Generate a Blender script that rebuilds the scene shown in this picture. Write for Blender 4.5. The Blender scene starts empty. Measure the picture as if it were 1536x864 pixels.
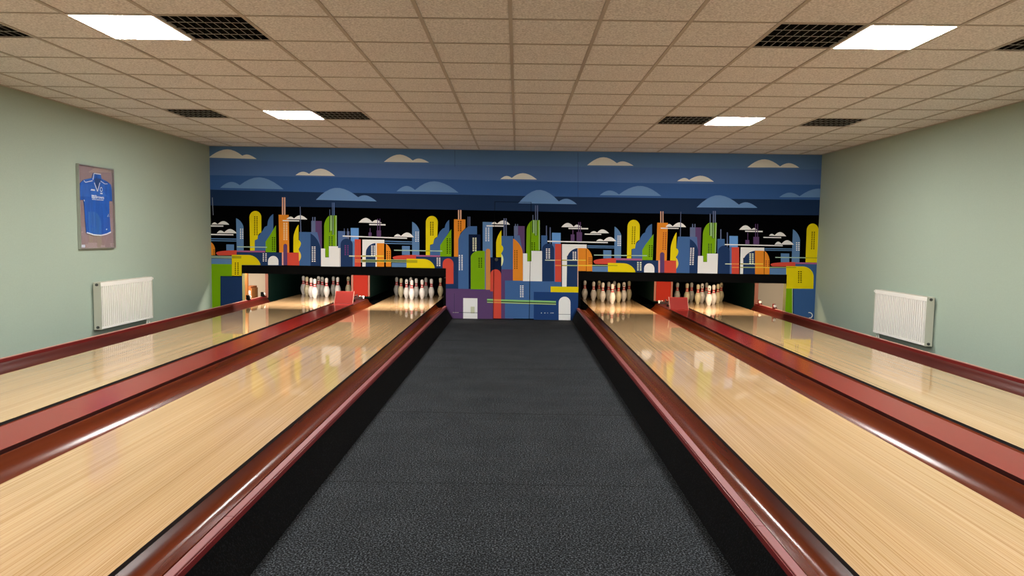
import bpy, bmesh, math, random
from mathutils import Vector, Matrix
random.seed(7)
SC = bpy.context.scene
COL = SC.collection
PI = math.pi

# ------------------------------------------------------------------ light levels
PIN_L, PIN_R, REC_L, REC_R = 14, 10, 5, 2.2
EXPOSURE = 2.86

# ------------------------------------------------------------------ materials
def lin(c):
    c /= 255.0
    return c / 12.92 if c <= 0.04045 else ((c + 0.055) / 1.055) ** 2.4
def srgb(r, g, b, k=1.0):
    return (min(1, lin(r) * k), min(1, lin(g) * k), min(1, lin(b) * k), 1)
def mat(name, col, rough=0.6, metal=0.0, spec=0.5, coat=0.0, noise=None):
    m = bpy.data.materials.new(name); m.use_nodes = True
    nt = m.node_tree; p = nt.nodes['Principled BSDF']
    p.inputs['Base Color'].default_value = col
    p.inputs['Roughness'].default_value = rough
    p.inputs['Metallic'].default_value = metal
    p.inputs['Specular IOR Level'].default_value = spec
    p.inputs['Coat Weight'].default_value = coat
    p.inputs['Coat Roughness'].default_value = 0.1
    if noise:                                   # (scale, lo, hi, bump)
        sc, lo, hi, bump = noise
        tc = nt.nodes.new('ShaderNodeTexCoord'); mp = nt.nodes.new('ShaderNodeMapping')
        mp.inputs['Scale'].default_value = sc if isinstance(sc, tuple) else (sc, sc, sc)
        nz = nt.nodes.new('ShaderNodeTexNoise'); nz.inputs['Scale'].default_value = 1; nz.inputs['Detail'].default_value = 4
        nt.links.new(tc.outputs['Object'], mp.inputs['Vector']); nt.links.new(mp.outputs[0], nz.inputs['Vector'])
        rp = nt.nodes.new('ShaderNodeValToRGB')
        rp.color_ramp.elements[0].position = .3; rp.color_ramp.elements[1].position = .7
        rp.color_ramp.elements[0].color = tuple(c * lo for c in col[:3]) + (1,)
        rp.color_ramp.elements[1].color = tuple(min(1, c * hi) for c in col[:3]) + (1,)
        nt.links.new(nz.outputs['Fac'], rp.inputs['Fac']); nt.links.new(rp.outputs[0], p.inputs['Base Color'])
        if bump:
            b = nt.nodes.new('ShaderNodeBump'); b.inputs['Strength'].default_value = bump; b.inputs['Distance'].default_value = .004
            nt.links.new(nz.outputs['Fac'], b.inputs['Height']); nt.links.new(b.outputs[0], p.inputs['Normal'])
    return m
def emit(name, col, s):
    m = bpy.data.materials.new(name); m.use_nodes = True
    p = m.node_tree.nodes['Principled BSDF']
    p.inputs['Base Color'].default_value = (.8, .8, .8, 1)
    p.inputs['Emission Color'].default_value = col; p.inputs['Emission Strength'].default_value = s
    return m

def wood_lane():
    m = bpy.data.materials.new('lane_maple'); m.use_nodes = True
    nt = m.node_tree; N = nt.nodes; K = nt.links; p = N['Principled BSDF']
    tc = N.new('ShaderNodeTexCoord')
    def nz(scale, detail, rough=.6):
        mp = N.new('ShaderNodeMapping'); mp.inputs['Scale'].default_value = scale
        n = N.new('ShaderNodeTexNoise'); n.inputs['Scale'].default_value = 1; n.inputs['Detail'].default_value = detail
        n.inputs['Roughness'].default_value = rough
        K.new(tc.outputs['Object'], mp.inputs['Vector']); K.new(mp.outputs[0], n.inputs['Vector']); return n
    a = nz((60, .22, 1), 4); b = nz((220, .2, 1), 2, .5); c = nz((7, .25, 1), 2); d_ = nz((240, .5, 1), 2, .5)
    def ramp(src, p0, c0, p1, c1):
        r = N.new('ShaderNodeValToRGB'); e = r.color_ramp.elements
        e[0].position = p0; e[0].color = c0; e[1].position = p1; e[1].color = c1
        K.new(src.outputs['Fac'], r.inputs['Fac']); return r
    r1 = ramp(a, .3, LANE_A, .7, LANE_B)
    r2 = ramp(b, .37, (.80, .72, .62, 1), .48, (1, 1, 1, 1))
    r3 = ramp(c, .35, (.93, .9, .86, 1), .65, (1.05, 1.03, 1, 1))
    r4 = ramp(d_, .36, (.88, .83, .76, 1), .56, (1.02, 1.02, 1.02, 1))
    def mul(x, y):
        mx = N.new('ShaderNodeMix'); mx.data_type = 'RGBA'; mx.blend_type = 'MULTIPLY'; mx.inputs[0].default_value = 1
        K.new(x, mx.inputs[6]); K.new(y, mx.inputs[7]); return mx.outputs[2]
    K.new(mul(mul(mul(r1.outputs[0], r2.outputs[0]), r3.outputs[0]), r4.outputs[0]), p.inputs['Base Color'])
    p.inputs['Roughness'].default_value = .045; p.inputs['IOR'].default_value = 1.5
    bp = N.new('ShaderNodeBump'); bp.inputs['Strength'].default_value = .012; bp.inputs['Distance'].default_value = .001
    K.new(b.outputs['Fac'], bp.inputs['Height']); K.new(bp.outputs[0], p.inputs['Normal'])
    return m

def carpet(name, lo, hi, folds=True):
    m = bpy.data.materials.new(name); m.use_nodes = True
    nt = m.node_tree; N = nt.nodes; K = nt.links; p = N['Principled BSDF']
    tc = N.new('ShaderNodeTexCoord')
    n = N.new('ShaderNodeTexNoise'); n.inputs['Scale'].default_value = 120; n.inputs['Detail'].default_value = 2
    n2 = N.new('ShaderNodeTexNoise'); n2.inputs['Scale'].default_value = 3; n2.inputs['Detail'].default_value = 3
    K.new(tc.outputs['Object'], n.inputs['Vector']); K.new(tc.outputs['Object'], n2.inputs['Vector'])
    r = N.new('ShaderNodeValToRGB'); e = r.color_ramp.elements
    e[0].position = .41; e[0].color = lo; e[1].position = .57; e[1].color = hi
    x = r.color_ramp.elements.new(.64); x.color = tuple(min(1, c * 3.2) for c in hi[:3]) + (1,)
    K.new(n.outputs['Fac'], r.inputs['Fac'])
    r2 = N.new('ShaderNodeValToRGB'); e = r2.color_ramp.elements
    e[0].position = .3; e[0].color = (.8, .8, .8, 1); e[1].position = .7; e[1].color = (1.1, 1.1, 1.1, 1)
    K.new(n2.outputs['Fac'], r2.inputs['Fac'])
    mx = N.new('ShaderNodeMix'); mx.data_type = 'RGBA'; mx.blend_type = 'MULTIPLY'; mx.inputs[0].default_value = 1
    K.new(r.outputs[0], mx.inputs[6]); K.new(r2.outputs[0], mx.inputs[7])
    last_c = mx.outputs[2]
    if folds:                                   # joins and creases across the carpet
        sx = N.new('ShaderNodeSeparateXYZ'); K.new(tc.outputs['Object'], sx.inputs[0])
        wob = N.new('ShaderNodeMath'); wob.operation = 'MULTIPLY_ADD'; wob.inputs[1].default_value = .05
        K.new(n2.outputs['Fac'], wob.inputs[0]); K.new(sx.outputs['Y'], wob.inputs[2])
        for yy, eps, dark in ((5.55, .011, .45), (3.95, .004, .35), (7.45, .012, .6), (9.4, .02, .6)):
            cp = N.new('ShaderNodeMath'); cp.operation = 'COMPARE'; cp.inputs[1].default_value = yy; cp.inputs[2].default_value = eps
            K.new(wob.outputs[0], cp.inputs[0])
            m2 = N.new('ShaderNodeMix'); m2.data_type = 'RGBA'; m2.blend_type = 'MULTIPLY'; m2.inputs[7].default_value = (dark, dark, dark, 1)
            K.new(cp.outputs[0], m2.inputs[0]); K.new(last_c, m2.inputs[6]); last_c = m2.outputs[2]
    K.new(last_c, p.inputs['Base Color'])
    p.inputs['Roughness'].default_value = .95; p.inputs['Specular IOR Level'].default_value = .1
    b = N.new('ShaderNodeBump'); b.inputs['Strength'].default_value = .25; b.inputs['Distance'].default_value = .002
    K.new(n.outputs['Fac'], b.inputs['Height'])
    last = b
    if folds:
        mp = N.new('ShaderNodeMapping'); mp.inputs['Scale'].default_value = (.35, 2.2, 1)
        n3 = N.new('ShaderNodeTexNoise'); n3.inputs['Scale'].default_value = 1.3; n3.inputs['Detail'].default_value = 2
        K.new(tc.outputs['Object'], mp.inputs['Vector']); K.new(mp.outputs[0], n3.inputs['Vector'])
        b2 = N.new('ShaderNodeBump'); b2.inputs['Strength'].default_value = .5; b2.inputs['Distance'].default_value = .03
        K.new(n3.outputs['Fac'], b2.inputs['Height']); K.new(b.outputs[0], b2.inputs['Normal']); last = b2
    K.new(last.outputs[0], p.inputs['Normal'])
    return m

LANE_A = srgb(174, 146, 108); LANE_B = srgb(182, 155, 121)
M = {}
M['wall'] = mat('sage_wallpaper', srgb(159, 175, 159), .75, noise=((160, 160, 160), .94, 1.05, .25))
M['tile'] = mat('ceiling_tile', srgb(236, 236, 234), .9, noise=(75, .68, 1.14, 1.0))
M['tee'] = mat('ceiling_tee', srgb(182, 176, 166), .6)
M['lane'] = wood_lane()
M['laneside'] = mat('lane_side_black', srgb(14, 11, 10), .7)
M['gutter'] = mat('gutter_brown', srgb(84, 33, 12), .22, spec=.22, noise=((14, .8, 14), .72, 1.2, .05))
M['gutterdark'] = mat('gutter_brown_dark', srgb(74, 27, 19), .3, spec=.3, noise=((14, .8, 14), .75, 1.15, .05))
M['red'] = mat('red_paint', srgb(176, 68, 58), .38, noise=((5, .7, 5), .92, 1.06, 0))
M['redcover'] = mat('red_cover', srgb(120, 27, 23), .2, spec=.35, noise=((5, .5, 5), .9, 1.05, 0))
M['ledge'] = mat('ledge_red', srgb(118, 57, 56), .5, spec=.3, noise=((20, 2, 20), .9, 1.06, 0))
M['darkred'] = mat('dark_red_wood_and_shade', srgb(104, 24, 24), .35)  # wood of the rails; on the edging front it paints in shade
M['coverside'] = mat('cover_side_shade', srgb(56, 12, 12), .45, spec=.3)  # darker copy of the cover red: shade on the step sides, as colour
M['edgepale'] = mat('pale_paint_and_lit_edge', srgb(206, 158, 140), .6)  # paint on the flap edges; on the rails a painted highlight
M['flap'] = mat('flap_red', srgb(160, 44, 34), .5, spec=.2)
M['doorred'] = mat('pit_red_board', srgb(122, 28, 16), .7, spec=.1)
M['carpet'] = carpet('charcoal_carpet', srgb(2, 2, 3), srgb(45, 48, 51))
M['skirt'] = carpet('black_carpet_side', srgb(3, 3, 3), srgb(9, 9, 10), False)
M['black'] = mat('matte_black', srgb(6, 6, 6), .8, spec=.08)
M['pit'] = mat('pit_black', srgb(5, 6, 6), .9, spec=.05)
M['kick'] = mat('kickback_green_black', srgb(6, 30, 25), .7, spec=.08)
M['pinktrim'] = mat('kickback_edge_trim', srgb(120, 74, 60), .5)
M['white'] = mat('white_enamel', srgb(236, 234, 226), .35)
M['grille'] = mat('radiator_grille', srgb(222, 218, 205), .4)
M['endcap'] = mat('radiator_end_plate', srgb(206, 206, 190), .45)
M['chrome'] = mat('chrome', (.6, .6, .6, 1), .2, 1)
M['darkmetal'] = mat('dark_metal', (.12, .12, .12, 1), .35, 1)
M['louvre'] = mat('louvre_aluminium', (.022, .024, .022, 1), .9, 0, spec=0)
M['bladeedge'] = mat('louvre_blade_edge', (.42, .43, .40, 1), .7, 0, spec=.2)
M['louvrebox'] = mat('louvre_housing', srgb(10, 11, 10), .9, 0, spec=0)
M['led'] = emit('led_panel', (1, .985, .96, 1), 17.0)
M['ledrim'] = mat('led_rim', srgb(240, 238, 232), .4)
M['alu'] = mat('frame_aluminium', (.52, .52, .48, 1), .35, .8)
M['mauve'] = mat('mauve_backing', srgb(150, 128, 128), .8)
M['jersey'] = mat('jersey_blue', srgb(28, 92, 186), .6, noise=((7, 16, 3), .8, 1.15, .5))
M['jersey_dark'] = mat('jersey_blue_inside', srgb(26, 62, 120), .7)
M['trimwhite'] = mat('jersey_white', srgb(214, 222, 236), .6)
M['beige'] = mat('pit_wall_beige', srgb(206, 188, 166), .8)
M['boardedge'] = mat('board_edge_olive', srgb(92, 92, 52), .8)
M['timber'] = mat('timber', srgb(168, 106, 52), .5, noise=((30, 30, 2), .8, 1.15, 0))
M['cabinet'] = mat('cabinet_pale', srgb(214, 204, 190), .6)
M['cabbrown'] = mat('cabinet_brown', srgb(150, 82, 36), .5)
def glass():
    m = bpy.data.materials.new('picture_glass'); m.use_nodes = True
    nt = m.node_tree; N = nt.nodes; N.remove(N['Principled BSDF'])
    t = N.new('ShaderNodeBsdfTransparent'); g = N.new('ShaderNodeBsdfGlossy'); g.inputs['Roughness'].default_value = .02
    f = N.new('ShaderNodeLayerWeight'); f.inputs['Blend'].default_value = .5; x = N.new('ShaderNodeMixShader')
    pw = N.new('ShaderNodeMath'); pw.operation = 'POWER'; pw.inputs[1].default_value = 4; nt.links.new(f.outputs['Facing'], pw.inputs[0])
    ad = N.new('ShaderNodeMath'); ad.operation = 'MULTIPLY_ADD'; ad.inputs[1].default_value = .6; ad.inputs[2].default_value = .04; nt.links.new(pw.outputs[0], ad.inputs[0])
    nt.links.new(ad.outputs[0], x.inputs[0]); nt.links.new(t.outputs[0], x.inputs[1]); nt.links.new(g.outputs[0], x.inputs[2])
    nt.links.new(x.outputs[0], N['Material Output'].inputs['Surface'])
    return m
M['glass'] = glass()

# ------------------------------------------------------------------ mesh helpers
class MB:
    def __init__(s): s.v = []; s.f = []; s.mi = []
    def face(s, pts, m=0):
        b = len(s.v); s.v += [tuple(p) for p in pts]; s.f.append(tuple(range(b, b + len(pts)))); s.mi.append(m)
    def box(s, x0, x1, y0, y1, z0, z1, m=0, mt=None):
        b = len(s.v)
        s.v += [(x0, y0, z0), (x1, y0, z0), (x1, y1, z0), (x0, y1, z0), (x0, y0, z1), (x1, y0, z1), (x1, y1, z1), (x0, y1, z1)]
        for i, q in enumerate(((3, 2, 1, 0), (4, 5, 6, 7), (0, 1, 5, 4), (1, 2, 6, 5), (2, 3, 7, 6), (3, 0, 4, 7))):
            s.f.append(tuple(b + k for k in q)); s.mi.append(mt if (mt is not None and i == 1) else m)
    def prism(s, prof, axis, a0, a1, m=0):
        """closed profile extruded along axis ('x','y' or 'z'); profile is a list of 2-D points"""
        def P(u, w, a):
            return {'y': (u, a, w), 'x': (a, u, w), 'z': (u, w, a)}[axis]
        b = len(s.v); n = len(prof)
        s.v += [P(u, w, a0) for u, w in prof] + [P(u, w, a1) for u, w in prof]
        s.f.append(tuple(b + i for i in range(n))[::-1]); s.mi.append(m)
        s.f.append(tuple(b + n + i for i in range(n))); s.mi.append(m)
        for i in range(n):
            j = (i + 1) % n
            s.f.append((b + i, b + j, b + n + j, b + n + i)); s.mi.append(m)
    def cyl(s, c, r, h, axis='z', n=16, m=0, r2=None):
        r2 = r if r2 is None else r2
        def P(u, w, a):
            return {'z': (c[0] + u, c[1] + w, c[2] + a), 'x': (c[0] + a, c[1] + u, c[2] + w), 'y': (c[0] + u, c[1] + a, c[2] + w)}[axis]
        b = len(s.v)
        for rr, a in ((r, 0), (r2, h)):
            s.v += [P(rr * math.cos(2 * PI * i / n), rr * math.sin(2 * PI * i / n), a) for i in range(n)]
        s.f.append(tuple(b + i for i in range(n))[::-1]); s.mi.append(m)
        s.f.append(tuple(b + n + i for i in range(n))); s.mi.append(m)
        for i in range(n):
            j = (i + 1) % n; s.f.append((b + i, b + j, b + n + j, b + n + i)); s.mi.append(m)
    def build(s, name, mats, parent=None, smooth=None, bevel=0, loc=None, fix=True):
        me = bpy.data.meshes.new(name); me.from_pydata(s.v, [], s.f)
        mats = mats if isinstance(mats, (list, tuple)) else [mats]
        for m in mats: me.materials.append(m)
        for p, k in zip(me.polygons, s.mi): p.material_index = k
        if fix:
            bm = bmesh.new(); bm.from_mesh(me); bmesh.ops.recalc_face_normals(bm, faces=bm.faces); bm.to_mesh(me); bm.free()
        if smooth is not None:
            for p in me.polygons: p.use_smooth = True
            me.set_sharp_from_angle(angle=math.radians(smooth))
        me.update()
        o = bpy.data.objects.new(name, me); COL.objects.link(o)
        if loc: o.location = loc
        if parent: o.parent = parent
        if bevel:
            b = o.modifiers.new('edge', 'BEVEL'); b.width = bevel; b.segments = 2; b.limit_method = 'ANGLE'
        return o
def tag(o, label, cat, group=None):
    o['label'] = label; o['category'] = cat
    if group: o['group'] = group
    return o
def struct(o): o['kind'] = 'structure'; return o
def empty(name, loc, label, cat, group=None):
    o = bpy.data.objects.new(name, None); COL.objects.link(o); o.location = loc; o.empty_display_size = .1
    return tag(o, label, cat, group)
def copy_tree(o, loc):
    """the thing and each of its parts, linked by hand"""
    r = o.copy(); COL.objects.link(r); r.location = loc
    for ch in list(o.children):
        c = ch.copy(); COL.objects.link(c); c.parent = r
        for g in list(ch.children):
            d = g.copy(); COL.objects.link(d); d.parent = c
    return r

# ------------------------------------------------------------------ sizes (metres); X across, Y towards the pins, floor at Z 0
W = 5.19                      # half width of the room
CEIL = 2.88
YB = -6.0                     # wall behind the camera
YM = 11.88                    # wall with the mural
PITY = 15.0
LZ = .17                      # top of the lanes
NEAR = -4.6                   # near end of the lanes
LANES = [('leftmost lane', -4.39, -3.29), ('second lane from left', -2.478, -1.418),
         ('third lane from left', 1.392, 2.43), ('rightmost lane', 3.227, 4.288)]
GW = .237                     # gutter width

# ------------------------------------------------------------------ room shell
b = MB(); b.box(-7, 7, YB - .2, PITY + .2, -.12, 0); struct(b.build('floor', M['carpet']))
b = MB(); b.box(-W - .15, -W, YB, YM + .12, 0, CEIL + .15); struct(b.build('wall_left', M['wall']))
b = MB(); b.box(W, W + .15, YB, YM + .12, 0, CEIL + .15); struct(b.build('wall_right', M['wall']))
b = MB(); b.box(-W - .15, W + .15, YB - .15, YB, 0, CEIL + .15); struct(b.build('wall_near', M['wall']))
# wall carrying the mural, with the two lane openings
OPEN = [(-4.664, -1.15, .862), (1.129, 4.688, .845)]
b = MB(); y0, y1 = YM + .0006, YM + .12
b.box(-W, -4.664, y0, y1, 0, CEIL + .15); b.box(-1.15, 1.129, y0, y1, 0, CEIL + .15); b.box(4.688, W, y0, y1, 0, CEIL + .15)
b.box(-4.664, -1.15, y0, y1, .862, CEIL + .15); b.box(1.129, 4.688, y0, y1, .845, CEIL + .15)
struct(b.build('wall_far', M['boardedge']))

# suspended ceiling: tiles on a 0.6 m grid with tees below, holes where the fittings sit
GX = [-W] + [.6 * i for i in range(-8, 9)] + [W]
gy0 = 4.755 - .6 * 17
GY = [YB] + [4.755 + .6 * j for j in range(-17, 12)] + [YM]
FIT = {}
for cy in (5.055, 8.655, 1.455, -2.145):
    for cx, kind in ((-2.7, 'led'), (2.7, 'led'), (-2.1, 'louvre'), (2.1, 'louvre'), (-3.9, 'louvre'), (3.9, 'louvre')):
        FIT[(cx, cy)] = kind
b = MB()
for i in range(len(GX) - 1):
    for j in range(len(GY) - 1):
        cx, cy = (GX[i] + GX[i + 1]) / 2, (GY[j] + GY[j + 1]) / 2
        if any(abs(cx - fx) < .05 and abs(cy - fy) < .05 for fx, fy in FIT): continue
        b.box(GX[i], GX[i + 1], GY[j], GY[j + 1], CEIL + .004, CEIL + .016)
b.box(-W - .15, W + .15, YB - .15, YM + .12, CEIL + .15, CEIL + .2)
for x in GX[1:-1]: b.box(x - .013, x + .013, YB, YM, CEIL - .003, CEIL + .012, 1)
for j, y in enumerate(GY[1:-1]):
    for i in range(len(GX) - 1): b.box(GX[i] + .013, GX[i + 1] - .013, y - .009, y + .009, CEIL - .001, CEIL + .012, 1)
for x0, x1 in ((-W, -W + .02), (W - .02, W)): b.box(x0, x1, YB, YM, CEIL - .003, CEIL + .004, 1)
b.box(-W, W, YM - .02, YM, CEIL - .003, CEIL + .004, 1)
struct(b.build('ceiling', [M['tile'], M['tee']]))

# ------------------------------------------------------------------ ceiling fittings
def led_panel(x, y, label):
    t = empty('ceiling_light', (x, y, CEIL), label, 'ceiling light', 'lit ceiling panels')
    b = MB(); b.box(-.283, .283, -.283, .283, -.002, .006); b.build('diffuser', M['led'], t)
    b = MB()
    for q in ((-.3, -.283, -.3, .3), (.283, .3, -.3, .3), (-.283, .283, -.3, -.283), (-.283, .283, .283, .3)): b.box(*q, -.004, .03)
    b.build('panel_frame', M['ledrim'], t)
    return t
def louvre_fitting(x, y, label):
    t = empty('louvre_light', (x, y, CEIL), label, 'ceiling light', 'dark louvre fittings')
    b = MB()
    for q in ((-.3, -.289, -.3, .3), (.289, .3, -.3, .3), (-.289, .289, -.3, -.289), (-.289, .289, .289, .3)): b.box(*q, -.0035, .008)
    b.build('fitting_frame', M['tee'], t)
    b = MB(); z0, z1 = .008, .085
    b.box(-.3, .3, -.3, .3, z1, z1 + .006); b.box(-.296, -.288, -.3, .3, z0, z1); b.box(.288, .296, -.3, .3, z0, z1)
    b.box(-.288, .288, -.296, -.288, z0, z1); b.box(-.288, .288, .288, .296, z0, z1)
    b.build('housing', M['louvrebox'], t)
    b = MB(); h = .055
    for k in range(1, 4):                               # long blades with a bright lower edge
        yy = -.282 + .564 * k / 4
        b.box(-.287, .287, yy - .002, yy + .002, .0025, h); b.box(-.287, .287, yy - .003, yy + .003, .0, .0025, 1)
    for k in range(1, 9):                               # cross blades
        xx = -.282 + .564 * k / 9
        b.box(xx - .0015, xx + .0015, -.287, .287, .0055, h); b.box(xx - .002, xx + .002, -.287, .287, .004, .0055, 1)
    b.build('louvre_grid', [M['louvre'], M['bladeedge']], t)
    for k in range(4):
        b = MB(); b.cyl((-.27, -.2115 + .141 * k, .068), .008, .54, 'x', 10); b.build('tube', M['white'], t, 40)
    return t
ROWS = [(5.055, 'nearer row'), (8.655, 'farther row, close to the mural')]
for y, rn in ROWS:
    for s, side in ((-1, 'left'), (1, 'right')):
        led_panel(2.7 * s, y, 'bright square ceiling light panel, %s half, %s' % (side, rn))
        louvre_fitting(2.1 * s, y, 'dark louvre fitting touching lit panel, %s half, %s' % (side, rn))
        louvre_fitting(3.9 * s, y, 'dark lone louvre fitting towards %s wall, %s' % (side, rn))
for y, rn in ((1.455, 'over the near lanes'), (-2.145, 'over the lane starts')):
    for s, side in ((-1, 'left'), (1, 'right')):
        led_panel(2.7 * s, y, 'bright square ceiling light panel on the %s %s' % (side, rn))
        louvre_fitting(2.1 * s, y, 'dark louvre fitting touching the lit panel on the %s %s' % (side, rn))
        louvre_fitting(3.9 * s, y, 'dark louvre fitting near the %s wall %s' % (side, rn))

# ------------------------------------------------------------------ lanes
LEND = 14.5
for name, x0, x1 in LANES:
    b = MB(); b.box(x0, x1, NEAR, LEND, .0, LZ, 1, 0)
    tag(b.build('bowling_lane', [M['lane'], M['laneside']]), 'glossy maple bowling lane, ' + name, 'bowling lane', 'bowling lanes')
def gutter_profile(u0, s):
    """u0: lane edge, s: direction away from the lane; half-pipe with a raised outer rim"""
    top = [(0.004, -0.019), (0.016, -0.034), (0.032, -0.055), (0.05, -0.069), (0.072, -0.074), (0.095, -0.0724), (0.115, -0.0684), (0.135, -0.0617), (0.155, -0.0521), (0.175, -0.0387), (0.192, -0.0236), (0.207, -0.006), (0.22, 0.0145), (0.229, 0.0342)]
    pr = top + [(.2365, .041), (.2365, .02), (.222, -.005), (.2, -.035), (.16, -.062), (.115, -.08), (.07, -.083), (.03, -.068), (.004, -.036)]
    return [(u0 + s * u, LZ + w) for u, w in pr]
GUT = [(-4.39, -1, 'outer gutter between leftmost lane and left wall', 12.95, 'gutterdark'), (-3.29, 1, 'gutter on the right side of the leftmost lane', 12.9, 'gutter'),
       (-2.478, -1, 'gutter left of the second lane, beside red cover', 12.9, 'gutter'), (-1.418, 1, 'gutter beside left edge of the carpeted aisle', 12.65, 'gutter'),
       (1.392, -1, 'gutter beside right edge of the carpeted aisle', 12.65, 'gutter'), (2.43, 1, 'gutter on the right side of the third lane, beside red cover', 12.9, 'gutter'),
       (3.227, -1, 'gutter on the left side of the rightmost lane', 12.9, 'gutter'), (4.288, 1, 'outer gutter between rightmost lane and right wall', 12.95, 'gutterdark')]
for u0, s, lab, ye, mk in GUT:
    b = MB(); b.prism(gutter_profile(u0, s), 'y', NEAR, ye)
    tag(b.build('ball_gutter', M[mk], smooth=40), 'brown half-pipe ball ' + lab, 'gutter', 'ball gutters')

# covers between the paired lanes (ball return runs under them)
for x0, x1, side in ((-3.048, -2.72, 'left'), (2.674, 2.983, 'right')):
    t = empty('ball_return_cover', ((x0 + x1) / 2, 0, 0), 'long flat red cover between the two %s lanes' % side, 'ball return cover', 'red ball return covers')
    w = (x1 - x0) / 2
    ys = [NEAR, -1.2, 1.6, 4.55, 7.4, 9.6, 11.78]
    b = MB()
    for a, c in zip(ys[:-1], ys[1:]): b.box(-w, w, a + .0006, c - .0006, .217, .235, 1, 0)
    b.build('cover_board', [M['redcover'], M['coverside']], t)
    b = MB(); b.box(-w + .004, w - .004, NEAR, 12.9, .0, .216); b.build('cover_base', M['coverside'], t)

# edging boards beside the aisle and carpet-clad slanting sides
for s, xr, xo, side in ((-1, 1.1735, 1.1355, 'left'), (1, 1.1525, 1.111, 'right')):
    t = empty('aisle_edging', (0, 0, 0), 'pinkish red edging board with black carpet side, %s edge of the aisle' % side, 'edging board', 'aisle edging')
    b = MB()
    for a, c in ((NEAR, .4), (.4, 2.9), (2.9, 6.2), (6.2, 9.3), (9.3, YM - .01)):
        b.box(s * xr if s > 0 else -xr, s * xo if s > 0 else -xo, a + .001, c - .001, .184, .213)
    b.build('edging_board', M['ledge'], t, bevel=.003)
    b = MB(); x0, x1 = sorted((s * xo - s * .0005, s * xo - s * .006)); b.box(x0, x1, NEAR, YM - .006, .180, .207); b.build('edging_front_shade', M['darkred'], t, bevel=.002)  # thin darker strip: shade on the board's front edge, put into the colour
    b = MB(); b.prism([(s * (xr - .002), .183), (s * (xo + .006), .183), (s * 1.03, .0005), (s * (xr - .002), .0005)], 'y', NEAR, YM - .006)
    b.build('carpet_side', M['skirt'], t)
# rails along the outer gutters
for s, xr, side in ((-1, 4.6295, 'left'), (1, 4.5275, 'right')):
    b = MB(); x0, x1 = sorted((s * xr, s * (xr + .03))); b.box(x0, x1, NEAR, 12.95, 0, .241)
    rl = b.build('outer_rail', M['darkred'])
    b = MB(); x0, x1 = sorted((s * (xr + .021), s * (xr + .03))); b.box(x0, x1, NEAR, 12.94, .2412, .246); b.build('rail_lit_edge', M['edgepale'], rl)  # pale strip painting in the light that catches the rail's top edge
    tag(rl, 'dark red upright board along the outer gutter by the %s wall' % side, 'rail', 'outer gutter rails')

# ------------------------------------------------------------------ pin pit behind the mural
b = MB()
b.box(-6.4, 6.4, PITY, PITY + .1, 0, 1.3); b.box(-6.4, 6.4, YM + .12, PITY, 1.0, 1.1)
struct(b.build('wall_pit', M['pit']))
b = MB(); b.box(-6.4, -4.67, 13.9, 13.95, 0, 1); b.box(-6.45, -6.4, YM + .12, 13.95, 0, 1.0)
struct(b.build('wall_recess_left', M['beige']))
b = MB(); b.box(4.65, 6.4, 13.9, 13.95, 0, 1); b.box(6.4, 6.45, YM + .12, 13.95, 0, 1.0)
struct(b.build('wall_recess_right', M['beige']))
for x0, x1, z0, z1, sl, side in ((-4.662, -1.152, .72, .8605, 0, 'left'), (1.131, 4.686, .692, .8435, 0, 'right')):
    b = MB(); b.box(x0, x1, YM - .008, YM + .03, z0, z1)
    tag(b.build('fascia_board', M['black']), 'black fascia board above the pins of the two %s lanes' % side, 'fascia board', 'black fascia boards')
KB = [(-4.67, -4.625, 13.0, 'outer black side panel left of the leftmost lane'), (-1.196, -1.153, 11.935, 'black side panel between the second lane and the aisle'),
      (1.132, 1.176, 11.935, 'black side panel between the third lane and the aisle'), (4.54, 4.6, 13.0, 'outer black side panel right of the rightmost lane')]
b = MB()
for x0, x1 in ((-4.62, -4.395), (-3.285, -3.04), (-2.715, -2.483), (-1.41, -1.2), (1.18, 1.395), (2.435, 2.67), (2.99, 3.22), (4.293, 4.52)): b.box(x0, x1, 12.97, 14.9, .0005, .02)
struct(b.build('floor_pit', M['pit']))
for k, (x0, x1, ya, lab) in enumerate(KB):
    t = empty('pit_side_panel', ((x0 + x1) / 2, ya, 0), lab, 'side panel', 'pin pit side panels')
    w = (x1 - x0) / 2
    b = MB(); b.box(-w, w, .012, PITY - ya - .01, .214 if k in (1, 2) else .0, .69 if k in (1, 2) else .995); b.build('panel_board', M['kick'] if k in (0, 3) else M['pit'], t)
    b = MB(); b.box(-w - (.004 if k in (0, 3) else 0), w + (.004 if k in (0, 3) else 0), 0, .0115, .214 if k in (1, 2) else .2, .69 if k in (1, 2) else .99); b.build('panel_edge', M['pinktrim'] if k in (0, 3) else M['black'], t)
for x0, x1, side in ((-3.035, -2.69, 'left'), (2.64, 2.985, 'right')):
    t = empty('pit_divider', ((x0 + x1) / 2, 12.94, 0), 'divider with red front board between the two %s pin decks' % side, 'pit divider', 'pit dividers')
    w = (x1 - x0) / 2
    b = MB(); b.box(-w, w, .022, PITY - 12.95, .236, .995); b.build('divider_body', M['kick'], t)
    b = MB(); b.box(-w + .04, w - .035, .0, .014, .26, .99); b.build('front_board', M['doorred'], t)
    for a, c in ((-w, -w + .034), (w - .03, w)):
        b = MB(); b.box(a, c, .004, .0205, .26, .99); b.build('edge_strip', M['pinktrim'], t)
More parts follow.
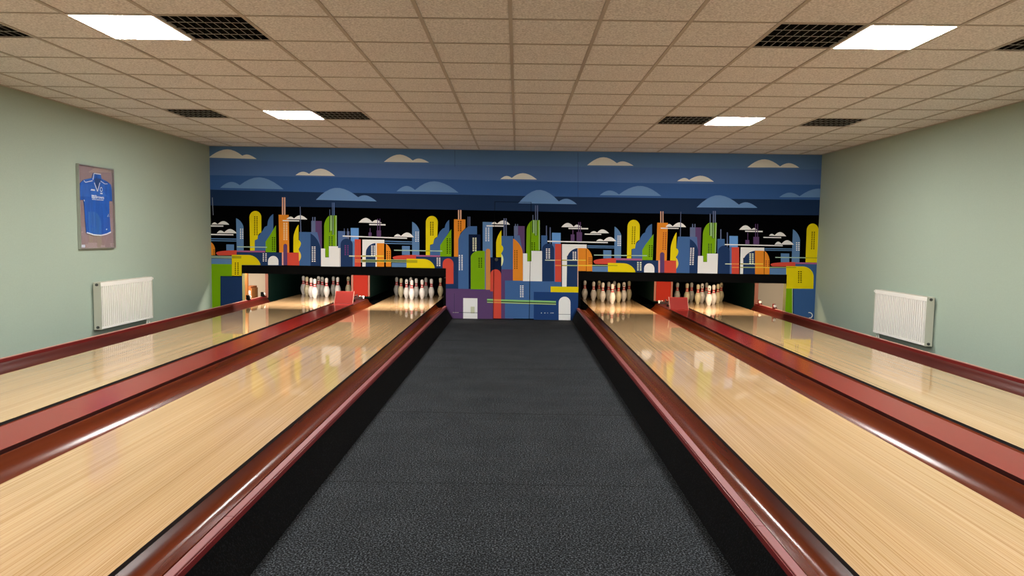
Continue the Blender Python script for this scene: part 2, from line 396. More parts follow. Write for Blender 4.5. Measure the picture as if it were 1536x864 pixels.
    # under the divider: closed base between the gutters
# tilted flap and ball rack at the end of each cover
for x0, x1, side, yb_, top, sgn in ((-3.049, -2.737, 'left', 11.79, .437, 1), (2.675, 2.985, 'right', 11.70, .432, -1)):
    t = empty('return_flap', ((x0 + x1) / 2, yb_, .236), 'tilted red flap at the end of the %s red cover' % side, 'flap', 'tilted red flaps')
    w = (x1 - x0) / 2; h = top - .236
    b = MB(); b.prism([(0, .002), (.012, .002), (.122, h), (.11, h)], 'x', -w, w); b.build('flap_board', M['flap'], t, bevel=.002)
    for s in (-1, 1):
        b = MB(); b.prism([(-.003, 0), (.016, 0), (.126, h + .002), (.107, h + .002)], 'x', s * w - .004 + (.004 if s < 0 else -.004) * 0 - (0 if s > 0 else .004), s * w + (.004 if s > 0 else 0)); b.build('flap_edge', M['edgepale'], t)
    r = empty('ball_rack', ((x0 + x1) / 2, 12.05, .236), 'chrome ball rack rods behind the tilted red flap, %s pair of lanes' % side, 'ball rack', 'ball racks')
    for k, (dx, dz) in enumerate(((-.11, .05), (-.04, .085), (.04, .085), (.11, .05))):
        b = MB(); b.cyl((dx, .0, dz), .008, .62, 'y', 10); b.build('rod', M['chrome'], r, 40)
    for yy in (.06, .56):
        b = MB(); b.box(-.13, .13, yy, yy + .02, 0, .04); b.box(-.12, -.1, yy, yy + .02, .04, .058); b.box(.1, .12, yy, yy + .02, .04, .058); b.box(-.05, -.03, yy, yy + .02, .04, .09); b.box(.03, .05, yy, yy + .02, .04, .09); b.build('rack_bracket', M['darkmetal'], r)
    for dx in ((.07, .13) if sgn > 0 else (-.13, -.08)):
        b = MB(); b.cyl((dx, .70, .0), .014, .03, 'z', 12); b.cyl((dx, .70, .03), .02, .02, 'z', 12); b.build('bolt', M['white'], r, 40)
# sensor knobs on the outer rails
for x, y, lab in ((4.545, 11.99, 'round white sensor on the right outer rail, nearer one'), (4.545, 12.72, 'round white sensor on the right outer rail, farther one'),
                  (-4.645, 12.05, 'dark sensor bracket on the left outer rail, nearer one'), (-4.645, 12.74, 'dark sensor bracket on the left outer rail, farther one')):
    t = empty('lane_sensor', (x, y, .2415), lab, 'sensor', 'lane sensors')
    s = -1 if x > 0 else 1
    b = MB(); b.prism([(-.022, 0), (.05, 0), (.03, .03), (.012, .085), (-.022, .085)], 'y', 0, .05)
    o = b.build('bracket', M['darkred'] if x > 0 else M['black'], t)
    if x < 0: o.scale.x = 1
    b = MB(); b.cyl((-.0, -.014, .05), .024, .014, 'y', 18); b.build('reflector', M['white'], t, 40)
    if x < 0:
        for ch in t.children:
            if ch.name.startswith('reflector'): ch.location.x = .02; ch.location.y = .07
# furniture seen in the recess left of the leftmost lane
t = empty('recess_cabinet', (-5.02, 13.0, 0), 'small pale cabinet with brown drawer beyond the left opening', 'cabinet')
b = MB(); b.box(-.045, .075, 0, .3, 0, .33); b.build('body', M['cabinet'], t)
b = MB(); b.box(-.04, .07, -.012, -.001, .331 - .07, .331 + .0); b.build('plinth_strip', M['cabinet'], t)
b = MB(); b.box(-.045, .075, -.004, .3, .3305, .405); b.build('drawer', M['cabbrown'], t)
b = MB(); b.box(.076, .092, -.01, .3, 0, .37); b.build('side_post', M['timber'], t)
t = empty('recess_console', (-5.36, 13.45, 0), 'white console with black top beyond the far left opening edge', 'console')
b = MB(); b.box(-.12, .08, 0, .3, 0, .27); b.build('body', M['white'], t)
b = MB(); b.box(-.12, .08, 0, .3, .2705, .365); b.build('top_box', M['black'], t)
b = MB(); b.box(-4.905, -4.855, 12.6, 12.65, 0, .999)
tag(b.build('timber_post', M['timber']), 'slim upright timber post in the recess beyond the left opening', 'post')

# ------------------------------------------------------------------ pins
def pin_mesh(name, mats, dot):
    prof = [(0, .0285), (.003, .0295), (.02, .0345), (.057, .049), (.086, .0563), (.114, .0605), (.148, .0575), (.178, .0487), (.20, .0395),
            (.212, .034), (.2235, .0295), (.2335, .0265), (.246, .0238), (.256, .0232), (.268, .0240), (.290, .0275), (.315, .0311), (.343, .0323), (.357, .0302), (.368, .0255), (.376, .0175), (.3805, .007)]
    fine = []
    for (z0, r0), (z1, r1) in zip(prof[:-1], prof[1:]): fine += [(z0, r0), ((z0 + z1) / 2, (r0 + r1) / 2)]
    fine.append(prof[-1])
    n = 20; me = bpy.data.meshes.new(name); v = []; f = []; mi = []
    for z, r in fine: v += [(r * math.cos(2 * PI * i / n), r * math.sin(2 * PI * i / n), z) for i in range(n)]
    for k in range(len(fine) - 1):
        zc = (fine[k][0] + fine[k + 1][0]) / 2
        red = .2205 < zc < .2425 or .257 < zc < .283
        for i in range(n):
            j = (i + 1) % n; f.append((k * n + i, k * n + j, (k + 1) * n + j, (k + 1) * n + i))
            isdot = dot and .30 < zc < .336 and 2 * PI * (i + .5) / n > 4.4 and 2 * PI * (i + .5) / n < 5.0
            mi.append(2 if isdot else (1 if red else 0))
    f.append(tuple(range(n))[::-1]); mi.append(0); L = (len(fine) - 1) * n; f.append(tuple(L + i for i in range(n))); mi.append(0)
    me.from_pydata(v, [], f)
    for m in mats: me.materials.append(m)
    for p, k in zip(me.polygons, mi): p.material_index = k; p.use_smooth = True
    me.set_sharp_from_angle(angle=math.radians(50)); me.update()
    return me
stripe = mat('pin_stripe_red', srgb(206, 48, 58), .35)
logo = mat('pin_logo_black', srgb(24, 22, 22), .4)
PC = {'white': srgb(238, 234, 230), 'ivory': srgb(228, 216, 180), 'grey': srgb(190, 188, 182), 'worn': srgb(206, 196, 164)}
PM = {}
for k, c in PC.items():
    mm = mat('pin_' + k, c, .3, noise=(60, .9, 1.05, 0))
    for d in (0, 1): PM[(k, d)] = pin_mesh('bowling_pin_' + k, [mm, stripe, logo], d)
ROWN = ['back row far left', 'third row left', 'second row left', 'front pin', 'back row second from left', 'third row middle', 'second row right', 'back row third from left', 'third row right', 'back row far right']
PINS = [
 [(-4.316, 14.179), (-4.169, 13.935), (-3.989, 13.615), (-3.847, 13.376), (-3.989, 14.127), (-3.856, 13.93), (-3.698, 13.667), (-3.699, 14.181), (-3.551, 13.954), (-3.394, 14.189)],
 [(-2.410, 14.256), (-2.27, 13.955), (-2.114, 13.682), (-1.97, 13.433), (-2.118, 14.248), (-1.96, 13.949), (-1.795, 13.607), (-1.802, 14.226), (-1.647, 13.899), (-1.504, 14.249)],
 [(1.459, 14.115), (1.606, 13.833), (1.762, 13.592), (1.902, 13.239), (1.751, 14.121), (1.905, 13.813), (2.063, 13.533), (2.054, 14.07), (2.211, 13.822), (2.365, 14.138)],
 [(3.299, 13.918), (3.449, 13.735), (3.603, 13.49), (3.741, 13.2), (3.597, 13.97), (3.751, 13.744), (3.897, 13.445), (3.906, 13.994), (4.055, 13.712), (4.225, 14.077)]]
KIND = ['white ivory white white white grey white grey white worn'.split(), 'grey ivory white white white white white grey white ivory'.split(),
        'white white white white worn grey worn grey white worn'.split(), 'grey worn worn white grey white white grey ivory worn'.split()]
DOTS = [(4, 5, 9), (2, 4), (8, 4), (3, 5, 9)]
ADJ = {'white': 'white', 'ivory': 'ivory', 'grey': 'greyish', 'worn': 'yellowed'}
for li, (name, _, _) in enumerate(LANES):
    for k, (x, y) in enumerate(PINS[li]):
        o = bpy.data.objects.new('bowling_pin', PM[(KIND[li][k], 1 if k in DOTS[li] else 0)]); COL.objects.link(o)
        o.location = (x, y, LZ); o.rotation_euler.z = (random.uniform(-.3, .3) if k in DOTS[li] else random.uniform(0, 6))
        tag(o, '%s bowling pin with red stripes, %s, %s' % (ADJ[KIND[li][k]], ROWN[k], name), 'bowling pin', 'bowling pins on the ' + name)

# ------------------------------------------------------------------ mural and door
MURAL=[
('black',0,[-4.664,2.88,-4.664,0,-5.19,0,-5.19,2.88]),
('black',0,[-1.15,2.88,-1.15,0.862,-4.664,0.862,-4.664,2.88]),
('black',0,[1.129,2.88,1.129,0,-1.15,0,-1.15,2.88]),
('black',0,[4.688,2.88,4.688,0.845,1.129,0.845,1.129,2.88]),
('black',0,[5.19,2.88,5.19,0,4.688,0,4.688,2.88]),
('slate',1,[-4.664,2.88,-4.664,2.6486,-5.19,2.6551,-5.19,2.88]),
('slate',1,[-1.15,2.88,-1.15,2.623,-3.0805,2.6291,-4.664,2.6486,-4.664,2.88]),
('slate',1,[1.129,2.88,1.129,2.6219,0.9969,2.6217,-1.0394,2.6226,-1.15,2.623,-1.15,2.88]),
('slate',1,[4.688,2.88,4.688,2.6309,3.2537,2.6241,1.129,2.6219,1.129,2.88]),
('slate',1,[5.19,2.88,5.19,2.6333,4.688,2.6309,4.688,2.88]),
('dusk',2,[-5.19,2.6551,-4.664,2.6486,-4.664,2.3879,-5.19,2.3883]),
('dusk',2,[-4.664,2.6486,-3.0805,2.6291,-1.15,2.623,-1.15,2.3764,-3.0816,2.3866,-4.664,2.3879]),
('dusk',2,[-1.15,2.623,-1.0394,2.6226,0.9969,2.6217,1.129,2.6219,1.129,2.363,1.0026,2.3629,-1.0372,2.3759,-1.15,2.3764]),
('dusk',2,[1.129,2.6219,3.2537,2.6241,4.688,2.6309,4.688,2.3742,3.2631,2.3656,1.129,2.363]),
('dusk',2,[4.688,2.6309,5.19,2.6333,5.19,2.3772,4.688,2.3742]),
('blueband',3,[-5.19,2.3883,-4.664,2.3879,-4.664,2.1392,-5.19,2.1443]),
('blueband',3,[-4.664,2.3879,-3.0816,2.3866,-1.15,2.3764,-1.15,2.1217,-3.0827,2.1241,-4.664,2.1392]),
('blueband',3,[-1.15,2.3764,-1.0372,2.3759,1.0026,2.3629,1.129,2.363,1.129,2.1114,1.0081,2.1111,-1.035,2.1215,-1.15,2.1217]),
('blueband',3,[1.129,2.363,3.2631,2.3656,4.688,2.3742,4.688,2.1221,3.2722,2.1164,1.129,2.1114]),
('blueband',3,[4.688,2.3742,5.19,2.3772,5.19,2.1241,4.688,2.1221]),
('navyband',4,[-5.19,2.1443,-4.664,2.1392,-4.664,1.8743,-5.19,1.8743]),
('navyband',4,[-4.664,2.1392,-3.0827,2.1241,-1.15,2.1217,-1.15,1.8636,-3.0837,1.8743,-4.664,1.8743]),
('navyband',4,[-1.15,2.1217,-1.035,2.1215,1.0081,2.1111,1.129,2.1114,1.129,1.8539,1.0137,1.8539,-1.0327,1.863,-1.15,1.8636]),
('navyband',4,[1.129,2.1114,3.2722,2.1164,4.688,2.1221,4.688,1.8595,3.2817,1.8528,1.129,1.8539]),
('navyband',4,[4.688,2.1221,5.19,2.1241,5.19,1.8618,4.688,1.8595]),
('cream',2,[-5.19,2.6968,-5.1423,2.7321,-5.0775,2.7713,-5.0128,2.8012,-4.9483,2.821,-4.8841,2.8287,-4.8201,2.8209,-4.7563,2.8001,-4.6926,2.7674,-4.664,2.7477,-4.664,2.6761,-5.19,2.6836]),
('cream',2,[-4.664,2.7477,-4.6291,2.7235,-4.6019,2.7363,-4.5747,2.7439,-4.5477,2.7459,-4.5207,2.7415,-4.4938,2.7327,-4.467,2.7212,-4.4401,2.7072,-4.4133,2.6908,-4.3865,2.6721,-4.664,2.6761]),
('cream',3,[-3.7263,2.4087,-3.7005,2.4291,-3.6747,2.4456,-3.6489,2.4582,-3.6232,2.4665,-3.5975,2.4695,-3.5719,2.467,-3.5463,2.4602,-3.5208,2.4493,-3.4952,2.4346,-3.4458,2.4721,-3.3965,2.5002,-3.3473,2.5183,-3.2981,2.5255,-3.249,2.5195,-3.2,2.5034,-3.151,2.4788,-3.102,2.4462,-3.0531,2.4061]),
('cream',3,[-2.2205,2.6549,-2.1657,2.6993,-2.111,2.735,-2.0563,2.7616,-2.0016,2.7782,-1.9468,2.7828,-1.8921,2.774,-1.8373,2.7543,-1.7824,2.7247,-1.7275,2.6855,-1.697,2.7027,-1.6664,2.7143,-1.6359,2.7199,-1.6053,2.7184,-1.5747,2.7117,-1.544,2.7018,-1.5134,2.6889,-1.4827,2.6732,-1.452,2.6548]),
('cream',3,[-0.237,2.3942,-0.2158,2.4123,-0.1946,2.4271,-0.1734,2.4384,-0.1521,2.4459,-0.1308,2.4489,-0.1093,2.4467,-0.0878,2.4403,-0.0663,2.43,-0.0447,2.4161,0.0024,2.451,0.0495,2.4771,0.0968,2.4937,0.1442,2.4999,0.1919,2.4941,0.2397,2.4801,0.2876,2.4588,0.3356,2.4309,0.3838,2.3965]),
('cream',3,[1.229,2.6474,1.284,2.6942,1.3392,2.7322,1.3945,2.761,1.4501,2.7799,1.506,2.7869,1.5622,2.7796,1.6187,2.7605,1.6755,2.7306,1.7326,2.6905,1.7635,2.7067,1.7946,2.7174,1.8258,2.7221,1.8572,2.7199,1.8887,2.7123,1.9204,2.7014,1.9521,2.6875,1.9839,2.6706,2.0158,2.6509]),
('cream',3,[2.7628,2.402,2.7846,2.4188,2.8065,2.4329,2.8284,2.4443,2.8504,2.4528,2.8726,2.4581,2.8949,2.4583,2.9174,2.4526,2.9401,2.4418,2.963,2.4262,3.0086,2.4552,3.0545,2.4773,3.1006,2.4923,3.147,2.4996,3.1937,2.4974,3.2407,2.4852,3.2881,2.4648,3.3357,2.437,3.3837,2.4021]),
('cream',3,[3.9409,2.6508,4.0002,2.7006,4.0598,2.7404,4.1198,2.7694,4.1803,2.7869,4.2414,2.7901,4.3031,2.7786,4.3654,2.7551,4.4281,2.7205,4.4913,2.6754,4.5263,2.6985,4.5615,2.7159,4.597,2.7274,4.6327,2.7324,4.6688,2.7294,4.688,2.7243,4.688,2.6577]),
('cream',3,[4.688,2.7243,4.7053,2.7197,4.7419,2.7045,4.7789,2.6841,4.816,2.6589,4.688,2.6577]),
('cloudblue',4,[-5.0167,2.177,-4.9789,2.2094,-4.9412,2.2363,-4.9036,2.2574,-4.8662,2.2723,-4.8288,2.2798,-4.7916,2.2777,-4.7545,2.2676,-4.7175,2.2502,-4.6806,2.2259,-4.664,2.2375,-4.664,2.1741]),
('cloudblue',4,[-4.664,2.2375,-4.5966,2.2848,-4.5128,2.3283,-4.4293,2.3555,-4.346,2.3646,-4.263,2.3527,-4.1802,2.3253,-4.0975,2.2849,-4.0149,2.2323,-3.9323,2.168,-4.664,2.1741]),
('cloudblue',5,[-3.3808,1.9977,-3.3001,2.0757,-3.2197,2.1368,-3.1394,2.1801,-3.0592,2.2038,-2.9791,2.2043,-2.8991,2.1874,-2.8192,2.1559,-2.7392,2.1107,-2.6592,2.0525,-2.624,2.0708,-2.5888,2.0827,-2.5536,2.0876,-2.5185,2.0846,-2.4833,2.0739,-2.4482,2.0582,-2.413,2.0382,-2.3778,2.0141,-2.3426,1.986]),
('cloudblue',4,[-2.0049,2.1602,-1.97,2.1919,-1.935,2.2178,-1.9001,2.2374,-1.8652,2.2504,-1.8302,2.2554,-1.7952,2.2504,-1.7602,2.2372,-1.7251,2.2164,-1.69,2.1885,-1.6078,2.2525,-1.5255,2.3001,-1.4432,2.3303,-1.3607,2.3411,-1.2782,2.3304,-1.1955,2.305,-1.15,2.284,-1.15,2.1564]),
('cloudblue',4,[-1.15,2.284,-1.1127,2.2669,-1.0298,2.2169,-0.9467,2.1555,-1.15,2.1564]),
('cloudblue',5,[0.0731,1.9901,0.1485,2.0734,0.224,2.1395,0.2998,2.1878,0.3759,2.2166,0.4524,2.2216,0.5293,2.2023,0.6067,2.1634,0.6844,2.1063,0.7625,2.032,0.7962,2.0531,0.8301,2.0683,0.864,2.0771,0.8981,2.0789,0.9324,2.0723,0.9669,2.0593,1.0014,2.0409,1.0361,2.0174,1.0709,1.9892]),
('cloudblue',4,[1.456,2.147,1.4916,2.176,1.5274,2.1992,1.5633,2.2163,1.5994,2.2267,1.6357,2.229,1.6722,2.2227,1.7089,2.2095,1.7458,2.1899,1.7828,2.1642,1.8611,2.2205,1.9395,2.2643,2.0184,2.2952,2.0975,2.312,2.1772,2.3116,2.2574,2.2925,2.3381,2.2583,2.4192,2.2102,2.5008,2.1489]),
('cloudblue',5,[3.1079,1.9653,3.1848,2.0417,3.2621,2.1023,3.34,2.1463,3.4186,2.1721,3.4979,2.1758,3.578,2.1602,3.6586,2.1289,3.7399,2.083,3.8218,2.0232,3.8559,2.0434,3.8903,2.0572,3.9249,2.0643,3.9598,2.0638,3.9951,2.0552,4.0305,2.0413,4.0662,2.0228,4.1021,1.9999,4.1381,1.9727]),
('cloudblue',4,[4.4995,2.1581,4.5365,2.1864,4.5738,2.209,4.6113,2.2256,4.649,2.2358,4.6872,2.238,4.688,2.2379,4.688,2.1601]),
('cloudblue',4,[4.688,2.2379,4.7256,2.2323,4.7644,2.2203,4.8035,2.2024,4.8428,2.1789,4.9189,2.2319,4.9955,2.2724,5.0727,2.2996,5.1506,2.3123,5.19,2.3099,5.19,2.1654,4.688,2.1601]),
('greystreak',5,[-5.16,2.0099,-5.1486,2.0101,-5.1401,1.7121,-5.1492,1.712]),
('white',1,[-5.1761,1.5513,-5.1644,1.5646,-5.1528,1.5751,-5.1412,1.5825,-5.1297,1.5867,-5.1182,1.5869,-5.1068,1.5835,-5.0955,1.5771,-5.0842,1.568,-5.0729,1.5563,-5.05,1.5767,-5.0272,1.5927,-5.0045,1.604,-4.9819,1.6103,-4.9594,1.6104,-4.9369,1.6037,-4.9146,1.5916,-4.8924,1.5744,-4.8702,1.5525]),
('white',1,[-5.19,1.5378,-4.9735,1.5377,-4.9739,1.515,-5.19,1.515]),
('white',1,[-5.0892,1.4046,-5.0747,1.4213,-5.0602,1.4346,-5.0457,1.4444,-5.0314,1.4502,-5.0171,1.4512,-5.0029,1.4482,-4.9887,1.4419,-4.9746,1.4325,-4.9605,1.4202,-4.9357,1.4441,-4.911,1.462,-4.8863,1.4738,-4.8618,1.4788,-4.8374,1.4756,-4.8131,1.466,-4.7889,1.451,-4.7647,1.4311,-4.7406,1.4065]),
('white',1,[-5.19,1.391,-4.8039,1.3909,-4.8042,1.3704,-5.19,1.3705]),
('lightblue',1,[-5.19,1.3162,-4.7362,1.3161,-4.7365,1.299,-5.19,1.2991]),
('lightblue',1,[-5.19,1.2832,-4.7252,1.2831,-4.7255,1.266,-5.19,1.2661]),
('lightblue',2,[-4.7496,1.1094,-4.7529,1.6623,-4.726,1.6527,-4.7053,1.6391,-4.6856,1.622,-4.6679,1.6021,-4.664,1.5965,-4.664,1.1108]),
('lightblue',2,[-4.664,1.5965,-4.6528,1.5802,-4.6408,1.557,-4.6324,1.5336,-4.628,1.5107,-4.6302,1.1113,-4.664,1.1108]),
('white',3,[-4.6879,1.4864,-4.6673,1.4867,-4.6675,1.4696,-4.6881,1.4693]),
('white',3,[-4.6512,1.487,-4.6317,1.4873,-4.632,1.4702,-4.6515,1.4699]),
('white',3,[-4.6883,1.4554,-4.6677,1.4558,-4.6679,1.4387,-4.6886,1.4383]),
('white',3,[-4.6517,1.456,-4.6322,1.4563,-4.6324,1.4392,-4.6519,1.4389]),
('white',3,[-4.6888,1.4244,-4.6681,1.4248,-4.6684,1.4077,-4.689,1.4074]),
('white',3,[-4.6521,1.425,-4.6326,1.4253,-4.6329,1.4082,-4.6523,1.4079]),
('white',3,[-4.6892,1.3934,-4.6686,1.3938,-4.6688,1.3767,-4.6895,1.3763]),
('white',3,[-4.6525,1.394,-4.633,1.3943,-4.6333,1.3772,-4.6528,1.3769]),
('white',3,[-4.6897,1.3624,-4.669,1.3627,-4.6693,1.3456,-4.6899,1.3453]),
('white',3,[-4.653,1.363,-4.6335,1.3633,-4.6337,1.3462,-4.6532,1.3459]),
('white',3,[-4.6901,1.3314,-4.6695,1.3317,-4.6697,1.3146,-4.6904,1.3143]),
('white',3,[-4.6534,1.332,-4.6339,1.3323,-4.6342,1.3151,-4.6537,1.3148]),
('blue',1,[-4.1125,1.7423,-4.1182,1.7422,-4.1331,1.732,-4.148,1.7187,-4.1624,1.7029,-4.1757,1.685,-4.1874,1.6659,-4.1971,1.6461,-4.2043,1.6266,-4.2089,1.608,-4.2176,1.5442,-4.2637,1.5218,-4.2824,1.4874,-4.3221,1.4265,-4.3835,1.3663,-4.3876,1.3149,-4.4385,1.2856,-4.4407,1.1142,-4.2512,1.1171,-4.2493,1.2771,-4.1154,1.4729]),
('yellow',2,[-4.5226,1.6828,-4.5203,1.7041,-4.5143,1.7246,-4.5046,1.7436,-4.4917,1.7603,-4.4761,1.774,-4.4584,1.7844,-4.4392,1.7909,-4.4194,1.7932,-4.3995,1.7914,-4.3805,1.7855,-4.363,1.7757,-4.3478,1.7624,-4.3353,1.7461,-4.3262,1.7274,-4.3206,1.7071,-4.3189,1.6858,-4.3221,1.4265,-4.334,1.4226,-4.3454,1.4167,-4.356,1.4091,-4.3653,1.4001,-4.373,1.39,-4.3788,1.3792,-4.3824,1.3681,-4.3837,1.3572,-4.3876,1.3149,-4.4372,1.2902,-4.4395,1.1142,-4.5176,1.113]),
('black',3,[-4.4423,1.7004,-4.4228,1.7007,-4.423,1.6837,-4.4425,1.6834]),
('black',3,[-4.4022,1.701,-4.3828,1.7013,-4.383,1.6843,-4.4024,1.684]),
('black',3,[-4.4427,1.6702,-4.4232,1.6705,-4.4234,1.6535,-4.4429,1.6532]),
('black',3,[-4.4026,1.6708,-4.3832,1.6711,-4.3834,1.6541,-4.4028,1.6538]),
('black',3,[-4.4431,1.64,-4.4236,1.6403,-4.4238,1.6232,-4.4433,1.623]),
('black',3,[-4.403,1.6406,-4.3835,1.6409,-4.3838,1.6239,-4.4032,1.6236]),
('black',3,[-4.4434,1.6098,-4.424,1.6101,-4.4242,1.593,-4.4437,1.5927]),
('black',3,[-4.4034,1.6104,-4.3839,1.6107,-4.3841,1.5936,-4.4036,1.5933]),
('black',3,[-4.4438,1.5795,-4.4244,1.5798,-4.4246,1.5628,-4.4441,1.5625]),
('black',3,[-4.4038,1.5801,-4.3843,1.5804,-4.3845,1.5634,-4.404,1.5631]),
('black',3,[-4.4442,1.5493,-4.4248,1.5496,-4.425,1.5325,-4.4444,1.5322]),
('black',3,[-4.4041,1.5499,-4.3847,1.5502,-4.3849,1.5331,-4.4044,1.5328]),
('black',3,[-4.4446,1.519,-4.4251,1.5193,-4.4254,1.5022,-4.4448,1.5019]),
('black',3,[-4.4045,1.5196,-4.3851,1.5199,-4.3853,1.5028,-4.4047,1.5025]),
('black',3,[-4.445,1.4887,-4.4255,1.489,-4.4257,1.4719,-4.4452,1.4716]),
('black',3,[-4.4049,1.4893,-4.3854,1.4896,-4.3857,1.4725,-4.4051,1.4723]),
('black',3,[-4.4454,1.4584,-4.4259,1.4587,-4.4261,1.4416,-4.4456,1.4413]),
('black',3,[-4.4053,1.459,-4.3858,1.4593,-4.386,1.4422,-4.4055,1.442]),
('black',3,[-4.4458,1.4281,-4.4263,1.4284,-4.4265,1.4113,-4.446,1.411]),
('black',3,[-4.4057,1.4287,-4.3862,1.429,-4.3864,1.4119,-4.4059,1.4116]),
('black',3,[-4.4462,1.3978,-4.4267,1.3981,-4.4269,1.381,-4.4464,1.3807]),
('black',3,[-4.4061,1.3984,-4.3866,1.3987,-4.3868,1.3816,-4.4063,1.3813]),
('green',2,[-4.0699,1.5543,-4.0713,1.0936,-4.2515,1.0908,-4.2529,1.269,-4.1969,1.352]),
('black',3,[-4.1396,1.35,-4.1201,1.3503,-4.1203,1.3332,-4.1398,1.3329]),
('black',3,[-4.1041,1.3506,-4.0846,1.3509,-4.0848,1.3338,-4.1043,1.3335]),
('black',3,[-4.14,1.3199,-4.1205,1.3202,-4.1207,1.3031,-4.1401,1.3028]),
('black',3,[-4.1044,1.3204,-4.0849,1.3207,-4.0851,1.3036,-4.1046,1.3033]),
('black',3,[-4.1403,1.2897,-4.1208,1.29,-4.121,1.2729,-4.1405,1.2726]),
('black',3,[-4.1047,1.2903,-4.0852,1.2906,-4.0854,1.2735,-4.1049,1.2732]),
('black',3,[-4.1406,1.2596,-4.1211,1.2599,-4.1213,1.2427,-4.1408,1.2425]),
('black',3,[-4.1051,1.2601,-4.0856,1.2604,-4.0858,1.2433,-4.1052,1.243]),
('black',3,[-4.1409,1.2294,-4.1214,1.2297,-4.1216,1.2126,-4.1411,1.2123]),
('black',3,[-4.1054,1.2299,-4.0859,1.2302,-4.0861,1.2131,-4.1056,1.2128]),
('black',3,[-4.1413,1.1992,-4.1218,1.1995,-4.122,1.1824,-4.1415,1.1821]),
('black',3,[-4.1057,1.1998,-4.0862,1.2001,-4.0864,1.1829,-4.1059,1.1826]),
('black',3,[-4.1416,1.169,-4.1221,1.1693,-4.1223,1.1522,-4.1418,1.1519]),
('black',3,[-4.106,1.1696,-4.0865,1.1699,-4.0867,1.1527,-4.1062,1.1524]),
('black',3,[-4.1419,1.1388,-4.1224,1.1391,-4.1226,1.1219,-4.1421,1.1216]),
('black',3,[-4.1064,1.1393,-4.0869,1.1396,-4.087,1.1225,-4.1065,1.1222]),
('paleline',3,[-4.7439,1.1844,-4.664,1.1844,-4.664,1.1684,-4.7441,1.1684]),
('paleline',3,[-4.664,1.1844,-4.2298,1.1843,-4.23,1.1683,-4.664,1.1684]),
('lightblue',1,[-4.9271,1.2141,-4.7951,1.214,-4.7967,1.1123,-4.9288,1.1123]),
('red',3,[-4.7507,1.1151,-4.8197,1.1137,-4.8861,1.1105,-4.9474,1.1059,-5.0011,1.0998,-5.0452,1.0927,-5.0781,1.0847,-5.0983,1.0761,-5.1053,1.0674,-5.1044,1.0589,-5.1014,1.0508,-5.0964,1.0433,-5.0897,1.0368,-5.0814,1.0315,-5.0719,1.0277,-5.0616,1.0254,-5.0508,1.0247,-4.752,1.0293]),
('pinkbar',4,[-4.7507,1.1132,-4.664,1.1132,-4.664,1.0869,-4.7511,1.0869]),
('pinkbar',4,[-4.664,1.1132,-4.2593,1.1132,-4.2596,1.0869,-4.664,1.0869]),
('navy',5,[-4.7512,1.0831,-4.664,1.0838,-4.664,0.858,-4.7545,0.8573]),
('navy',5,[-4.664,1.0838,-3.9738,1.0894,-3.9725,0.8637,-4.1813,0.862,-4.664,0.862]),
('white',6,[-4.3011,1.07,-4.2805,1.0703,-4.2807,1.0532,-4.3013,1.0528]),
('white',6,[-4.2575,1.0707,-4.2345,1.071,-4.2347,1.0539,-4.2577,1.0535]),
('white',6,[-4.3015,1.0397,-4.2808,1.04,-4.281,1.0228,-4.3017,1.0225]),
('white',6,[-4.2578,1.0403,-4.2349,1.0407,-4.2351,1.0235,-4.258,1.0232]),
('white',6,[-4.3019,1.0093,-4.2812,1.0096,-4.2814,0.9925,-4.3021,0.9921]),
('white',6,[-4.2582,1.01,-4.2352,1.0104,-4.2354,0.9932,-4.2584,0.9928]),
('white',6,[-4.3022,0.979,-4.2815,0.9793,-4.2817,0.9621,-4.3024,0.9618]),
('white',6,[-4.2586,0.9796,-4.2356,0.98,-4.2358,0.9628,-4.2588,0.9625]),
('white',6,[-4.3026,0.9486,-4.2819,0.9489,-4.2821,0.9317,-4.3028,0.9314]),
('white',6,[-4.2589,0.9493,-4.2359,0.9496,-4.2361,0.9324,-4.2591,0.9321]),
('white',6,[-4.0334,0.8731,-4.2139,0.8703,-4.2131,0.9374,-4.2097,0.9607,-4.2005,0.9825,-4.1859,1.0014,-4.1671,1.016,-4.1453,1.0253,-4.1219,1.0287,-4.0986,1.026,-4.077,1.0174,-4.0584,1.0034,-4.0443,0.985,-4.0355,0.9634,-4.0327,0.9402]),
('orange',1,[-5.19,1.2467,-5.1895,1.2467,-5.1774,1.2394,-5.1656,1.2288,-5.1544,1.2154,-5.1444,1.1996,-5.136,1.1822,-5.1294,1.1638,-5.1249,1.145,-5.1227,1.1266,-5.1221,1.0259,-5.19,1.0248]),
('black',2,[-5.1526,1.1216,-5.1411,1.1217,-5.1414,1.108,-5.1529,1.1078]),
('black',2,[-5.1331,1.1219,-5.1239,1.122,-5.1241,1.1083,-5.1333,1.1081]),
('black',2,[-5.1531,1.0949,-5.1416,1.095,-5.1418,1.0813,-5.1533,1.0811]),
('black',2,[-5.1336,1.0952,-5.1244,1.0953,-5.1246,1.0816,-5.1338,1.0814]),
('black',2,[-5.1536,1.0681,-5.1421,1.0683,-5.1423,1.0546,-5.1538,1.0544]),
('black',2,[-5.134,1.0684,-5.1248,1.0686,-5.1251,1.0548,-5.1342,1.0547]),
('black',2,[-5.154,1.0414,-5.1425,1.0416,-5.1428,1.0278,-5.1543,1.0277]),
('black',2,[-5.1345,1.0417,-5.1253,1.0419,-5.1255,1.0281,-5.1347,1.028]),
('paleline',1,[-5.19,1.0136,-4.8326,1.0136,-4.8328,0.9998,-5.19,0.9998]),
('paleline',1,[-5.19,0.9907,-4.833,0.9907,-4.8332,0.9769,-5.19,0.9769]),
('lightblue',1,[-5.19,0.9677,-4.8414,0.9677,-4.8428,0.8759,-5.19,0.8759]),
('green',2,[-5.19,0.876,-4.8347,0.876,-4.8471,0.0685,-5.19,0.0683]),
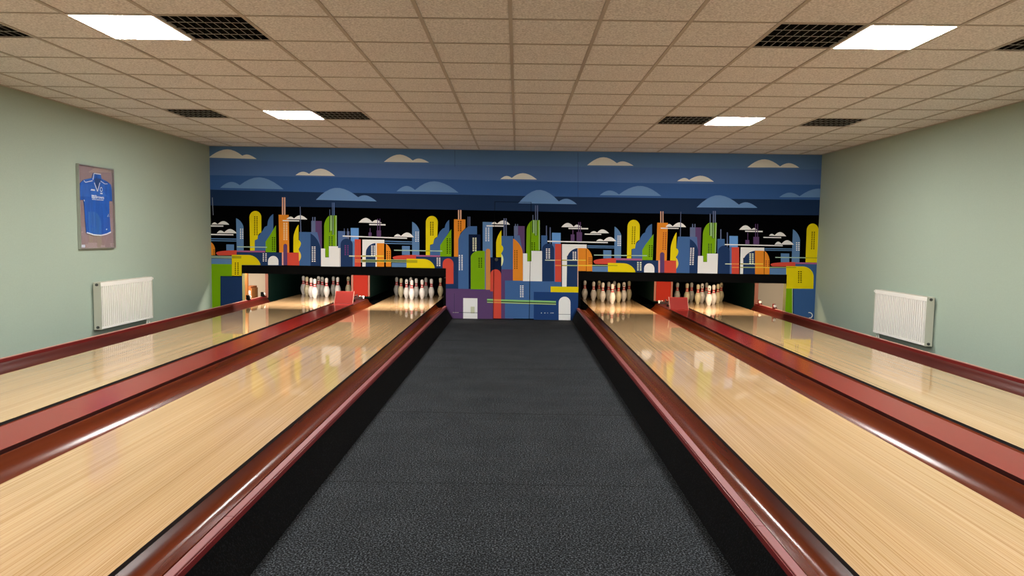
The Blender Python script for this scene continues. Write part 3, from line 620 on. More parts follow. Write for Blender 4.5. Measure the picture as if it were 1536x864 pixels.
('yellow',6,[-4.8346,1.0372,-4.664,1.0385,-4.664,0.8656,-4.6681,0.8655,-4.6708,0.6771,-4.8401,0.6767]),
('yellow',6,[-4.664,1.0385,-4.545,1.0394,-4.5108,1.0353,-4.4766,1.0251,-4.4439,1.0089,-4.4137,0.9875,-4.3874,0.9618,-4.3659,0.9325,-4.35,0.901,-4.3403,0.8683,-4.664,0.8656]),
('olive',7,[-4.8326,1.0178,-4.6717,1.0178,-4.6723,0.9754,-4.8332,0.9754]),
('black',7,[-4.786,0.9033,-4.7653,0.9036,-4.7656,0.8864,-4.7863,0.8861]),
('black',7,[-4.7423,0.9039,-4.7193,0.9043,-4.7196,0.8871,-4.7426,0.8867]),
('black',7,[-4.7865,0.8721,-4.7658,0.8724,-4.766,0.8552,-4.7867,0.8549]),
('black',7,[-4.7428,0.8728,-4.7198,0.8731,-4.72,0.8559,-4.743,0.8556]),
('black',7,[-4.787,0.8409,-4.7662,0.8412,-4.7665,0.824,-4.7872,0.8237]),
('black',7,[-4.7432,0.8416,-4.7202,0.842,-4.7205,0.8247,-4.7435,0.8244]),
('black',7,[-4.7874,0.8097,-4.7667,0.81,-4.767,0.7928,-4.7877,0.7925]),
('black',7,[-4.7437,0.8104,-4.7207,0.8108,-4.7209,0.7935,-4.7439,0.7932]),
('black',7,[-4.7879,0.7785,-4.7672,0.7788,-4.7674,0.7616,-4.7882,0.7613]),
('black',7,[-4.7441,0.7792,-4.7211,0.7795,-4.7214,0.7623,-4.7444,0.762]),
('black',7,[-4.7884,0.7473,-4.7676,0.7476,-4.7679,0.7304,-4.7886,0.73]),
('black',7,[-4.7446,0.748,-4.7216,0.7483,-4.7218,0.7311,-4.7449,0.7307]),
('black',7,[-4.7888,0.716,-4.7681,0.7164,-4.7684,0.6991,-4.7891,0.6988]),
('black',7,[-4.7451,0.7167,-4.722,0.7171,-4.7223,0.6998,-4.7453,0.6995]),
('darknavy',3,[-5.0383,0.6697,-4.664,0.6698,-4.664,0.0715,-5.0483,0.0713]),
('navy',4,[-5.027,0.6583,-4.664,0.6583,-4.664,0.0716,-5.0367,0.0714]),
('steel',1,[-3.4618,1.6385,-3.391,1.6384,-3.393,1.313,-3.464,1.3119]),
('purple',2,[-3.399,1.6383,-3.2836,1.6378,-3.2816,1.1549,-3.402,1.153]),
('steel',2,[-3.4454,1.7024,-3.4294,1.7024,-3.4317,1.3578,-3.4477,1.3578]),
('steel',3,[-3.41,1.703,-3.3906,1.703,-3.3927,1.3584,-3.4122,1.3584]),
('steel',5,[-3.6566,1.8794,-3.6451,1.8796,-3.6348,1.446,-3.6508,1.4458]),
('orange',6,[-4.0222,1.7345,-3.8497,1.7348,-3.8441,1.0891,-4.0174,1.0898]),
('tan',7,[-3.9622,2.0311,-3.9393,2.0311,-3.9422,1.7344,-3.9651,1.7344]),
('tan',5,[-3.9268,2.0317,-3.9028,2.0317,-3.9057,1.7349,-3.9297,1.735]),
('peach',7,[-3.9413,1.5978,-3.915,1.5982,-3.9151,1.5788,-3.9415,1.5785]),
('peach',7,[-3.8989,1.5984,-3.8726,1.5988,-3.8728,1.5795,-3.8991,1.5791]),
('peach',7,[-3.9416,1.5673,-3.9153,1.5677,-3.9154,1.5484,-3.9418,1.548]),
('peach',7,[-3.8992,1.568,-3.8729,1.5684,-3.8731,1.549,-3.8994,1.5486]),
('peach',7,[-3.9419,1.5369,-3.9155,1.5373,-3.9157,1.5179,-3.9421,1.5175]),
('peach',7,[-3.8995,1.5375,-3.8732,1.5379,-3.8734,1.5186,-3.8997,1.5182]),
('peach',7,[-3.9422,1.5064,-3.9158,1.5068,-3.916,1.4875,-3.9424,1.4871]),
('peach',7,[-3.8998,1.5071,-3.8735,1.5075,-3.8737,1.4881,-3.9,1.4877]),
('peach',7,[-3.9425,1.4759,-3.9161,1.4763,-3.9163,1.457,-3.9426,1.4566]),
('peach',7,[-3.9001,1.4766,-3.8738,1.477,-3.8739,1.4576,-3.9003,1.4572]),
('peach',7,[-3.9428,1.4454,-3.9164,1.4458,-3.9166,1.4265,-3.9429,1.4261]),
('peach',7,[-3.9004,1.4461,-3.8741,1.4465,-3.8742,1.4271,-3.9006,1.4267]),
('peach',7,[-3.9431,1.4149,-3.9167,1.4153,-3.9169,1.396,-3.9432,1.3956]),
('peach',7,[-3.9007,1.4156,-3.8743,1.416,-3.8745,1.3966,-3.9009,1.3962]),
('peach',7,[-3.9434,1.3844,-3.917,1.3848,-3.9172,1.3655,-3.9435,1.3651]),
('peach',7,[-3.901,1.3851,-3.8746,1.3855,-3.8748,1.3661,-3.9011,1.3657]),
('peach',7,[-3.9436,1.3539,-3.9173,1.3543,-3.9175,1.3349,-3.9438,1.3345]),
('peach',7,[-3.9013,1.3546,-3.8749,1.355,-3.8751,1.3356,-3.9014,1.3352]),
('peach',7,[-3.9439,1.3234,-3.9176,1.3238,-3.9178,1.3044,-3.9441,1.304]),
('peach',7,[-3.9015,1.324,-3.8752,1.3244,-3.8754,1.305,-3.9017,1.3046]),
('white',7,[-3.8904,1.6605,-3.8756,1.675,-3.8609,1.6869,-3.8462,1.6962,-3.8315,1.7027,-3.8169,1.7059,-3.8023,1.7042,-3.7878,1.698,-3.7733,1.6878,-3.7588,1.6738,-3.733,1.6963,-3.7074,1.7133,-3.6818,1.7247,-3.6562,1.7298,-3.6307,1.7274,-3.6053,1.7184,-3.5799,1.7042,-3.5545,1.6851,-3.5291,1.6613]),
('white',7,[-3.9534,1.6458,-3.6675,1.6457,-3.6677,1.6253,-3.9536,1.6254]),
('steel',8,[-3.6542,1.7412,-3.6405,1.7414,-3.64,1.6563,-3.6537,1.6561]),
('blue',6,[-3.6691,1.4467,-3.3601,1.4466,-3.3636,0.8708,-3.6737,0.8708]),
('steelblue',7,[-3.4746,1.4462,-3.3601,1.4468,-3.2932,1.1433,-3.4766,1.1404]),
('navy',8,[-3.4807,0.8702,-3.477,1.4233,-3.4471,1.407,-3.4174,1.3834,-3.3891,1.3534,-3.3631,1.3183,-3.3406,1.2793,-3.3223,1.2379,-3.309,1.1958,-3.3011,1.1546,-3.2993,0.8707]),
('white',9,[-3.4567,1.1996,-3.4327,1.2,-3.4328,1.1828,-3.4569,1.1824]),
('white',9,[-3.4189,1.2002,-3.3926,1.2006,-3.3927,1.1834,-3.419,1.183]),
('white',9,[-3.4569,1.1692,-3.4329,1.1695,-3.433,1.1524,-3.4571,1.152]),
('white',9,[-3.4191,1.1697,-3.3927,1.1702,-3.3929,1.153,-3.4192,1.1526]),
('white',9,[-3.4571,1.1387,-3.4331,1.1391,-3.4332,1.122,-3.4573,1.1216]),
('white',9,[-3.4193,1.1393,-3.3929,1.1397,-3.393,1.1226,-3.4194,1.1222]),
('white',9,[-3.4574,1.1083,-3.4333,1.1087,-3.4334,1.0915,-3.4575,1.0912]),
('white',9,[-3.4195,1.1089,-3.3931,1.1093,-3.3932,1.0921,-3.4196,1.0917]),
('white',9,[-3.4576,1.0779,-3.4335,1.0782,-3.4336,1.0611,-3.4577,1.0607]),
('white',9,[-3.4197,1.0784,-3.3933,1.0788,-3.3934,1.0617,-3.4198,1.0613]),
('white',9,[-3.4578,1.0474,-3.4337,1.0478,-3.4338,1.0306,-3.4579,1.0302]),
('white',9,[-3.4199,1.048,-3.3935,1.0484,-3.3936,1.0312,-3.42,1.0308]),
('white',9,[-3.458,1.0169,-3.4339,1.0173,-3.434,1.0001,-3.4581,0.9998]),
('white',9,[-3.4201,1.0175,-3.3937,1.0179,-3.3938,1.0007,-3.4202,1.0003]),
('white',9,[-3.4582,0.9864,-3.4341,0.9868,-3.4342,0.9696,-3.4583,0.9693]),
('white',9,[-3.4203,0.987,-3.3939,0.9874,-3.394,0.9703,-3.4204,0.9698]),
('white',9,[-3.4584,0.9559,-3.4342,0.9563,-3.4344,0.9391,-3.4585,0.9388]),
('white',9,[-3.4205,0.9565,-3.3941,0.9569,-3.3942,0.9398,-3.4206,0.9393]),
('pink',7,[-3.9714,1.0931,-3.9404,1.0931,-3.9426,0.872,-3.9736,0.872]),
('red',7,[-3.8785,1.0901,-3.672,1.0901,-3.6737,0.8725,-3.8805,0.8725]),
('purple',8,[-3.8817,0.8732,-3.9483,0.8721,-3.9451,1.2052,-3.9439,1.2138,-3.9405,1.2219,-3.9351,1.2288,-3.9282,1.2342,-3.9201,1.2376,-3.9115,1.2389,-3.9029,1.2379,-3.8949,1.2347,-3.8881,1.2295,-3.8829,1.2227,-3.8796,1.2148,-3.8786,1.2063]),
('yellow',7,[-3.6807,1.5682,-3.6828,1.3085,-3.6828,1.3085,-3.6755,1.3044,-3.6683,1.2987,-3.6616,1.2917,-3.6556,1.2835,-3.6507,1.2745,-3.6468,1.2651,-3.6443,1.2556,-3.6432,1.2464,-3.6527,1.2063,-3.6555,1.2012,-3.6589,1.1951,-3.6628,1.1882,-3.6669,1.1809,-3.6711,1.1733,-3.6753,1.1658,-3.6793,1.1586,-3.683,1.1521,-3.6834,1.0915,-3.7741,1.0936,-3.7707,1.3528,-3.7672,1.379,-3.761,1.4077,-3.7523,1.4377,-3.7414,1.4679,-3.7288,1.4971,-3.7148,1.5242,-3.7002,1.5482,-3.6853,1.5681]),
('gold',8,[-3.683,1.1487,-3.6718,1.1146,-3.6662,1.109,-3.6607,1.1012,-3.6556,1.0915,-3.6511,1.0803,-3.6473,1.068,-3.6443,1.055,-3.6424,1.042,-3.6415,1.0293,-3.6425,1.0196,-3.6447,1.0091,-3.6478,0.9979,-3.6518,0.9867,-3.6566,0.9757,-3.6618,0.9654,-3.6674,0.9563,-3.6731,0.9486,-3.6811,0.9485]),
('green',1,[-3.0293,1.2101,-3.0272,1.7369,-3.1391,1.7375,-3.1576,1.7278,-3.1758,1.7127,-3.1929,1.693,-3.2084,1.6692,-3.2215,1.6424,-3.2319,1.6136,-3.2391,1.5839,-3.2429,1.5543,-3.2473,1.144,-3.2221,1.1444,-3.2227,1.0231,-3.1654,1.024,-3.1645,1.2081]),
('lightgreen',2,[-3.1346,1.7333,-3.1095,1.7332,-3.1106,1.4765,-3.1358,1.4765]),
('lightgreen',2,[-3.0946,1.7338,-3.0821,1.7338,-3.0834,1.4087,-3.096,1.4087]),
('lightgreen',2,[-3.0432,1.7346,-3.0273,1.7345,-3.0293,1.2157,-3.0453,1.2157]),
('darkline',2,[-3.1528,1.7351,-3.1414,1.7351,-3.1428,1.4465,-3.1542,1.4465]),
('darkline',3,[-3.1083,1.7358,-3.0957,1.7358,-3.0972,1.4085,-3.1098,1.4085]),
('darkline',3,[-3.082,1.7362,-3.0695,1.7362,-3.0709,1.4089,-3.0834,1.4089]),
('steel',2,[-3.1489,1.836,-3.1398,1.836,-3.1403,1.7352,-3.1494,1.7352]),
('steelblue',5,[-3.1062,1.9544,-3.0937,1.9544,-3.0946,1.7381,-3.1072,1.7381]),
('steelblue',5,[-3.0811,1.9548,-3.0617,1.9548,-3.0626,1.7385,-3.082,1.7385]),
('darkline',2,[-3.1625,1.3774,-3.1408,1.3778,-3.1409,1.3607,-3.1626,1.3604]),
('darkline',2,[-3.1202,1.3781,-3.0973,1.3784,-3.0974,1.3613,-3.1203,1.361]),
('darkline',2,[-3.1627,1.348,-3.1409,1.3484,-3.141,1.3313,-3.1628,1.3309]),
('darkline',2,[-3.1203,1.3487,-3.0974,1.349,-3.0975,1.3319,-3.1204,1.3316]),
('darkline',2,[-3.1628,1.3186,-3.1411,1.319,-3.1411,1.3019,-3.1629,1.3015]),
('darkline',2,[-3.1205,1.3193,-3.0976,1.3196,-3.0976,1.3025,-3.1205,1.3022]),
('darkline',2,[-3.163,1.2892,-3.1412,1.2895,-3.1413,1.2724,-3.163,1.2721]),
('darkline',2,[-3.1206,1.2899,-3.0977,1.2902,-3.0978,1.2731,-3.1207,1.2727]),
('darkline',2,[-3.1631,1.2598,-3.1413,1.2601,-3.1414,1.243,-3.1632,1.2427]),
('darkline',2,[-3.1207,1.2604,-3.0978,1.2608,-3.0979,1.2437,-3.1208,1.2433]),
('darkline',2,[-3.1632,1.2303,-3.1415,1.2307,-3.1415,1.2135,-3.1633,1.2132]),
('darkline',2,[-3.1208,1.231,-3.0979,1.2313,-3.098,1.2142,-3.1209,1.2139]),
('white',9,[-3.2999,1.1683,-3.2266,1.1683,-3.2273,1.0185,-3.1631,1.0195,-3.1622,1.2104,-2.9629,1.2111,-2.9641,0.8622,-3.2993,0.8627]),
('steelblue',10,[-3.0054,1.4715,-2.8819,1.4711,-2.8822,1.3891,-2.8112,1.3902,-2.8115,1.299,-2.9492,1.1828,-3.0065,1.1819]),
('steel',11,[-2.9023,1.5163,-2.8909,1.5163,-2.8911,1.4686,-2.9025,1.4686]),
('steel',11,[-2.8452,1.5172,-2.8315,1.5172,-2.8316,1.4695,-2.8453,1.4695]),
('steel',12,[-2.8545,1.4695,-2.811,1.4695,-2.8114,1.3386,-2.8548,1.3386]),
('cloudlight',1,[-2.788,1.5281,-2.6509,1.5281,-2.6512,1.3004,-2.7886,1.3004]),
('lightblue',1,[-2.7886,1.2999,-2.7176,1.2999,-2.7184,0.8701,-2.7896,0.87]),
('navy',13,[-2.7552,0.8666,-2.9641,0.8633,-2.9628,1.2408,-2.9591,1.2677,-2.9486,1.2929,-2.932,1.3147,-2.9104,1.3315,-2.8852,1.3422,-2.8582,1.3462,-2.8313,1.3431,-2.8062,1.3331,-2.7847,1.3169,-2.7682,1.2957,-2.7578,1.2708,-2.7543,1.244]),
('maroon',14,[-2.8918,1.2311,-2.8689,1.2314,-2.8689,1.2143,-2.8918,1.2139]),
('maroon',14,[-2.846,1.2318,-2.8254,1.2321,-2.8254,1.215,-2.846,1.2146]),
('maroon',14,[-2.8919,1.2009,-2.869,1.2013,-2.869,1.1842,-2.8919,1.1838]),
('maroon',14,[-2.8461,1.2016,-2.8254,1.202,-2.8255,1.1848,-2.8461,1.1845]),
('maroon',14,[-2.892,1.1708,-2.8691,1.1711,-2.8691,1.154,-2.892,1.1537]),
('maroon',14,[-2.8461,1.1715,-2.8255,1.1718,-2.8256,1.1547,-2.8462,1.1544]),
('maroon',14,[-2.8921,1.1406,-2.8691,1.141,-2.8692,1.1238,-2.8921,1.1235]),
('maroon',14,[-2.8462,1.1413,-2.8256,1.1417,-2.8256,1.1245,-2.8463,1.1242]),
('maroon',14,[-2.8921,1.1105,-2.8692,1.1108,-2.8693,1.0937,-2.8922,1.0933]),
('maroon',14,[-2.8463,1.1112,-2.8257,1.1115,-2.8257,1.0943,-2.8463,1.094]),
('maroon',14,[-2.8922,1.0803,-2.8693,1.0806,-2.8694,1.0635,-2.8923,1.0631]),
('maroon',14,[-2.8464,1.081,-2.8258,1.0813,-2.8258,1.0642,-2.8464,1.0638]),
('red',2,[-2.7198,1.3354,-2.6146,1.3354,-2.6152,0.8691,-2.7207,0.8691]),
('purple',1,[-2.4818,1.4559,-2.4292,1.4559,-2.4292,1.3865,-2.4818,1.3865]),
('purple',2,[-2.4612,1.5321,-2.4475,1.5321,-2.4475,1.4525,-2.4612,1.4525]),
('purple',1,[-2.3424,1.4935,-2.267,1.4935,-2.2669,1.3774,-2.3423,1.3774]),
('white',1,[-2.6519,1.6223,-2.6258,1.6511,-2.5998,1.674,-2.5738,1.6909,-2.5478,1.7011,-2.5218,1.7032,-2.4958,1.6965,-2.4698,1.6828,-2.4438,1.6625,-2.4178,1.636,-2.3998,1.6518,-2.3818,1.6634,-2.3638,1.6705,-2.3458,1.6726,-2.3278,1.6689,-2.3098,1.661,-2.2917,1.6496,-2.2737,1.6348,-2.2557,1.6169]),
('white',1,[-2.4692,1.6022,-2.1917,1.6021,-2.1917,1.5794,-2.4692,1.5795]),
('purple',2,[-2.3311,1.693,-2.3185,1.693,-2.3184,1.4886,-2.331,1.4886]),
('purple',2,[-2.2946,1.6936,-2.2797,1.6936,-2.2795,1.4892,-2.2944,1.4892]),
('white',13,[-2.9256,1.3976,-1.8211,1.3756,-1.821,1.3563,-2.9257,1.3782]),
('white',1,[-2.5882,1.3332,-2.2108,1.3333,-2.2107,1.274,-2.3617,1.2717,-2.3616,0.8716,-2.5888,0.8703]),
('navy',2,[-2.3617,1.2762,-2.3927,1.271,-2.4227,1.2605,-2.4506,1.2452,-2.4754,1.2255,-2.4961,1.2023,-2.5119,1.1764,-2.5222,1.1489,-2.5266,1.1208,-2.5325,0.8701,-2.3616,0.8716]),
('white',3,[-2.4361,1.2306,-2.4098,1.231,-2.4098,1.2105,-2.4361,1.2101]),
('white',3,[-2.3938,1.2313,-2.3697,1.2316,-2.3697,1.2111,-2.3938,1.2107]),
('white',3,[-2.4361,1.2007,-2.4098,1.2011,-2.4098,1.1806,-2.4361,1.1802]),
('white',3,[-2.3938,1.2014,-2.3697,1.2017,-2.3697,1.1812,-2.3938,1.1808]),
('white',3,[-2.4361,1.1708,-2.4098,1.1712,-2.4098,1.1507,-2.4361,1.1503]),
('white',3,[-2.3938,1.1715,-2.3697,1.1718,-2.3697,1.1513,-2.3938,1.1509]),
('white',3,[-2.4361,1.1409,-2.4098,1.1413,-2.4098,1.1207,-2.4361,1.1203]),
('white',3,[-2.3938,1.1416,-2.3697,1.1419,-2.3697,1.1214,-2.3938,1.121]),
('white',3,[-2.4361,1.111,-2.4098,1.1114,-2.4098,1.0908,-2.4361,1.0904]),
('white',3,[-2.3938,1.1116,-2.3697,1.112,-2.3697,1.0914,-2.3938,1.091]),
('white',3,[-2.4361,1.081,-2.4098,1.0814,-2.4098,1.0609,-2.4361,1.0604]),
('white',3,[-2.3938,1.0817,-2.3697,1.082,-2.3697,1.0615,-2.3937,1.0611]),
('white',3,[-2.3617,1.2833,-2.34,1.2833,-2.3398,0.8717,-2.3616,0.8717]),
('orange',4,[-2.34,1.2753,-2.2142,1.2753,-2.2136,0.8729,-2.3398,0.8729]),
('orange',1,[-2.1827,0.8744,-2.1833,1.2653,-2.1694,1.2569,-2.1555,1.2457,-2.1421,1.2322,-2.1298,1.2169,-2.119,1.2004,-2.1102,1.1834,-2.1036,1.1664,-2.0995,1.1502,-2.0944,0.8757]),
('black',2,[-2.167,1.1383,-2.1499,1.1386,-2.1498,1.1237,-2.167,1.1234]),
('black',2,[-2.127,1.1389,-2.1121,1.1391,-2.1121,1.1243,-2.1269,1.1241]),
('black',2,[-2.167,1.1069,-2.1498,1.1071,-2.1498,1.0923,-2.167,1.092]),
('black',2,[-2.1269,1.1075,-2.112,1.1077,-2.112,1.0929,-2.1269,1.0926]),
('black',2,[-2.1669,1.0755,-2.1498,1.0757,-2.1497,1.0609,-2.1669,1.0606]),
('black',2,[-2.1269,1.0761,-2.112,1.0763,-2.1119,1.0614,-2.1268,1.0612]),
('black',2,[-2.1669,1.044,-2.1497,1.0443,-2.1497,1.0294,-2.1669,1.0292]),
('black',2,[-2.1268,1.0446,-2.1119,1.0449,-2.1119,1.03,-2.1268,1.0298]),
('black',2,[-2.1668,1.0126,-2.1497,1.0128,-2.1496,0.998,-2.1668,0.9977]),
('black',2,[-2.1267,1.0132,-2.1118,1.0134,-2.1118,0.9985,-2.1267,0.9983]),
('lightblue',1,[-2.0831,0.9432,-1.8275,0.9432,-1.8272,0.871,-2.0829,0.871]),
('lightblue',1,[-2.2051,1.3197,-1.7317,1.3132,-1.7316,1.2961,-2.205,1.3026]),
('lightblue',2,[-2.205,1.2832,-1.7316,1.279,-1.7315,1.2631,-2.205,1.2672]),
('lineorange',3,[-2.7204,1.0591,-2.6172,1.0591,-2.6172,1.0386,-2.7204,1.0386]),
('olive',3,[-2.5885,1.0608,-2.5301,1.0608,-2.5301,1.0402,-2.5886,1.0402]),
('paleline2',4,[-2.6172,1.0602,-2.5885,1.0602,-2.5886,1.0396,-2.6172,1.0396]),
('paleline2',4,[-2.5301,1.0626,-2.3651,1.0626,-2.3651,1.042,-2.5301,1.042]),
('lineyellow',5,[-2.3651,1.065,-2.2185,1.065,-2.2184,1.0444,-2.3651,1.0444]),
('paleline2',14,[-2.8155,1.0576,-2.7204,1.0576,-2.7204,1.037,-2.8155,1.037]),
('darkgreen',5,[-2.6173,0.9883,-1.8277,0.9883,-1.8276,0.9608,-2.6173,0.9608]),
('lineorange',6,[-2.7159,0.9882,-2.6173,0.9882,-2.6173,0.9745,-2.7159,0.9745]),
('paleline2',7,[-2.6173,0.9892,-2.5886,0.9892,-2.5886,0.9755,-2.6173,0.9755]),
('olive',8,[-2.5886,0.9899,-2.5302,0.9899,-2.5302,0.9762,-2.5886,0.9762]),
('palegreen',9,[-2.5302,0.9918,-2.3422,0.9918,-2.3422,0.9781,-2.5302,0.9781]),
('lineyellow',10,[-2.3422,0.9942,-2.2161,0.9942,-2.2161,0.9805,-2.3422,0.9805]),
('palegreen',11,[-2.2161,0.9955,-2.1817,0.9955,-2.1817,0.9817,-2.2161,0.9817]),
('lineyellow',12,[-2.1817,0.9964,-2.0958,0.9964,-2.0957,0.9827,-2.1817,0.9827]),
('palegreen',13,[-2.0958,0.9992,-1.8277,0.9992,-1.8276,0.9854,-2.0957,0.9854]),
('lineorange',3,[-2.716,0.9573,-2.6173,0.9573,-2.6173,0.9436,-2.716,0.9436]),
('paleline2',4,[-2.6173,0.9583,-2.5887,0.9583,-2.5887,0.9446,-2.6173,0.9446]),
('olive',5,[-2.5887,0.959,-2.5302,0.959,-2.5302,0.9453,-2.5887,0.9453]),
('palegreen',6,[-2.5302,0.9609,-2.3421,0.9609,-2.3421,0.9472,-2.5302,0.9472]),
('lineyellow',7,[-2.3421,0.9633,-2.216,0.9633,-2.216,0.9496,-2.3421,0.9496]),
('palegreen',8,[-2.2161,0.9646,-2.1817,0.9646,-2.1816,0.9508,-2.216,0.9508]),
('lineyellow',9,[-2.1817,0.9655,-2.0957,0.9655,-2.0957,0.9518,-2.1816,0.9518]),
('palegreen',10,[-2.0957,0.9683,-1.8276,0.9683,-1.8275,0.9545,-2.0957,0.9545]),
('lightblue',3,[-1.733,1.0816,-1.7354,1.6486,-1.7115,1.6372,-1.6901,1.6219,-1.6698,1.6033,-1.6514,1.5821,-1.6356,1.559,-1.623,1.5351,-1.6141,1.5111,-1.6092,1.4881,-1.6094,1.0812]),
('white',14,[-2.0474,1.3916,-2.0339,1.4067,-2.0203,1.4189,-2.0068,1.4281,-1.9932,1.434,-1.9796,1.4359,-1.966,1.4331,-1.9524,1.4267,-1.9388,1.4168,-1.9252,1.4037,-1.9005,1.4276,-1.8758,1.446,-1.8511,1.4584,-1.8264,1.4643,-1.8016,1.4624,-1.7768,1.4523,-1.752,1.4356,-1.7272,1.4128,-1.7023,1.3843]),
('white',4,[-1.6799,1.4808,-1.6594,1.4811,-1.6593,1.464,-1.6798,1.4637]),
('white',4,[-1.6411,1.4813,-1.6228,1.4816,-1.6227,1.4646,-1.641,1.4643]),
('white',4,[-1.6798,1.4503,-1.6592,1.4506,-1.6591,1.4335,-1.6797,1.4332]),
('white',4,[-1.6409,1.4509,-1.6227,1.4511,-1.6226,1.4341,-1.6409,1.4338]),
('white',4,[-1.6796,1.4198,-1.6591,1.4201,-1.659,1.403,-1.6795,1.4027]),
('white',4,[-1.6408,1.4204,-1.6225,1.4207,-1.6224,1.4036,-1.6407,1.4033]),
('white',4,[-1.6795,1.3893,-1.6589,1.3896,-1.6588,1.3725,-1.6794,1.3722]),
('white',4,[-1.6406,1.3899,-1.6224,1.3902,-1.6223,1.3731,-1.6406,1.3728]),
('white',4,[-1.6793,1.3588,-1.6588,1.3591,-1.6587,1.342,-1.6793,1.3417]),
('white',4,[-1.6405,1.3594,-1.6222,1.3597,-1.6221,1.3426,-1.6404,1.3423]),
('white',4,[-1.6792,1.3283,-1.6586,1.3286,-1.6585,1.3115,-1.6791,1.3112]),
('white',4,[-1.6403,1.3289,-1.6221,1.3291,-1.622,1.3121,-1.6403,1.3118]),
('lightblue',1,[-1.9075,1.2341,-1.7737,1.234,-1.7731,1.0811,-1.907,1.0811]),
('blue',1,[-1.15,1.6368,-1.1538,1.6306,-1.1628,1.6118,-1.1697,1.5926,-1.1741,1.5737,-1.176,1.556,-1.2124,1.5395,-1.2633,1.4865,-1.3026,1.3972,-1.3616,1.3439,-1.3726,1.2777,-1.4227,1.2518,-1.4217,1.0807,-1.2489,1.0833,-1.2502,1.2602,-1.15,1.4153]),
('blue',1,[-1.1018,1.6887,-1.1041,1.6887,-1.1176,1.678,-1.1308,1.6644,-1.143,1.6484,-1.15,1.6368,-1.15,1.4153,-1.0979,1.4958]),
('yellow',2,[-1.5016,1.643,-1.4998,1.6643,-1.494,1.6848,-1.4847,1.7037,-1.472,1.7204,-1.4566,1.7342,-1.4389,1.7445,-1.4197,1.751,-1.3997,1.7534,-1.3797,1.7516,-1.3604,1.7457,-1.3426,1.7359,-1.327,1.7226,-1.3141,1.7063,-1.3045,1.6876,-1.2985,1.6673,-1.2964,1.6461,-1.3026,1.3972,-1.3142,1.3935,-1.3254,1.3877,-1.3359,1.3801,-1.3451,1.371,-1.3528,1.3607,-1.3586,1.3496,-1.3623,1.3382,-1.3638,1.3268,-1.3726,1.2777,-1.4274,1.2586,-1.4262,1.076,-1.4983,1.0772]),
('black',3,[-1.4287,1.6515,-1.407,1.6518,-1.4069,1.6348,-1.4286,1.6345]),
('black',3,[-1.3911,1.652,-1.3694,1.6524,-1.3693,1.6354,-1.391,1.635]),
('black',3,[-1.4285,1.6213,-1.4068,1.6217,-1.4067,1.6046,-1.4284,1.6043]),
('black',3,[-1.3909,1.6219,-1.3692,1.6222,-1.3691,1.6052,-1.3908,1.6049]),
('black',3,[-1.4283,1.5912,-1.4066,1.5915,-1.4065,1.5745,-1.4282,1.5742]),
('black',3,[-1.3907,1.5918,-1.369,1.5921,-1.3689,1.5751,-1.3906,1.5747]),
('black',3,[-1.4281,1.561,-1.4064,1.5613,-1.4063,1.5443,-1.428,1.544]),
('black',3,[-1.3905,1.5616,-1.3688,1.5619,-1.3687,1.5449,-1.3904,1.5446]),
('black',3,[-1.4279,1.5308,-1.4063,1.5312,-1.4061,1.5141,-1.4278,1.5138]),
('black',3,[-1.3903,1.5314,-1.3686,1.5317,-1.3685,1.5147,-1.3902,1.5144]),
('black',3,[-1.4277,1.5007,-1.4061,1.501,-1.4059,1.4839,-1.4276,1.4836]),
('black',3,[-1.3901,1.5012,-1.3684,1.5015,-1.3683,1.4845,-1.39,1.4842]),
('black',3,[-1.4275,1.4704,-1.4059,1.4708,-1.4058,1.4537,-1.4274,1.4534]),
('black',3,[-1.3899,1.471,-1.3682,1.4713,-1.3681,1.4543,-1.3898,1.454]),
('black',3,[-1.4274,1.4402,-1.4057,1.4406,-1.4056,1.4235,-1.4273,1.4232]),
('black',3,[-1.3897,1.4408,-1.368,1.4411,-1.3679,1.4241,-1.3896,1.4237]),
('green',2,[-1.15,1.0654,-1.2522,1.065,-1.2536,1.2556,-1.2107,1.3235,-1.15,1.4107]),
('green',2,[-1.0652,1.5327,-1.06,1.0657,-1.15,1.0654,-1.15,1.4107]),
('black',3,[-1.1415,1.3758,-1.1198,1.3761,-1.1196,1.3601,-1.1413,1.3598]),
('black',3,[-1.0958,1.3764,-1.0764,1.3767,-1.0762,1.3608,-1.0957,1.3605]),
('black',3,[-1.1412,1.3453,-1.1195,1.3456,-1.1194,1.3297,-1.1411,1.3294]),
('black',3,[-1.0955,1.346,-1.0761,1.3463,-1.076,1.3304,-1.0954,1.3301]),
('black',3,[-1.141,1.3148,-1.1193,1.3152,-1.1191,1.2992,-1.1408,1.2989]),
('black',3,[-1.0953,1.3155,-1.0759,1.3158,-1.0757,1.2999,-1.0951,1.2996]),
('black',3,[-1.1407,1.2844,-1.119,1.2847,-1.1189,1.2688,-1.1406,1.2684]),
('black',3,[-1.095,1.2851,-1.0756,1.2854,-1.0755,1.2694,-1.0949,1.2691]),
('black',3,[-1.1405,1.2539,-1.1188,1.2542,-1.1186,1.2383,-1.1403,1.2379]),
('black',3,[-1.0948,1.2546,-1.0753,1.2549,-1.0752,1.2389,-1.0946,1.2386]),
('black',3,[-1.1402,1.2234,-1.1185,1.2237,-1.1184,1.2078,-1.1401,1.2074]),
('black',3,[-1.0945,1.2241,-1.0751,1.2244,-1.0749,1.2084,-1.0944,1.2081]),
('black',3,[-1.14,1.1929,-1.1183,1.1932,-1.1181,1.1773,-1.1398,1.1769]),
('black',3,[-1.0943,1.1936,-1.0748,1.1939,-1.0747,1.1779,-1.0941,1.1776]),
('black',3,[-1.1397,1.1624,-1.118,1.1627,-1.1179,1.1467,-1.1396,1.1464]),
('black',3,[-1.094,1.1631,-1.0746,1.1634,-1.0744,1.1474,-1.0939,1.1471]),
('black',3,[-1.1395,1.1318,-1.1178,1.1322,-1.1176,1.1162,-1.1393,1.1159]),
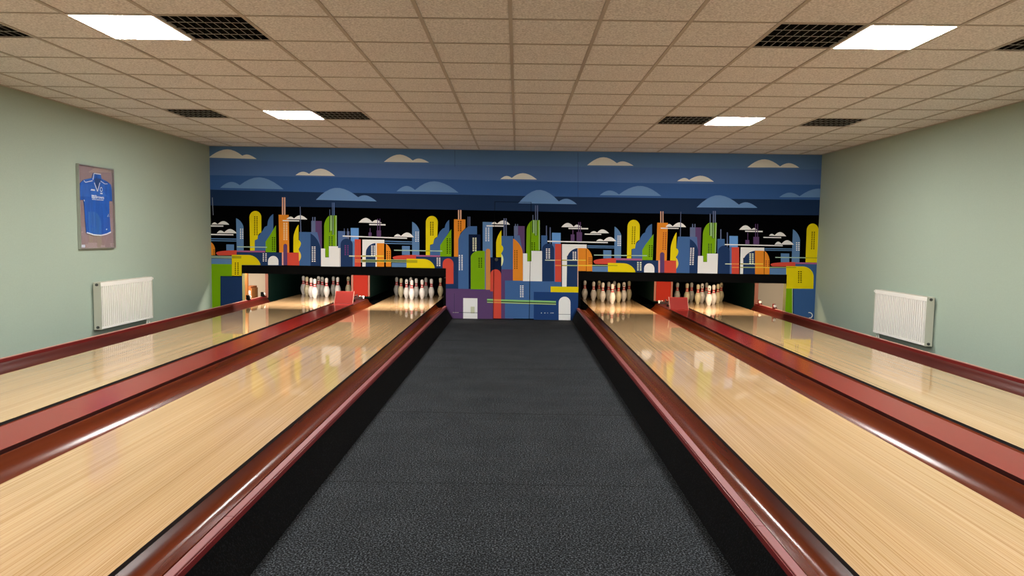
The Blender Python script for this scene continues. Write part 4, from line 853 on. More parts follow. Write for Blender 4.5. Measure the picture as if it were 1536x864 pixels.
('black',3,[-1.0937,1.1325,-1.0743,1.1328,-1.0742,1.1169,-1.0936,1.1166]),
('paleline',4,[-2.0446,1.167,-1.4268,1.1651,-1.4267,1.1491,-2.0446,1.151]),
('olive',5,[-1.4988,1.1651,-1.4268,1.1651,-1.4267,1.1491,-1.4987,1.1491]),
('paleline',6,[-1.4268,1.1651,-1.2175,1.1649,-1.2174,1.1501,-1.4267,1.1503]),
('navy',1,[-1.6665,1.061,-1.15,1.061,-1.15,0.862,-1.6656,0.862]),
('navy',1,[-1.15,1.061,-0.7626,1.061,-0.7567,0.4993,-1.15,0.4992]),
('red',4,[-1.6666,1.0837,-1.7448,1.0826,-1.8199,1.0797,-1.8892,1.0751,-1.9499,1.0692,-1.9997,1.0621,-2.0367,1.054,-2.0595,1.0454,-2.0672,1.0364,-2.0662,1.0293,-2.0633,1.0226,-2.0585,1.0166,-2.0521,1.0114,-2.0442,1.0073,-2.0353,1.0045,-2.0256,1.003,-2.0156,1.0029,-1.6662,1.0037]),
('pinkbar',5,[-1.6689,1.0824,-1.2523,1.0823,-1.2521,1.0572,-1.6688,1.0572]),
('yellow',14,[-1.8278,1.0172,-1.5289,1.0173,-1.4971,1.0136,-1.4656,1.0043,-1.4354,0.9899,-1.4079,0.9708,-1.384,0.9477,-1.3646,0.9217,-1.3506,0.8936,-1.3424,0.8645,-1.3424,0.862,-1.8272,0.862]),
('olive',15,[-1.8265,0.9958,-1.6433,0.9958,-1.643,0.9477,-1.8264,0.9477]),
('white',2,[-1.3115,1.0407,-1.2887,1.041,-1.2885,1.0216,-1.3114,1.0212]),
('white',2,[-1.2738,1.0412,-1.2475,1.0416,-1.2473,1.0222,-1.2736,1.0218]),
('white',2,[-1.3113,1.0098,-1.2884,1.0101,-1.2883,0.9907,-1.3112,0.9903]),
('white',2,[-1.2736,1.0104,-1.2472,1.0108,-1.2471,0.9913,-1.2734,0.9909]),
('white',2,[-1.3111,0.9789,-1.2882,0.9793,-1.2881,0.9598,-1.311,0.9595]),
('white',2,[-1.2733,0.9795,-1.247,0.9799,-1.2469,0.9605,-1.2732,0.96]),
('white',2,[-1.3109,0.948,-1.288,0.9484,-1.2879,0.9289,-1.3108,0.9286]),
('white',2,[-1.2731,0.9486,-1.2468,0.949,-1.2466,0.9296,-1.273,0.9292]),
('white',2,[-1.3107,0.9171,-1.2878,0.9175,-1.2876,0.898,-1.3105,0.8977]),
('white',2,[-1.2729,0.9177,-1.2465,0.9181,-1.2464,0.8987,-1.2727,0.8982]),
('red',2,[-1.2072,0.862,-1.2078,0.9387,-1.2048,0.9628,-1.1957,0.9853,-1.1811,1.0047,-1.162,1.0197,-1.15,1.0249,-1.15,0.862]),
('red',2,[-1.0193,0.5965,-1.15,0.5944,-1.15,1.0249,-1.1398,1.0293,-1.1158,1.0328,-1.0918,1.03,-1.0693,1.0211,-1.05,1.0067,-1.0351,0.9878,-1.0257,0.9656,-1.0223,0.9416]),
('steel',1,[-0.7857,1.7502,-0.7744,1.7502,-0.7725,1.5688,-0.7839,1.5688]),
('steel',1,[-0.7584,1.7506,-0.7436,1.7506,-0.7417,1.5692,-0.7565,1.5692]),
('orange',1,[-1.0199,1.7024,-0.8251,1.7019,-0.8236,1.5568,-0.906,1.4703,-0.9304,1.396,-0.9342,1.0631,-1.0142,1.0641]),
('tan',5,[-0.953,1.8609,-0.9325,1.8609,-0.931,1.7025,-0.9516,1.7025]),
('tan',5,[-0.9178,1.8615,-0.895,1.8615,-0.8935,1.703,-0.9162,1.703]),
('blue',2,[-0.6257,1.5893,-0.6241,1.4507,-0.7666,1.4486,-0.7568,0.5109,-0.9358,0.5104,-0.9437,1.3503,-0.9372,1.383,-0.9243,1.4174,-0.9057,1.4522,-0.882,1.4862,-0.8541,1.5179,-0.8231,1.5462,-0.7902,1.57,-0.7567,1.5884]),
('black',2,[-0.9535,1.6717,-0.933,1.672,-0.9329,1.6561,-0.9534,1.6558]),
('black',2,[-0.916,1.6722,-0.8932,1.6726,-0.893,1.6567,-0.9158,1.6564]),
('black',2,[-0.9533,1.6411,-0.9328,1.6414,-0.9326,1.6255,-0.9531,1.6252]),
('black',2,[-0.9157,1.6416,-0.8929,1.642,-0.8927,1.6261,-0.9155,1.6257]),
('black',2,[-0.953,1.6104,-0.9325,1.6107,-0.9323,1.5949,-0.9528,1.5945]),
('black',2,[-0.9154,1.611,-0.8926,1.6113,-0.8924,1.5955,-0.9152,1.5951]),
('black',3,[-0.9527,1.5798,-0.9322,1.5801,-0.932,1.5642,-0.9525,1.5639]),
('black',3,[-0.9151,1.5804,-0.8923,1.5807,-0.8921,1.5648,-0.9149,1.5645]),
('black',3,[-0.9524,1.5491,-0.9319,1.5495,-0.9317,1.5336,-0.9523,1.5332]),
('black',3,[-0.9148,1.5497,-0.892,1.5501,-0.8918,1.5342,-0.9146,1.5338]),
('black',3,[-0.9521,1.5185,-0.9316,1.5188,-0.9314,1.5029,-0.952,1.5026]),
('black',3,[-0.9145,1.5191,-0.8917,1.5194,-0.8915,1.5035,-0.9143,1.5032]),
('darknavy',3,[-0.7667,1.4501,-0.5648,1.4501,-0.5537,0.508,-0.7568,0.5079]),
('palewin',4,[-0.6987,1.3922,-0.6736,1.3925,-0.6734,1.3732,-0.6985,1.3728]),
('palewin',4,[-0.6588,1.3928,-0.6314,1.3932,-0.6312,1.3739,-0.6586,1.3734]),
('palewin',4,[-0.6984,1.3623,-0.6733,1.3626,-0.6731,1.3433,-0.6982,1.3429]),
('palewin',4,[-0.6585,1.3629,-0.6311,1.3633,-0.6309,1.3439,-0.6582,1.3435]),
('palewin',4,[-0.6981,1.3323,-0.673,1.3327,-0.6727,1.3134,-0.6979,1.313]),
('palewin',4,[-0.6581,1.333,-0.6307,1.3334,-0.6305,1.314,-0.6579,1.3136]),
('palewin',4,[-0.6977,1.3024,-0.6726,1.3028,-0.6724,1.2834,-0.6975,1.2831]),
('palewin',4,[-0.6578,1.303,-0.6304,1.3034,-0.6302,1.2841,-0.6576,1.2837]),
('palewin',4,[-0.6974,1.2725,-0.6723,1.2729,-0.6721,1.2535,-0.6972,1.2531]),
('palewin',4,[-0.6575,1.2731,-0.6301,1.2735,-0.6298,1.2541,-0.6572,1.2537]),
('palewin',4,[-0.6971,1.2425,-0.672,1.2429,-0.6717,1.2235,-0.6969,1.2232]),
('palewin',4,[-0.6571,1.2431,-0.6297,1.2436,-0.6295,1.2242,-0.6569,1.2238]),
('palewin',4,[-0.6968,1.2126,-0.6716,1.213,-0.6714,1.1936,-0.6965,1.1932]),
('palewin',4,[-0.6568,1.2132,-0.6294,1.2136,-0.6292,1.1942,-0.6566,1.1938]),
('palewin',4,[-0.6964,1.1826,-0.6713,1.183,-0.6711,1.1636,-0.6962,1.1632]),
('palewin',4,[-0.6564,1.1832,-0.629,1.1836,-0.6288,1.1642,-0.6562,1.1638]),
('white',3,[-0.9322,1.0945,-0.9104,1.0948,-0.9103,1.0754,-0.932,1.0751]),
('white',3,[-0.8876,1.0952,-0.8658,1.0955,-0.8657,1.0761,-0.8874,1.0758]),
('white',3,[-0.9319,1.0644,-0.9101,1.0647,-0.91,1.0453,-0.9317,1.045]),
('white',3,[-0.8873,1.0651,-0.8656,1.0654,-0.8654,1.046,-0.8871,1.0456]),
('white',3,[-0.9316,1.0342,-0.9099,1.0346,-0.9097,1.0151,-0.9314,1.0148]),
('white',3,[-0.887,1.0349,-0.8653,1.0353,-0.8651,1.0158,-0.8868,1.0155]),
('white',3,[-0.9313,1.0041,-0.9096,1.0044,-0.9094,0.985,-0.9311,0.9847]),
('white',3,[-0.8867,1.0048,-0.865,1.0051,-0.8648,0.9857,-0.8865,0.9853]),
('white',3,[-0.931,0.9739,-0.9093,0.9743,-0.9091,0.9548,-0.9308,0.9545]),
('white',3,[-0.8864,0.9746,-0.8647,0.975,-0.8645,0.9555,-0.8862,0.9552]),
('white',3,[-0.9307,0.9438,-0.909,0.9441,-0.9088,0.9247,-0.9306,0.9243]),
('white',3,[-0.8861,0.9445,-0.8644,0.9448,-0.8642,0.9253,-0.8859,0.925]),
('white',3,[-0.9305,0.9136,-0.9087,0.9139,-0.9085,0.8945,-0.9303,0.8941]),
('white',3,[-0.8858,0.9143,-0.8641,0.9146,-0.8639,0.8952,-0.8856,0.8948]),
('white',3,[-0.9302,0.8834,-0.9084,0.8837,-0.9082,0.8643,-0.93,0.8639]),
('white',3,[-0.8855,0.8841,-0.8638,0.8844,-0.8636,0.865,-0.8853,0.8646]),
('white',3,[-0.9299,0.8532,-0.9081,0.8535,-0.9079,0.834,-0.9297,0.8337]),
('white',3,[-0.8852,0.8539,-0.8635,0.8542,-0.8633,0.8347,-0.885,0.8344]),
('lightblue',1,[-0.5297,1.6646,-0.3612,1.6645,-0.3532,1.0593,-0.5224,1.0593]),
('white',2,[-0.4807,1.5659,-0.4601,1.5662,-0.4599,1.5492,-0.4804,1.5489]),
('white',2,[-0.4374,1.5666,-0.4157,1.5669,-0.4155,1.5499,-0.4371,1.5496]),
('white',2,[-0.4803,1.5358,-0.4598,1.5361,-0.4596,1.519,-0.4801,1.5187]),
('white',2,[-0.437,1.5364,-0.4153,1.5367,-0.4151,1.5197,-0.4368,1.5194]),
('white',2,[-0.4799,1.5056,-0.4594,1.5059,-0.4592,1.4889,-0.4797,1.4886]),
('white',2,[-0.4366,1.5062,-0.4149,1.5066,-0.4147,1.4895,-0.4364,1.4892]),
('white',2,[-0.4795,1.4754,-0.459,1.4757,-0.4588,1.4587,-0.4793,1.4584]),
('white',2,[-0.4362,1.4761,-0.4146,1.4764,-0.4143,1.4594,-0.436,1.459]),
('white',2,[-0.4792,1.4452,-0.4586,1.4455,-0.4584,1.4285,-0.479,1.4282]),
('white',2,[-0.4358,1.4459,-0.4142,1.4462,-0.414,1.4292,-0.4356,1.4288]),
('white',2,[-0.4788,1.415,-0.4583,1.4153,-0.4581,1.3983,-0.4786,1.398]),
('white',2,[-0.4355,1.4157,-0.4138,1.416,-0.4136,1.3989,-0.4352,1.3986]),
('white',2,[-0.4784,1.3848,-0.4579,1.3851,-0.4577,1.368,-0.4782,1.3677]),
('white',2,[-0.4351,1.3855,-0.4134,1.3858,-0.4132,1.3687,-0.4349,1.3684]),
('white',2,[-0.4781,1.3546,-0.4575,1.3549,-0.4573,1.3378,-0.4778,1.3375]),
('white',2,[-0.4347,1.3552,-0.413,1.3556,-0.4128,1.3385,-0.4345,1.3382]),
('white',2,[-0.3835,1.6315,-0.3724,1.6437,-0.3613,1.6535,-0.3501,1.661,-0.3389,1.6658,-0.3277,1.6675,-0.3164,1.6651,-0.305,1.6593,-0.2937,1.6505,-0.2822,1.6387,-0.258,1.6609,-0.2337,1.678,-0.2093,1.6896,-0.1849,1.6955,-0.1603,1.6941,-0.1357,1.6855,-0.1109,1.671,-0.0861,1.6511,-0.0612,1.6261]),
('white',2,[-0.4641,1.6099,-0.1702,1.6098,-0.1699,1.5882,-0.4638,1.5883]),
('steel',3,[-0.1742,1.7311,-0.1526,1.7311,-0.1481,1.4191,-0.1698,1.4191]),
('steel',3,[-0.1378,1.7316,-0.1196,1.7316,-0.1151,1.4197,-0.1333,1.4197]),
('blue',4,[-0.2053,1.4314,-0.0024,1.4313,0.0064,0.861,-0.1973,0.861]),
('yellow',5,[-0.2078,1.5252,-0.203,1.2705,-0.203,1.2705,-0.1972,1.2686,-0.1914,1.2648,-0.186,1.2594,-0.1811,1.2525,-0.177,1.2444,-0.1737,1.2355,-0.1715,1.226,-0.1703,1.2163,-0.1709,1.2064,-0.1728,1.1956,-0.176,1.1844,-0.1804,1.1733,-0.1858,1.1626,-0.192,1.1527,-0.1987,1.1441,-0.2057,1.1371,-0.2025,1.0675,-0.2916,1.0684,-0.295,1.3169,-0.292,1.3406,-0.2863,1.367,-0.2779,1.3953,-0.2673,1.4242,-0.2548,1.4527,-0.2409,1.4797,-0.2262,1.5042,-0.2112,1.5252]),
('palegold',6,[-0.2034,1.1337,-0.2033,1.1223,-0.1964,1.1165,-0.1898,1.1082,-0.1835,1.0976,-0.1778,1.0851,-0.173,1.0713,-0.1692,1.0566,-0.1666,1.0416,-0.1653,1.027,-0.1661,1.0126,-0.168,0.9972,-0.171,0.9814,-0.1748,0.9658,-0.1794,0.951,-0.1845,0.9375,-0.1901,0.926,-0.1958,0.9167,-0.2004,0.9166]),
('purple',1,[-0.2053,0.861,0.0064,0.861,0.0194,0.0093,-0.1934,0.0092]),
('purple',4,[-1.1471,0.5133,-0.3369,0.5136,-0.3302,0,-1.143,0]),
('green',5,[-0.4791,0.5107,-0.7212,0.5092,-0.7271,1.0571,-0.7237,1.0782,-0.7154,1.0986,-0.7026,1.1175,-0.6857,1.1343,-0.6654,1.1483,-0.6425,1.159,-0.6178,1.1659,-0.5923,1.1688,-0.4872,1.1704]),
('black',6,[-0.5932,1.05,-0.5715,1.0504,-0.5713,1.0344,-0.593,1.034]),
('black',6,[-0.5532,1.0507,-0.5326,1.051,-0.5324,1.035,-0.553,1.0347]),
('black',6,[-0.5929,1.0201,-0.5711,1.0204,-0.571,1.0044,-0.5927,1.0041]),
('black',6,[-0.5528,1.0207,-0.5323,1.021,-0.5321,1.005,-0.5527,1.0047]),
('black',6,[-0.5925,0.9902,-0.5708,0.9905,-0.5706,0.9745,-0.5923,0.9742]),
('black',6,[-0.5525,0.9908,-0.5319,0.9911,-0.5317,0.9751,-0.5523,0.9748]),
('black',6,[-0.5922,0.9602,-0.5704,0.9605,-0.5703,0.9445,-0.592,0.9442]),
('black',6,[-0.5521,0.9608,-0.5315,0.9611,-0.5314,0.9451,-0.5519,0.9448]),
('black',6,[-0.5918,0.9302,-0.5701,0.9306,-0.5699,0.9146,-0.5916,0.9142]),
('black',6,[-0.5518,0.9309,-0.5312,0.9312,-0.531,0.9152,-0.5516,0.9148]),
('black',6,[-0.5915,0.9003,-0.5697,0.9006,-0.5696,0.8846,-0.5913,0.8842]),
('black',6,[-0.5514,0.9009,-0.5308,0.9012,-0.5306,0.8852,-0.5512,0.8849]),
('steel',6,[-0.4872,1.1683,-0.4689,1.1683,-0.4608,0.5109,-0.4791,0.5109]),
('sand',7,[-0.385,0.5053,-0.4607,0.5041,-0.4689,1.1707,-0.4678,1.1805,-0.4641,1.1896,-0.4582,1.1975,-0.4505,1.2036,-0.4415,1.2075,-0.4317,1.2089,-0.4219,1.2078,-0.4128,1.2041,-0.4049,1.1983,-0.3988,1.1906,-0.395,1.1816,-0.3936,1.1718]),
('darknavy',8,[-0.3899,1.0638,-0.2036,1.0638,-0.2006,0.8511,-0.3871,0.8511]),
('darknavy',9,[-0.3885,0.8679,-0.2009,0.8708,-0.1994,0.7678,-0.3872,0.7648]),
('red',10,[-0.1977,0.4807,-0.3846,0.4777,-0.3883,0.7642,-0.3854,0.7885,-0.3764,0.8111,-0.3618,0.8307,-0.3427,0.8458,-0.3204,0.8555,-0.2963,0.8591,-0.2721,0.8562,-0.2495,0.8473,-0.2299,0.8327,-0.2149,0.8136,-0.2052,0.7913,-0.2017,0.7671]),
('red',11,[-0.3402,0.6749,-0.2004,0.6749,-0.1911,0.0123,-0.3315,0.0122]),
('white',5,[-0.8494,0.3547,-0.6047,0.3548,-0.6006,0,-0.8459,0]),
('dirt',6,[-0.7191,0.2077,-0.6502,0.2078,-0.6489,0.0922,-0.7179,0.0922]),
('darkline',7,[-0.9137,0.1071,-0.5996,0.1073,-0.5995,0.0992,-0.9136,0.099]),
('dirt',5,[-1.0287,0.1037,-0.9251,0.1037,-0.9251,0.0991,-1.0287,0.099]),
('steel',5,[0.0064,1.6033,0.069,1.6043,0.0727,1.3658,0.01,1.3649]),
('purple',6,[0.0633,1.6042,0.1885,1.6038,0.1962,1.1399,0.0706,1.1379]),
('steel',6,[0.0229,1.6377,0.0388,1.6377,0.0417,1.4562,0.0257,1.4562]),
('steel',7,[0.0605,1.6383,0.0741,1.6383,0.077,1.4567,0.0633,1.4567]),
('steelblue',7,[0.0088,1.4444,0.1057,1.4459,0.1616,1.1621,0.0132,1.1599]),
('orange',8,[0.0014,0.6608,-0.0063,1.3896,0.0256,1.3733,0.053,1.3514,0.0791,1.3249,0.1032,1.2947,0.1242,1.2621,0.1414,1.2283,0.154,1.1945,0.1616,1.1621,0.1743,0.6635]),
('black',9,[0.0185,1.1896,0.0333,1.1898,0.0335,1.1739,0.0187,1.1736]),
('black',9,[0.0538,1.1901,0.071,1.1904,0.0712,1.1744,0.0541,1.1742]),
('black',9,[0.0189,1.1595,0.0338,1.1597,0.034,1.1437,0.0192,1.1435]),
('black',9,[0.0543,1.16,0.0714,1.1603,0.0717,1.1443,0.0546,1.1441]),
('black',9,[0.0194,1.1294,0.0342,1.1296,0.0345,1.1136,0.0196,1.1134]),
('black',9,[0.0548,1.1299,0.0719,1.1302,0.0722,1.1142,0.055,1.1139]),
('black',9,[0.0198,1.0993,0.0347,1.0995,0.0349,1.0835,0.0201,1.0833]),
('black',9,[0.0553,1.0998,0.0724,1.1001,0.0726,1.0841,0.0555,1.0838]),
('black',9,[0.0203,1.0691,0.0352,1.0693,0.0354,1.0534,0.0206,1.0531]),
('black',9,[0.0557,1.0697,0.0729,1.0699,0.0731,1.0539,0.056,1.0537]),
('black',9,[0.0208,1.039,0.0356,1.0392,0.0359,1.0232,0.021,1.023]),
('black',9,[0.0562,1.0395,0.0733,1.0398,0.0736,1.0238,0.0564,1.0235]),
('black',9,[0.0212,1.0088,0.0361,1.009,0.0363,0.993,0.0215,0.9928]),
('black',9,[0.0567,1.0094,0.0738,1.0096,0.0741,0.9936,0.0569,0.9934]),
('black',9,[0.0217,0.9786,0.0366,0.9789,0.0368,0.9629,0.022,0.9626]),
('black',9,[0.0571,0.9792,0.0743,0.9795,0.0745,0.9635,0.0574,0.9632]),
('black',9,[0.0222,0.9485,0.037,0.9487,0.0373,0.9327,0.0224,0.9325]),
('black',9,[0.0576,0.949,0.0748,0.9493,0.075,0.9333,0.0579,0.933]),
('black',9,[0.0226,0.9183,0.0375,0.9185,0.0378,0.9025,0.0229,0.9023]),
('black',9,[0.0581,0.9188,0.0752,0.9191,0.0755,0.9031,0.0583,0.9028]),
('black',9,[0.0231,0.8881,0.038,0.8883,0.0382,0.8723,0.0234,0.872]),
('black',9,[0.0586,0.8886,0.0757,0.8889,0.076,0.8729,0.0588,0.8726]),
('green',1,[0.4545,1.1894,0.445,1.7097,0.3347,1.7092,0.3136,1.6998,0.2932,1.6856,0.2742,1.6671,0.2573,1.6449,0.2433,1.62,0.2326,1.5933,0.2256,1.5658,0.2226,1.5385,0.2214,1.1357,0.2419,1.136,0.2441,1.007,0.3149,1.0081,0.3118,1.1873]),
('lightgreen',2,[0.3302,1.7059,0.3575,1.7059,0.3614,1.4837,0.3341,1.4837]),
('lightgreen',2,[0.3688,1.7064,0.3882,1.7064,0.3927,1.4501,0.3734,1.4501]),
('lightgreen',2,[0.428,1.7073,0.445,1.7073,0.4542,1.2007,0.4371,1.2007]),
('darkline',3,[0.3145,1.6931,0.3292,1.6931,0.3327,1.4947,0.3179,1.4947]),
('darkline',3,[0.3585,1.7096,0.3688,1.7096,0.3735,1.4442,0.3632,1.4442]),
('darkline',3,[0.3892,1.7101,0.4006,1.7101,0.4054,1.4447,0.394,1.4447]),
('steel',2,[0.3195,1.7951,0.3332,1.7951,0.3347,1.7068,0.321,1.7068]),
('steel',5,[0.3609,1.9595,0.3746,1.9595,0.379,1.7086,0.3654,1.7086]),
('steel',5,[0.3927,1.96,0.4098,1.96,0.4143,1.7091,0.3972,1.7091]),
('black',2,[0.3094,1.3273,0.3288,1.3276,0.3291,1.3117,0.3097,1.3114]),
('black',2,[0.3505,1.3279,0.3698,1.3282,0.3701,1.3123,0.3507,1.312]),
('black',2,[0.3099,1.298,0.3293,1.2983,0.3296,1.2824,0.3102,1.2821]),
('black',2,[0.351,1.2986,0.3704,1.2989,0.3706,1.283,0.3513,1.2827]),
('black',2,[0.3104,1.2687,0.3298,1.269,0.3301,1.2531,0.3107,1.2528]),
('black',2,[0.3515,1.2693,0.3709,1.2696,0.3712,1.2537,0.3518,1.2534]),
('black',2,[0.3109,1.2394,0.3303,1.2397,0.3306,1.2237,0.3112,1.2234]),
('black',2,[0.352,1.24,0.3714,1.2403,0.3717,1.2244,0.3523,1.2241]),
('black',2,[0.3115,1.21,0.3308,1.2103,0.3311,1.1944,0.3117,1.1941]),
('black',2,[0.3525,1.2107,0.3719,1.211,0.3722,1.195,0.3528,1.1947]),
('blue',9,[-0.1339,0.6699,0.8679,0.6701,0.8815,0.0171,-0.1245,0.0165]),
('navyblue',10,[0.363,0.4819,1.129,0.4821,1.129,0,0.3715,0]),
('white',10,[0.1665,1.1394,0.2396,1.1394,0.2419,1.0035,0.315,1.0047,0.3119,1.1838,0.4933,1.1843,0.503,0.6641,0.1743,0.6635]),
('blue',1,[0.4759,1.45,0.5761,1.45,0.5811,1.1906,0.4807,1.1906]),
('steel',2,[0.5525,1.6174,0.5684,1.6174,0.5717,1.446,0.5557,1.446]),
('steel',1,[0.6167,1.59,0.6327,1.59,0.6382,1.306,0.6222,1.3061]),
('cloudlight',1,[0.6572,1.4986,0.8052,1.4985,0.8091,1.3076,0.6609,1.3077]),
('steelblue',10,[0.6607,1.3183,0.7154,1.3183,0.7285,0.6626,0.6735,0.6626]),
('navy',11,[0.7101,0.6673,0.503,0.6641,0.4928,1.2111,0.4959,1.2379,0.5057,1.2629,0.5217,1.2845,0.5428,1.3012,0.5675,1.3118,0.5941,1.3157,0.6208,1.3126,0.6459,1.3027,0.6676,1.2867,0.6844,1.2656,0.6952,1.2409,0.6993,1.2143]),
('white',12,[0.5587,1.2281,0.5838,1.2285,0.5841,1.2091,0.5591,1.2087]),
('white',12,[0.6009,1.2287,0.6282,1.2292,0.6286,1.2098,0.6013,1.2094]),
('white',12,[0.5593,1.1976,0.5844,1.1979,0.5847,1.1786,0.5596,1.1782]),
('white',12,[0.6015,1.1982,0.6288,1.1986,0.6292,1.1793,0.6018,1.1788]),
('white',12,[0.5598,1.167,0.5849,1.1674,0.5853,1.148,0.5602,1.1476]),
('white',12,[0.6021,1.1677,0.6294,1.1681,0.6298,1.1487,0.6024,1.1483]),
('white',12,[0.5604,1.1365,0.5855,1.1368,0.5859,1.1175,0.5608,1.1171]),
('white',12,[0.6026,1.1371,0.63,1.1375,0.6304,1.1181,0.603,1.1177]),
('white',12,[0.561,1.1059,0.5861,1.1063,0.5865,1.0869,0.5614,1.0865]),
('white',12,[0.6032,1.1065,0.6306,1.107,0.631,1.0876,0.6036,1.0871]),
('white',12,[0.5616,1.0753,0.5867,1.0757,0.5871,1.0563,0.5619,1.0559]),
('white',12,[0.6038,1.076,0.6312,1.0764,0.6316,1.057,0.6042,1.0566]),
('red',11,[0.7133,1.3104,0.8182,1.3104,0.8316,0.6592,0.7263,0.6592]),
('darknavy',12,[0.8186,1.2887,1.129,1.2886,1.129,0.58,0.8332,0.5799]),
('darknavy',12,[1.129,1.2886,1.14,1.2886,1.15,0.845,1.129,0.845]),
('white',2,[0.5812,1.3622,1.129,1.3585,1.129,1.338,0.5816,1.3417]),
('white',2,[1.129,1.3585,1.6145,1.3552,1.615,1.3348,1.129,1.338]),
('white',13,[0.8319,1.3069,1.129,1.3066,1.129,1.234,1.1013,1.2336,1.1026,1.1766,0.9202,1.1738,0.9306,0.5755,0.847,0.5776]),
('white',13,[1.129,1.3066,1.2535,1.3065,1.2552,1.2359,1.129,1.234]),
('white',14,[0.9145,1.1737,1.1013,1.2336,1.1031,1.1538,0.916,1.1053]),
('navy',15,[1.1011,1.2427,1.0667,1.2361,1.0336,1.2234,1.003,1.2051,0.9762,1.1819,0.9541,1.1547,0.9376,1.1245,0.9274,1.0924,0.9238,1.0598,0.9248,0.5766,1.116,0.5773]),
('white',16,[1.017,1.1793,1.0398,1.1796,1.0403,1.1603,1.0175,1.1599]),
('white',16,[1.0535,1.1799,1.0775,1.1802,1.0779,1.1609,1.0539,1.1605]),
('white',16,[1.0177,1.1494,1.0405,1.1497,1.0409,1.1303,1.0181,1.13]),
('white',16,[1.0542,1.1499,1.0781,1.1503,1.0785,1.1309,1.0546,1.1306]),
('white',16,[1.0183,1.1195,1.0411,1.1198,1.0416,1.1004,1.0188,1.1001]),
('white',16,[1.0548,1.12,1.0788,1.1204,1.0792,1.101,1.0553,1.1006]),
('white',16,[1.019,1.0895,1.0418,1.0899,1.0422,1.0705,1.0194,1.0701]),
('white',16,[1.0555,1.0901,1.0794,1.0904,1.0799,1.0711,1.0559,1.0707]),
('white',16,[1.0196,1.0596,1.0425,1.0599,1.0429,1.0405,1.0201,1.0402]),
('white',16,[1.0562,1.0601,1.0801,1.0605,1.0805,1.0411,1.0566,1.0407]),
('tan',16,[1.0978,1.2405,1.1115,1.2405,1.1262,0.582,1.1125,0.5819]),
('orange',17,[1.1102,1.2439,1.129,1.2439,1.129,0.8524,1.119,0.8524]),
('orange',17,[1.129,1.2439,1.2447,1.2438,1.2538,0.8524,1.129,0.8524]),
('orange',18,[1.2607,0.8501,1.2516,1.2416,1.2711,1.2319,1.2873,1.2182,1.303,1.201,1.3175,1.181,1.3304,1.159,1.3411,1.1358,1.3492,1.1122,1.3544,1.0893,1.3601,0.8517]),
('maroon2',19,[1.2929,1.0849,1.3112,1.0852,1.3115,1.0692,1.2933,1.0689]),
('maroon2',19,[1.3237,1.0854,1.3442,1.0857,1.3446,1.0697,1.3241,1.0694]),
('maroon2',19,[1.2936,1.0545,1.3119,1.0548,1.3123,1.0388,1.294,1.0385]),
('maroon2',19,[1.3244,1.055,1.3449,1.0553,1.3453,1.0393,1.3248,1.039]),
('maroon2',19,[1.2943,1.024,1.3126,1.0243,1.313,1.0083,1.2947,1.0081]),
('maroon2',19,[1.3251,1.0245,1.3457,1.0248,1.3461,1.0089,1.3255,1.0085]),
('maroon2',19,[1.2951,0.9936,1.3133,0.9939,1.3137,0.9779,1.2954,0.9776]),
('maroon2',19,[1.3259,0.9941,1.3464,0.9944,1.3468,0.9784,1.3262,0.9781]),
('purple',3,[0.9765,1.4744,1.0425,1.4744,1.045,1.3597,0.9789,1.3597]),
('purple',4,[1.0067,1.5471,1.0193,1.5471,1.0209,1.4711,1.0084,1.4711]),
('purple',3,[1.0768,1.5159,1.129,1.5159,1.129,1.3591,1.0803,1.3591]),
('purple',3,[1.129,1.5159,1.169,1.5158,1.1726,1.3591,1.129,1.3591]),
('white',1,[0.8146,1.5963,0.8375,1.6233,0.8606,1.6447,0.8838,1.66,0.9071,1.6688,0.9306,1.6696,0.9542,1.6627,0.978,1.6495,1.0019,1.6306,1.0259,1.6063,1.0412,1.6233,1.0566,1.6351,1.0722,1.6415,1.0878,1.6414,1.1036,1.6376,1.1194,1.6311,1.129,1.6258,1.129,1.598]),
('white',1,[1.129,1.6258,1.1352,1.6224,1.1512,1.6113,1.1671,1.5982,1.129,1.598]),
('white',1,[0.9365,1.5871,1.129,1.587,1.129,1.5655,0.9369,1.5656]),
('white',1,[1.129,1.587,1.272,1.587,1.2725,1.5654,1.129,1.5655]),
('purple',4,[1.0992,1.6879,1.1128,1.6879,1.1169,1.5066,1.1032,1.5066]),
('purple',4,[1.1298,1.6884,1.1446,1.6884,1.1487,1.5071,1.1339,1.5071]),
('white',1,[1.307,1.5016,1.3202,1.5136,1.3335,1.5232,1.3469,1.5303,1.3603,1.5346,1.3738,1.5356,1.3874,1.5336,1.401,1.5291,1.4147,1.5225,1.4284,1.5137,1.4505,1.5371,1.4727,1.5543,1.495,1.565,1.5175,1.5683,1.5403,1.5641,1.5631,1.5553,1.586,1.5422,1.6091,1.5251,1.6322,1.5043]),
('white',1,[1.2151,1.4922,1.4983,1.4921,1.4988,1.4751,1.2154,1.4752]),
('yellow',16,[0.6523,0.5785,1.129,0.5786,1.129,0.4821,0.6542,0.482]),
('white',11,[0.8014,0,0.7953,0.3024,0.7982,0.3288,0.8079,0.3536,0.8235,0.3749,0.8442,0.3915,0.8685,0.402,0.8946,0.4059,0.921,0.4029,0.9456,0.3931,0.967,0.3772,0.9835,0.3564,0.9942,0.332,0.9982,0.3056,1.0048,0]),
('darkline',12,[0.7993,0.1038,1.0026,0.1039,1.0027,0.0981,0.7994,0.098]),
('white',11,[0.4946,0.1228,0.5084,0.1228,0.5085,0.1125,0.4948,0.1124]),
('white',11,[0.552,0.1238,0.5704,0.1238,0.5706,0.1134,0.5522,0.1134]),
('white',11,[0.6037,0.1246,0.6117,0.1246,0.6119,0.1142,0.6039,0.1142]),
('white',11,[0.6611,0.1255,0.6749,0.1255,0.6751,0.1151,0.6613,0.1151]),
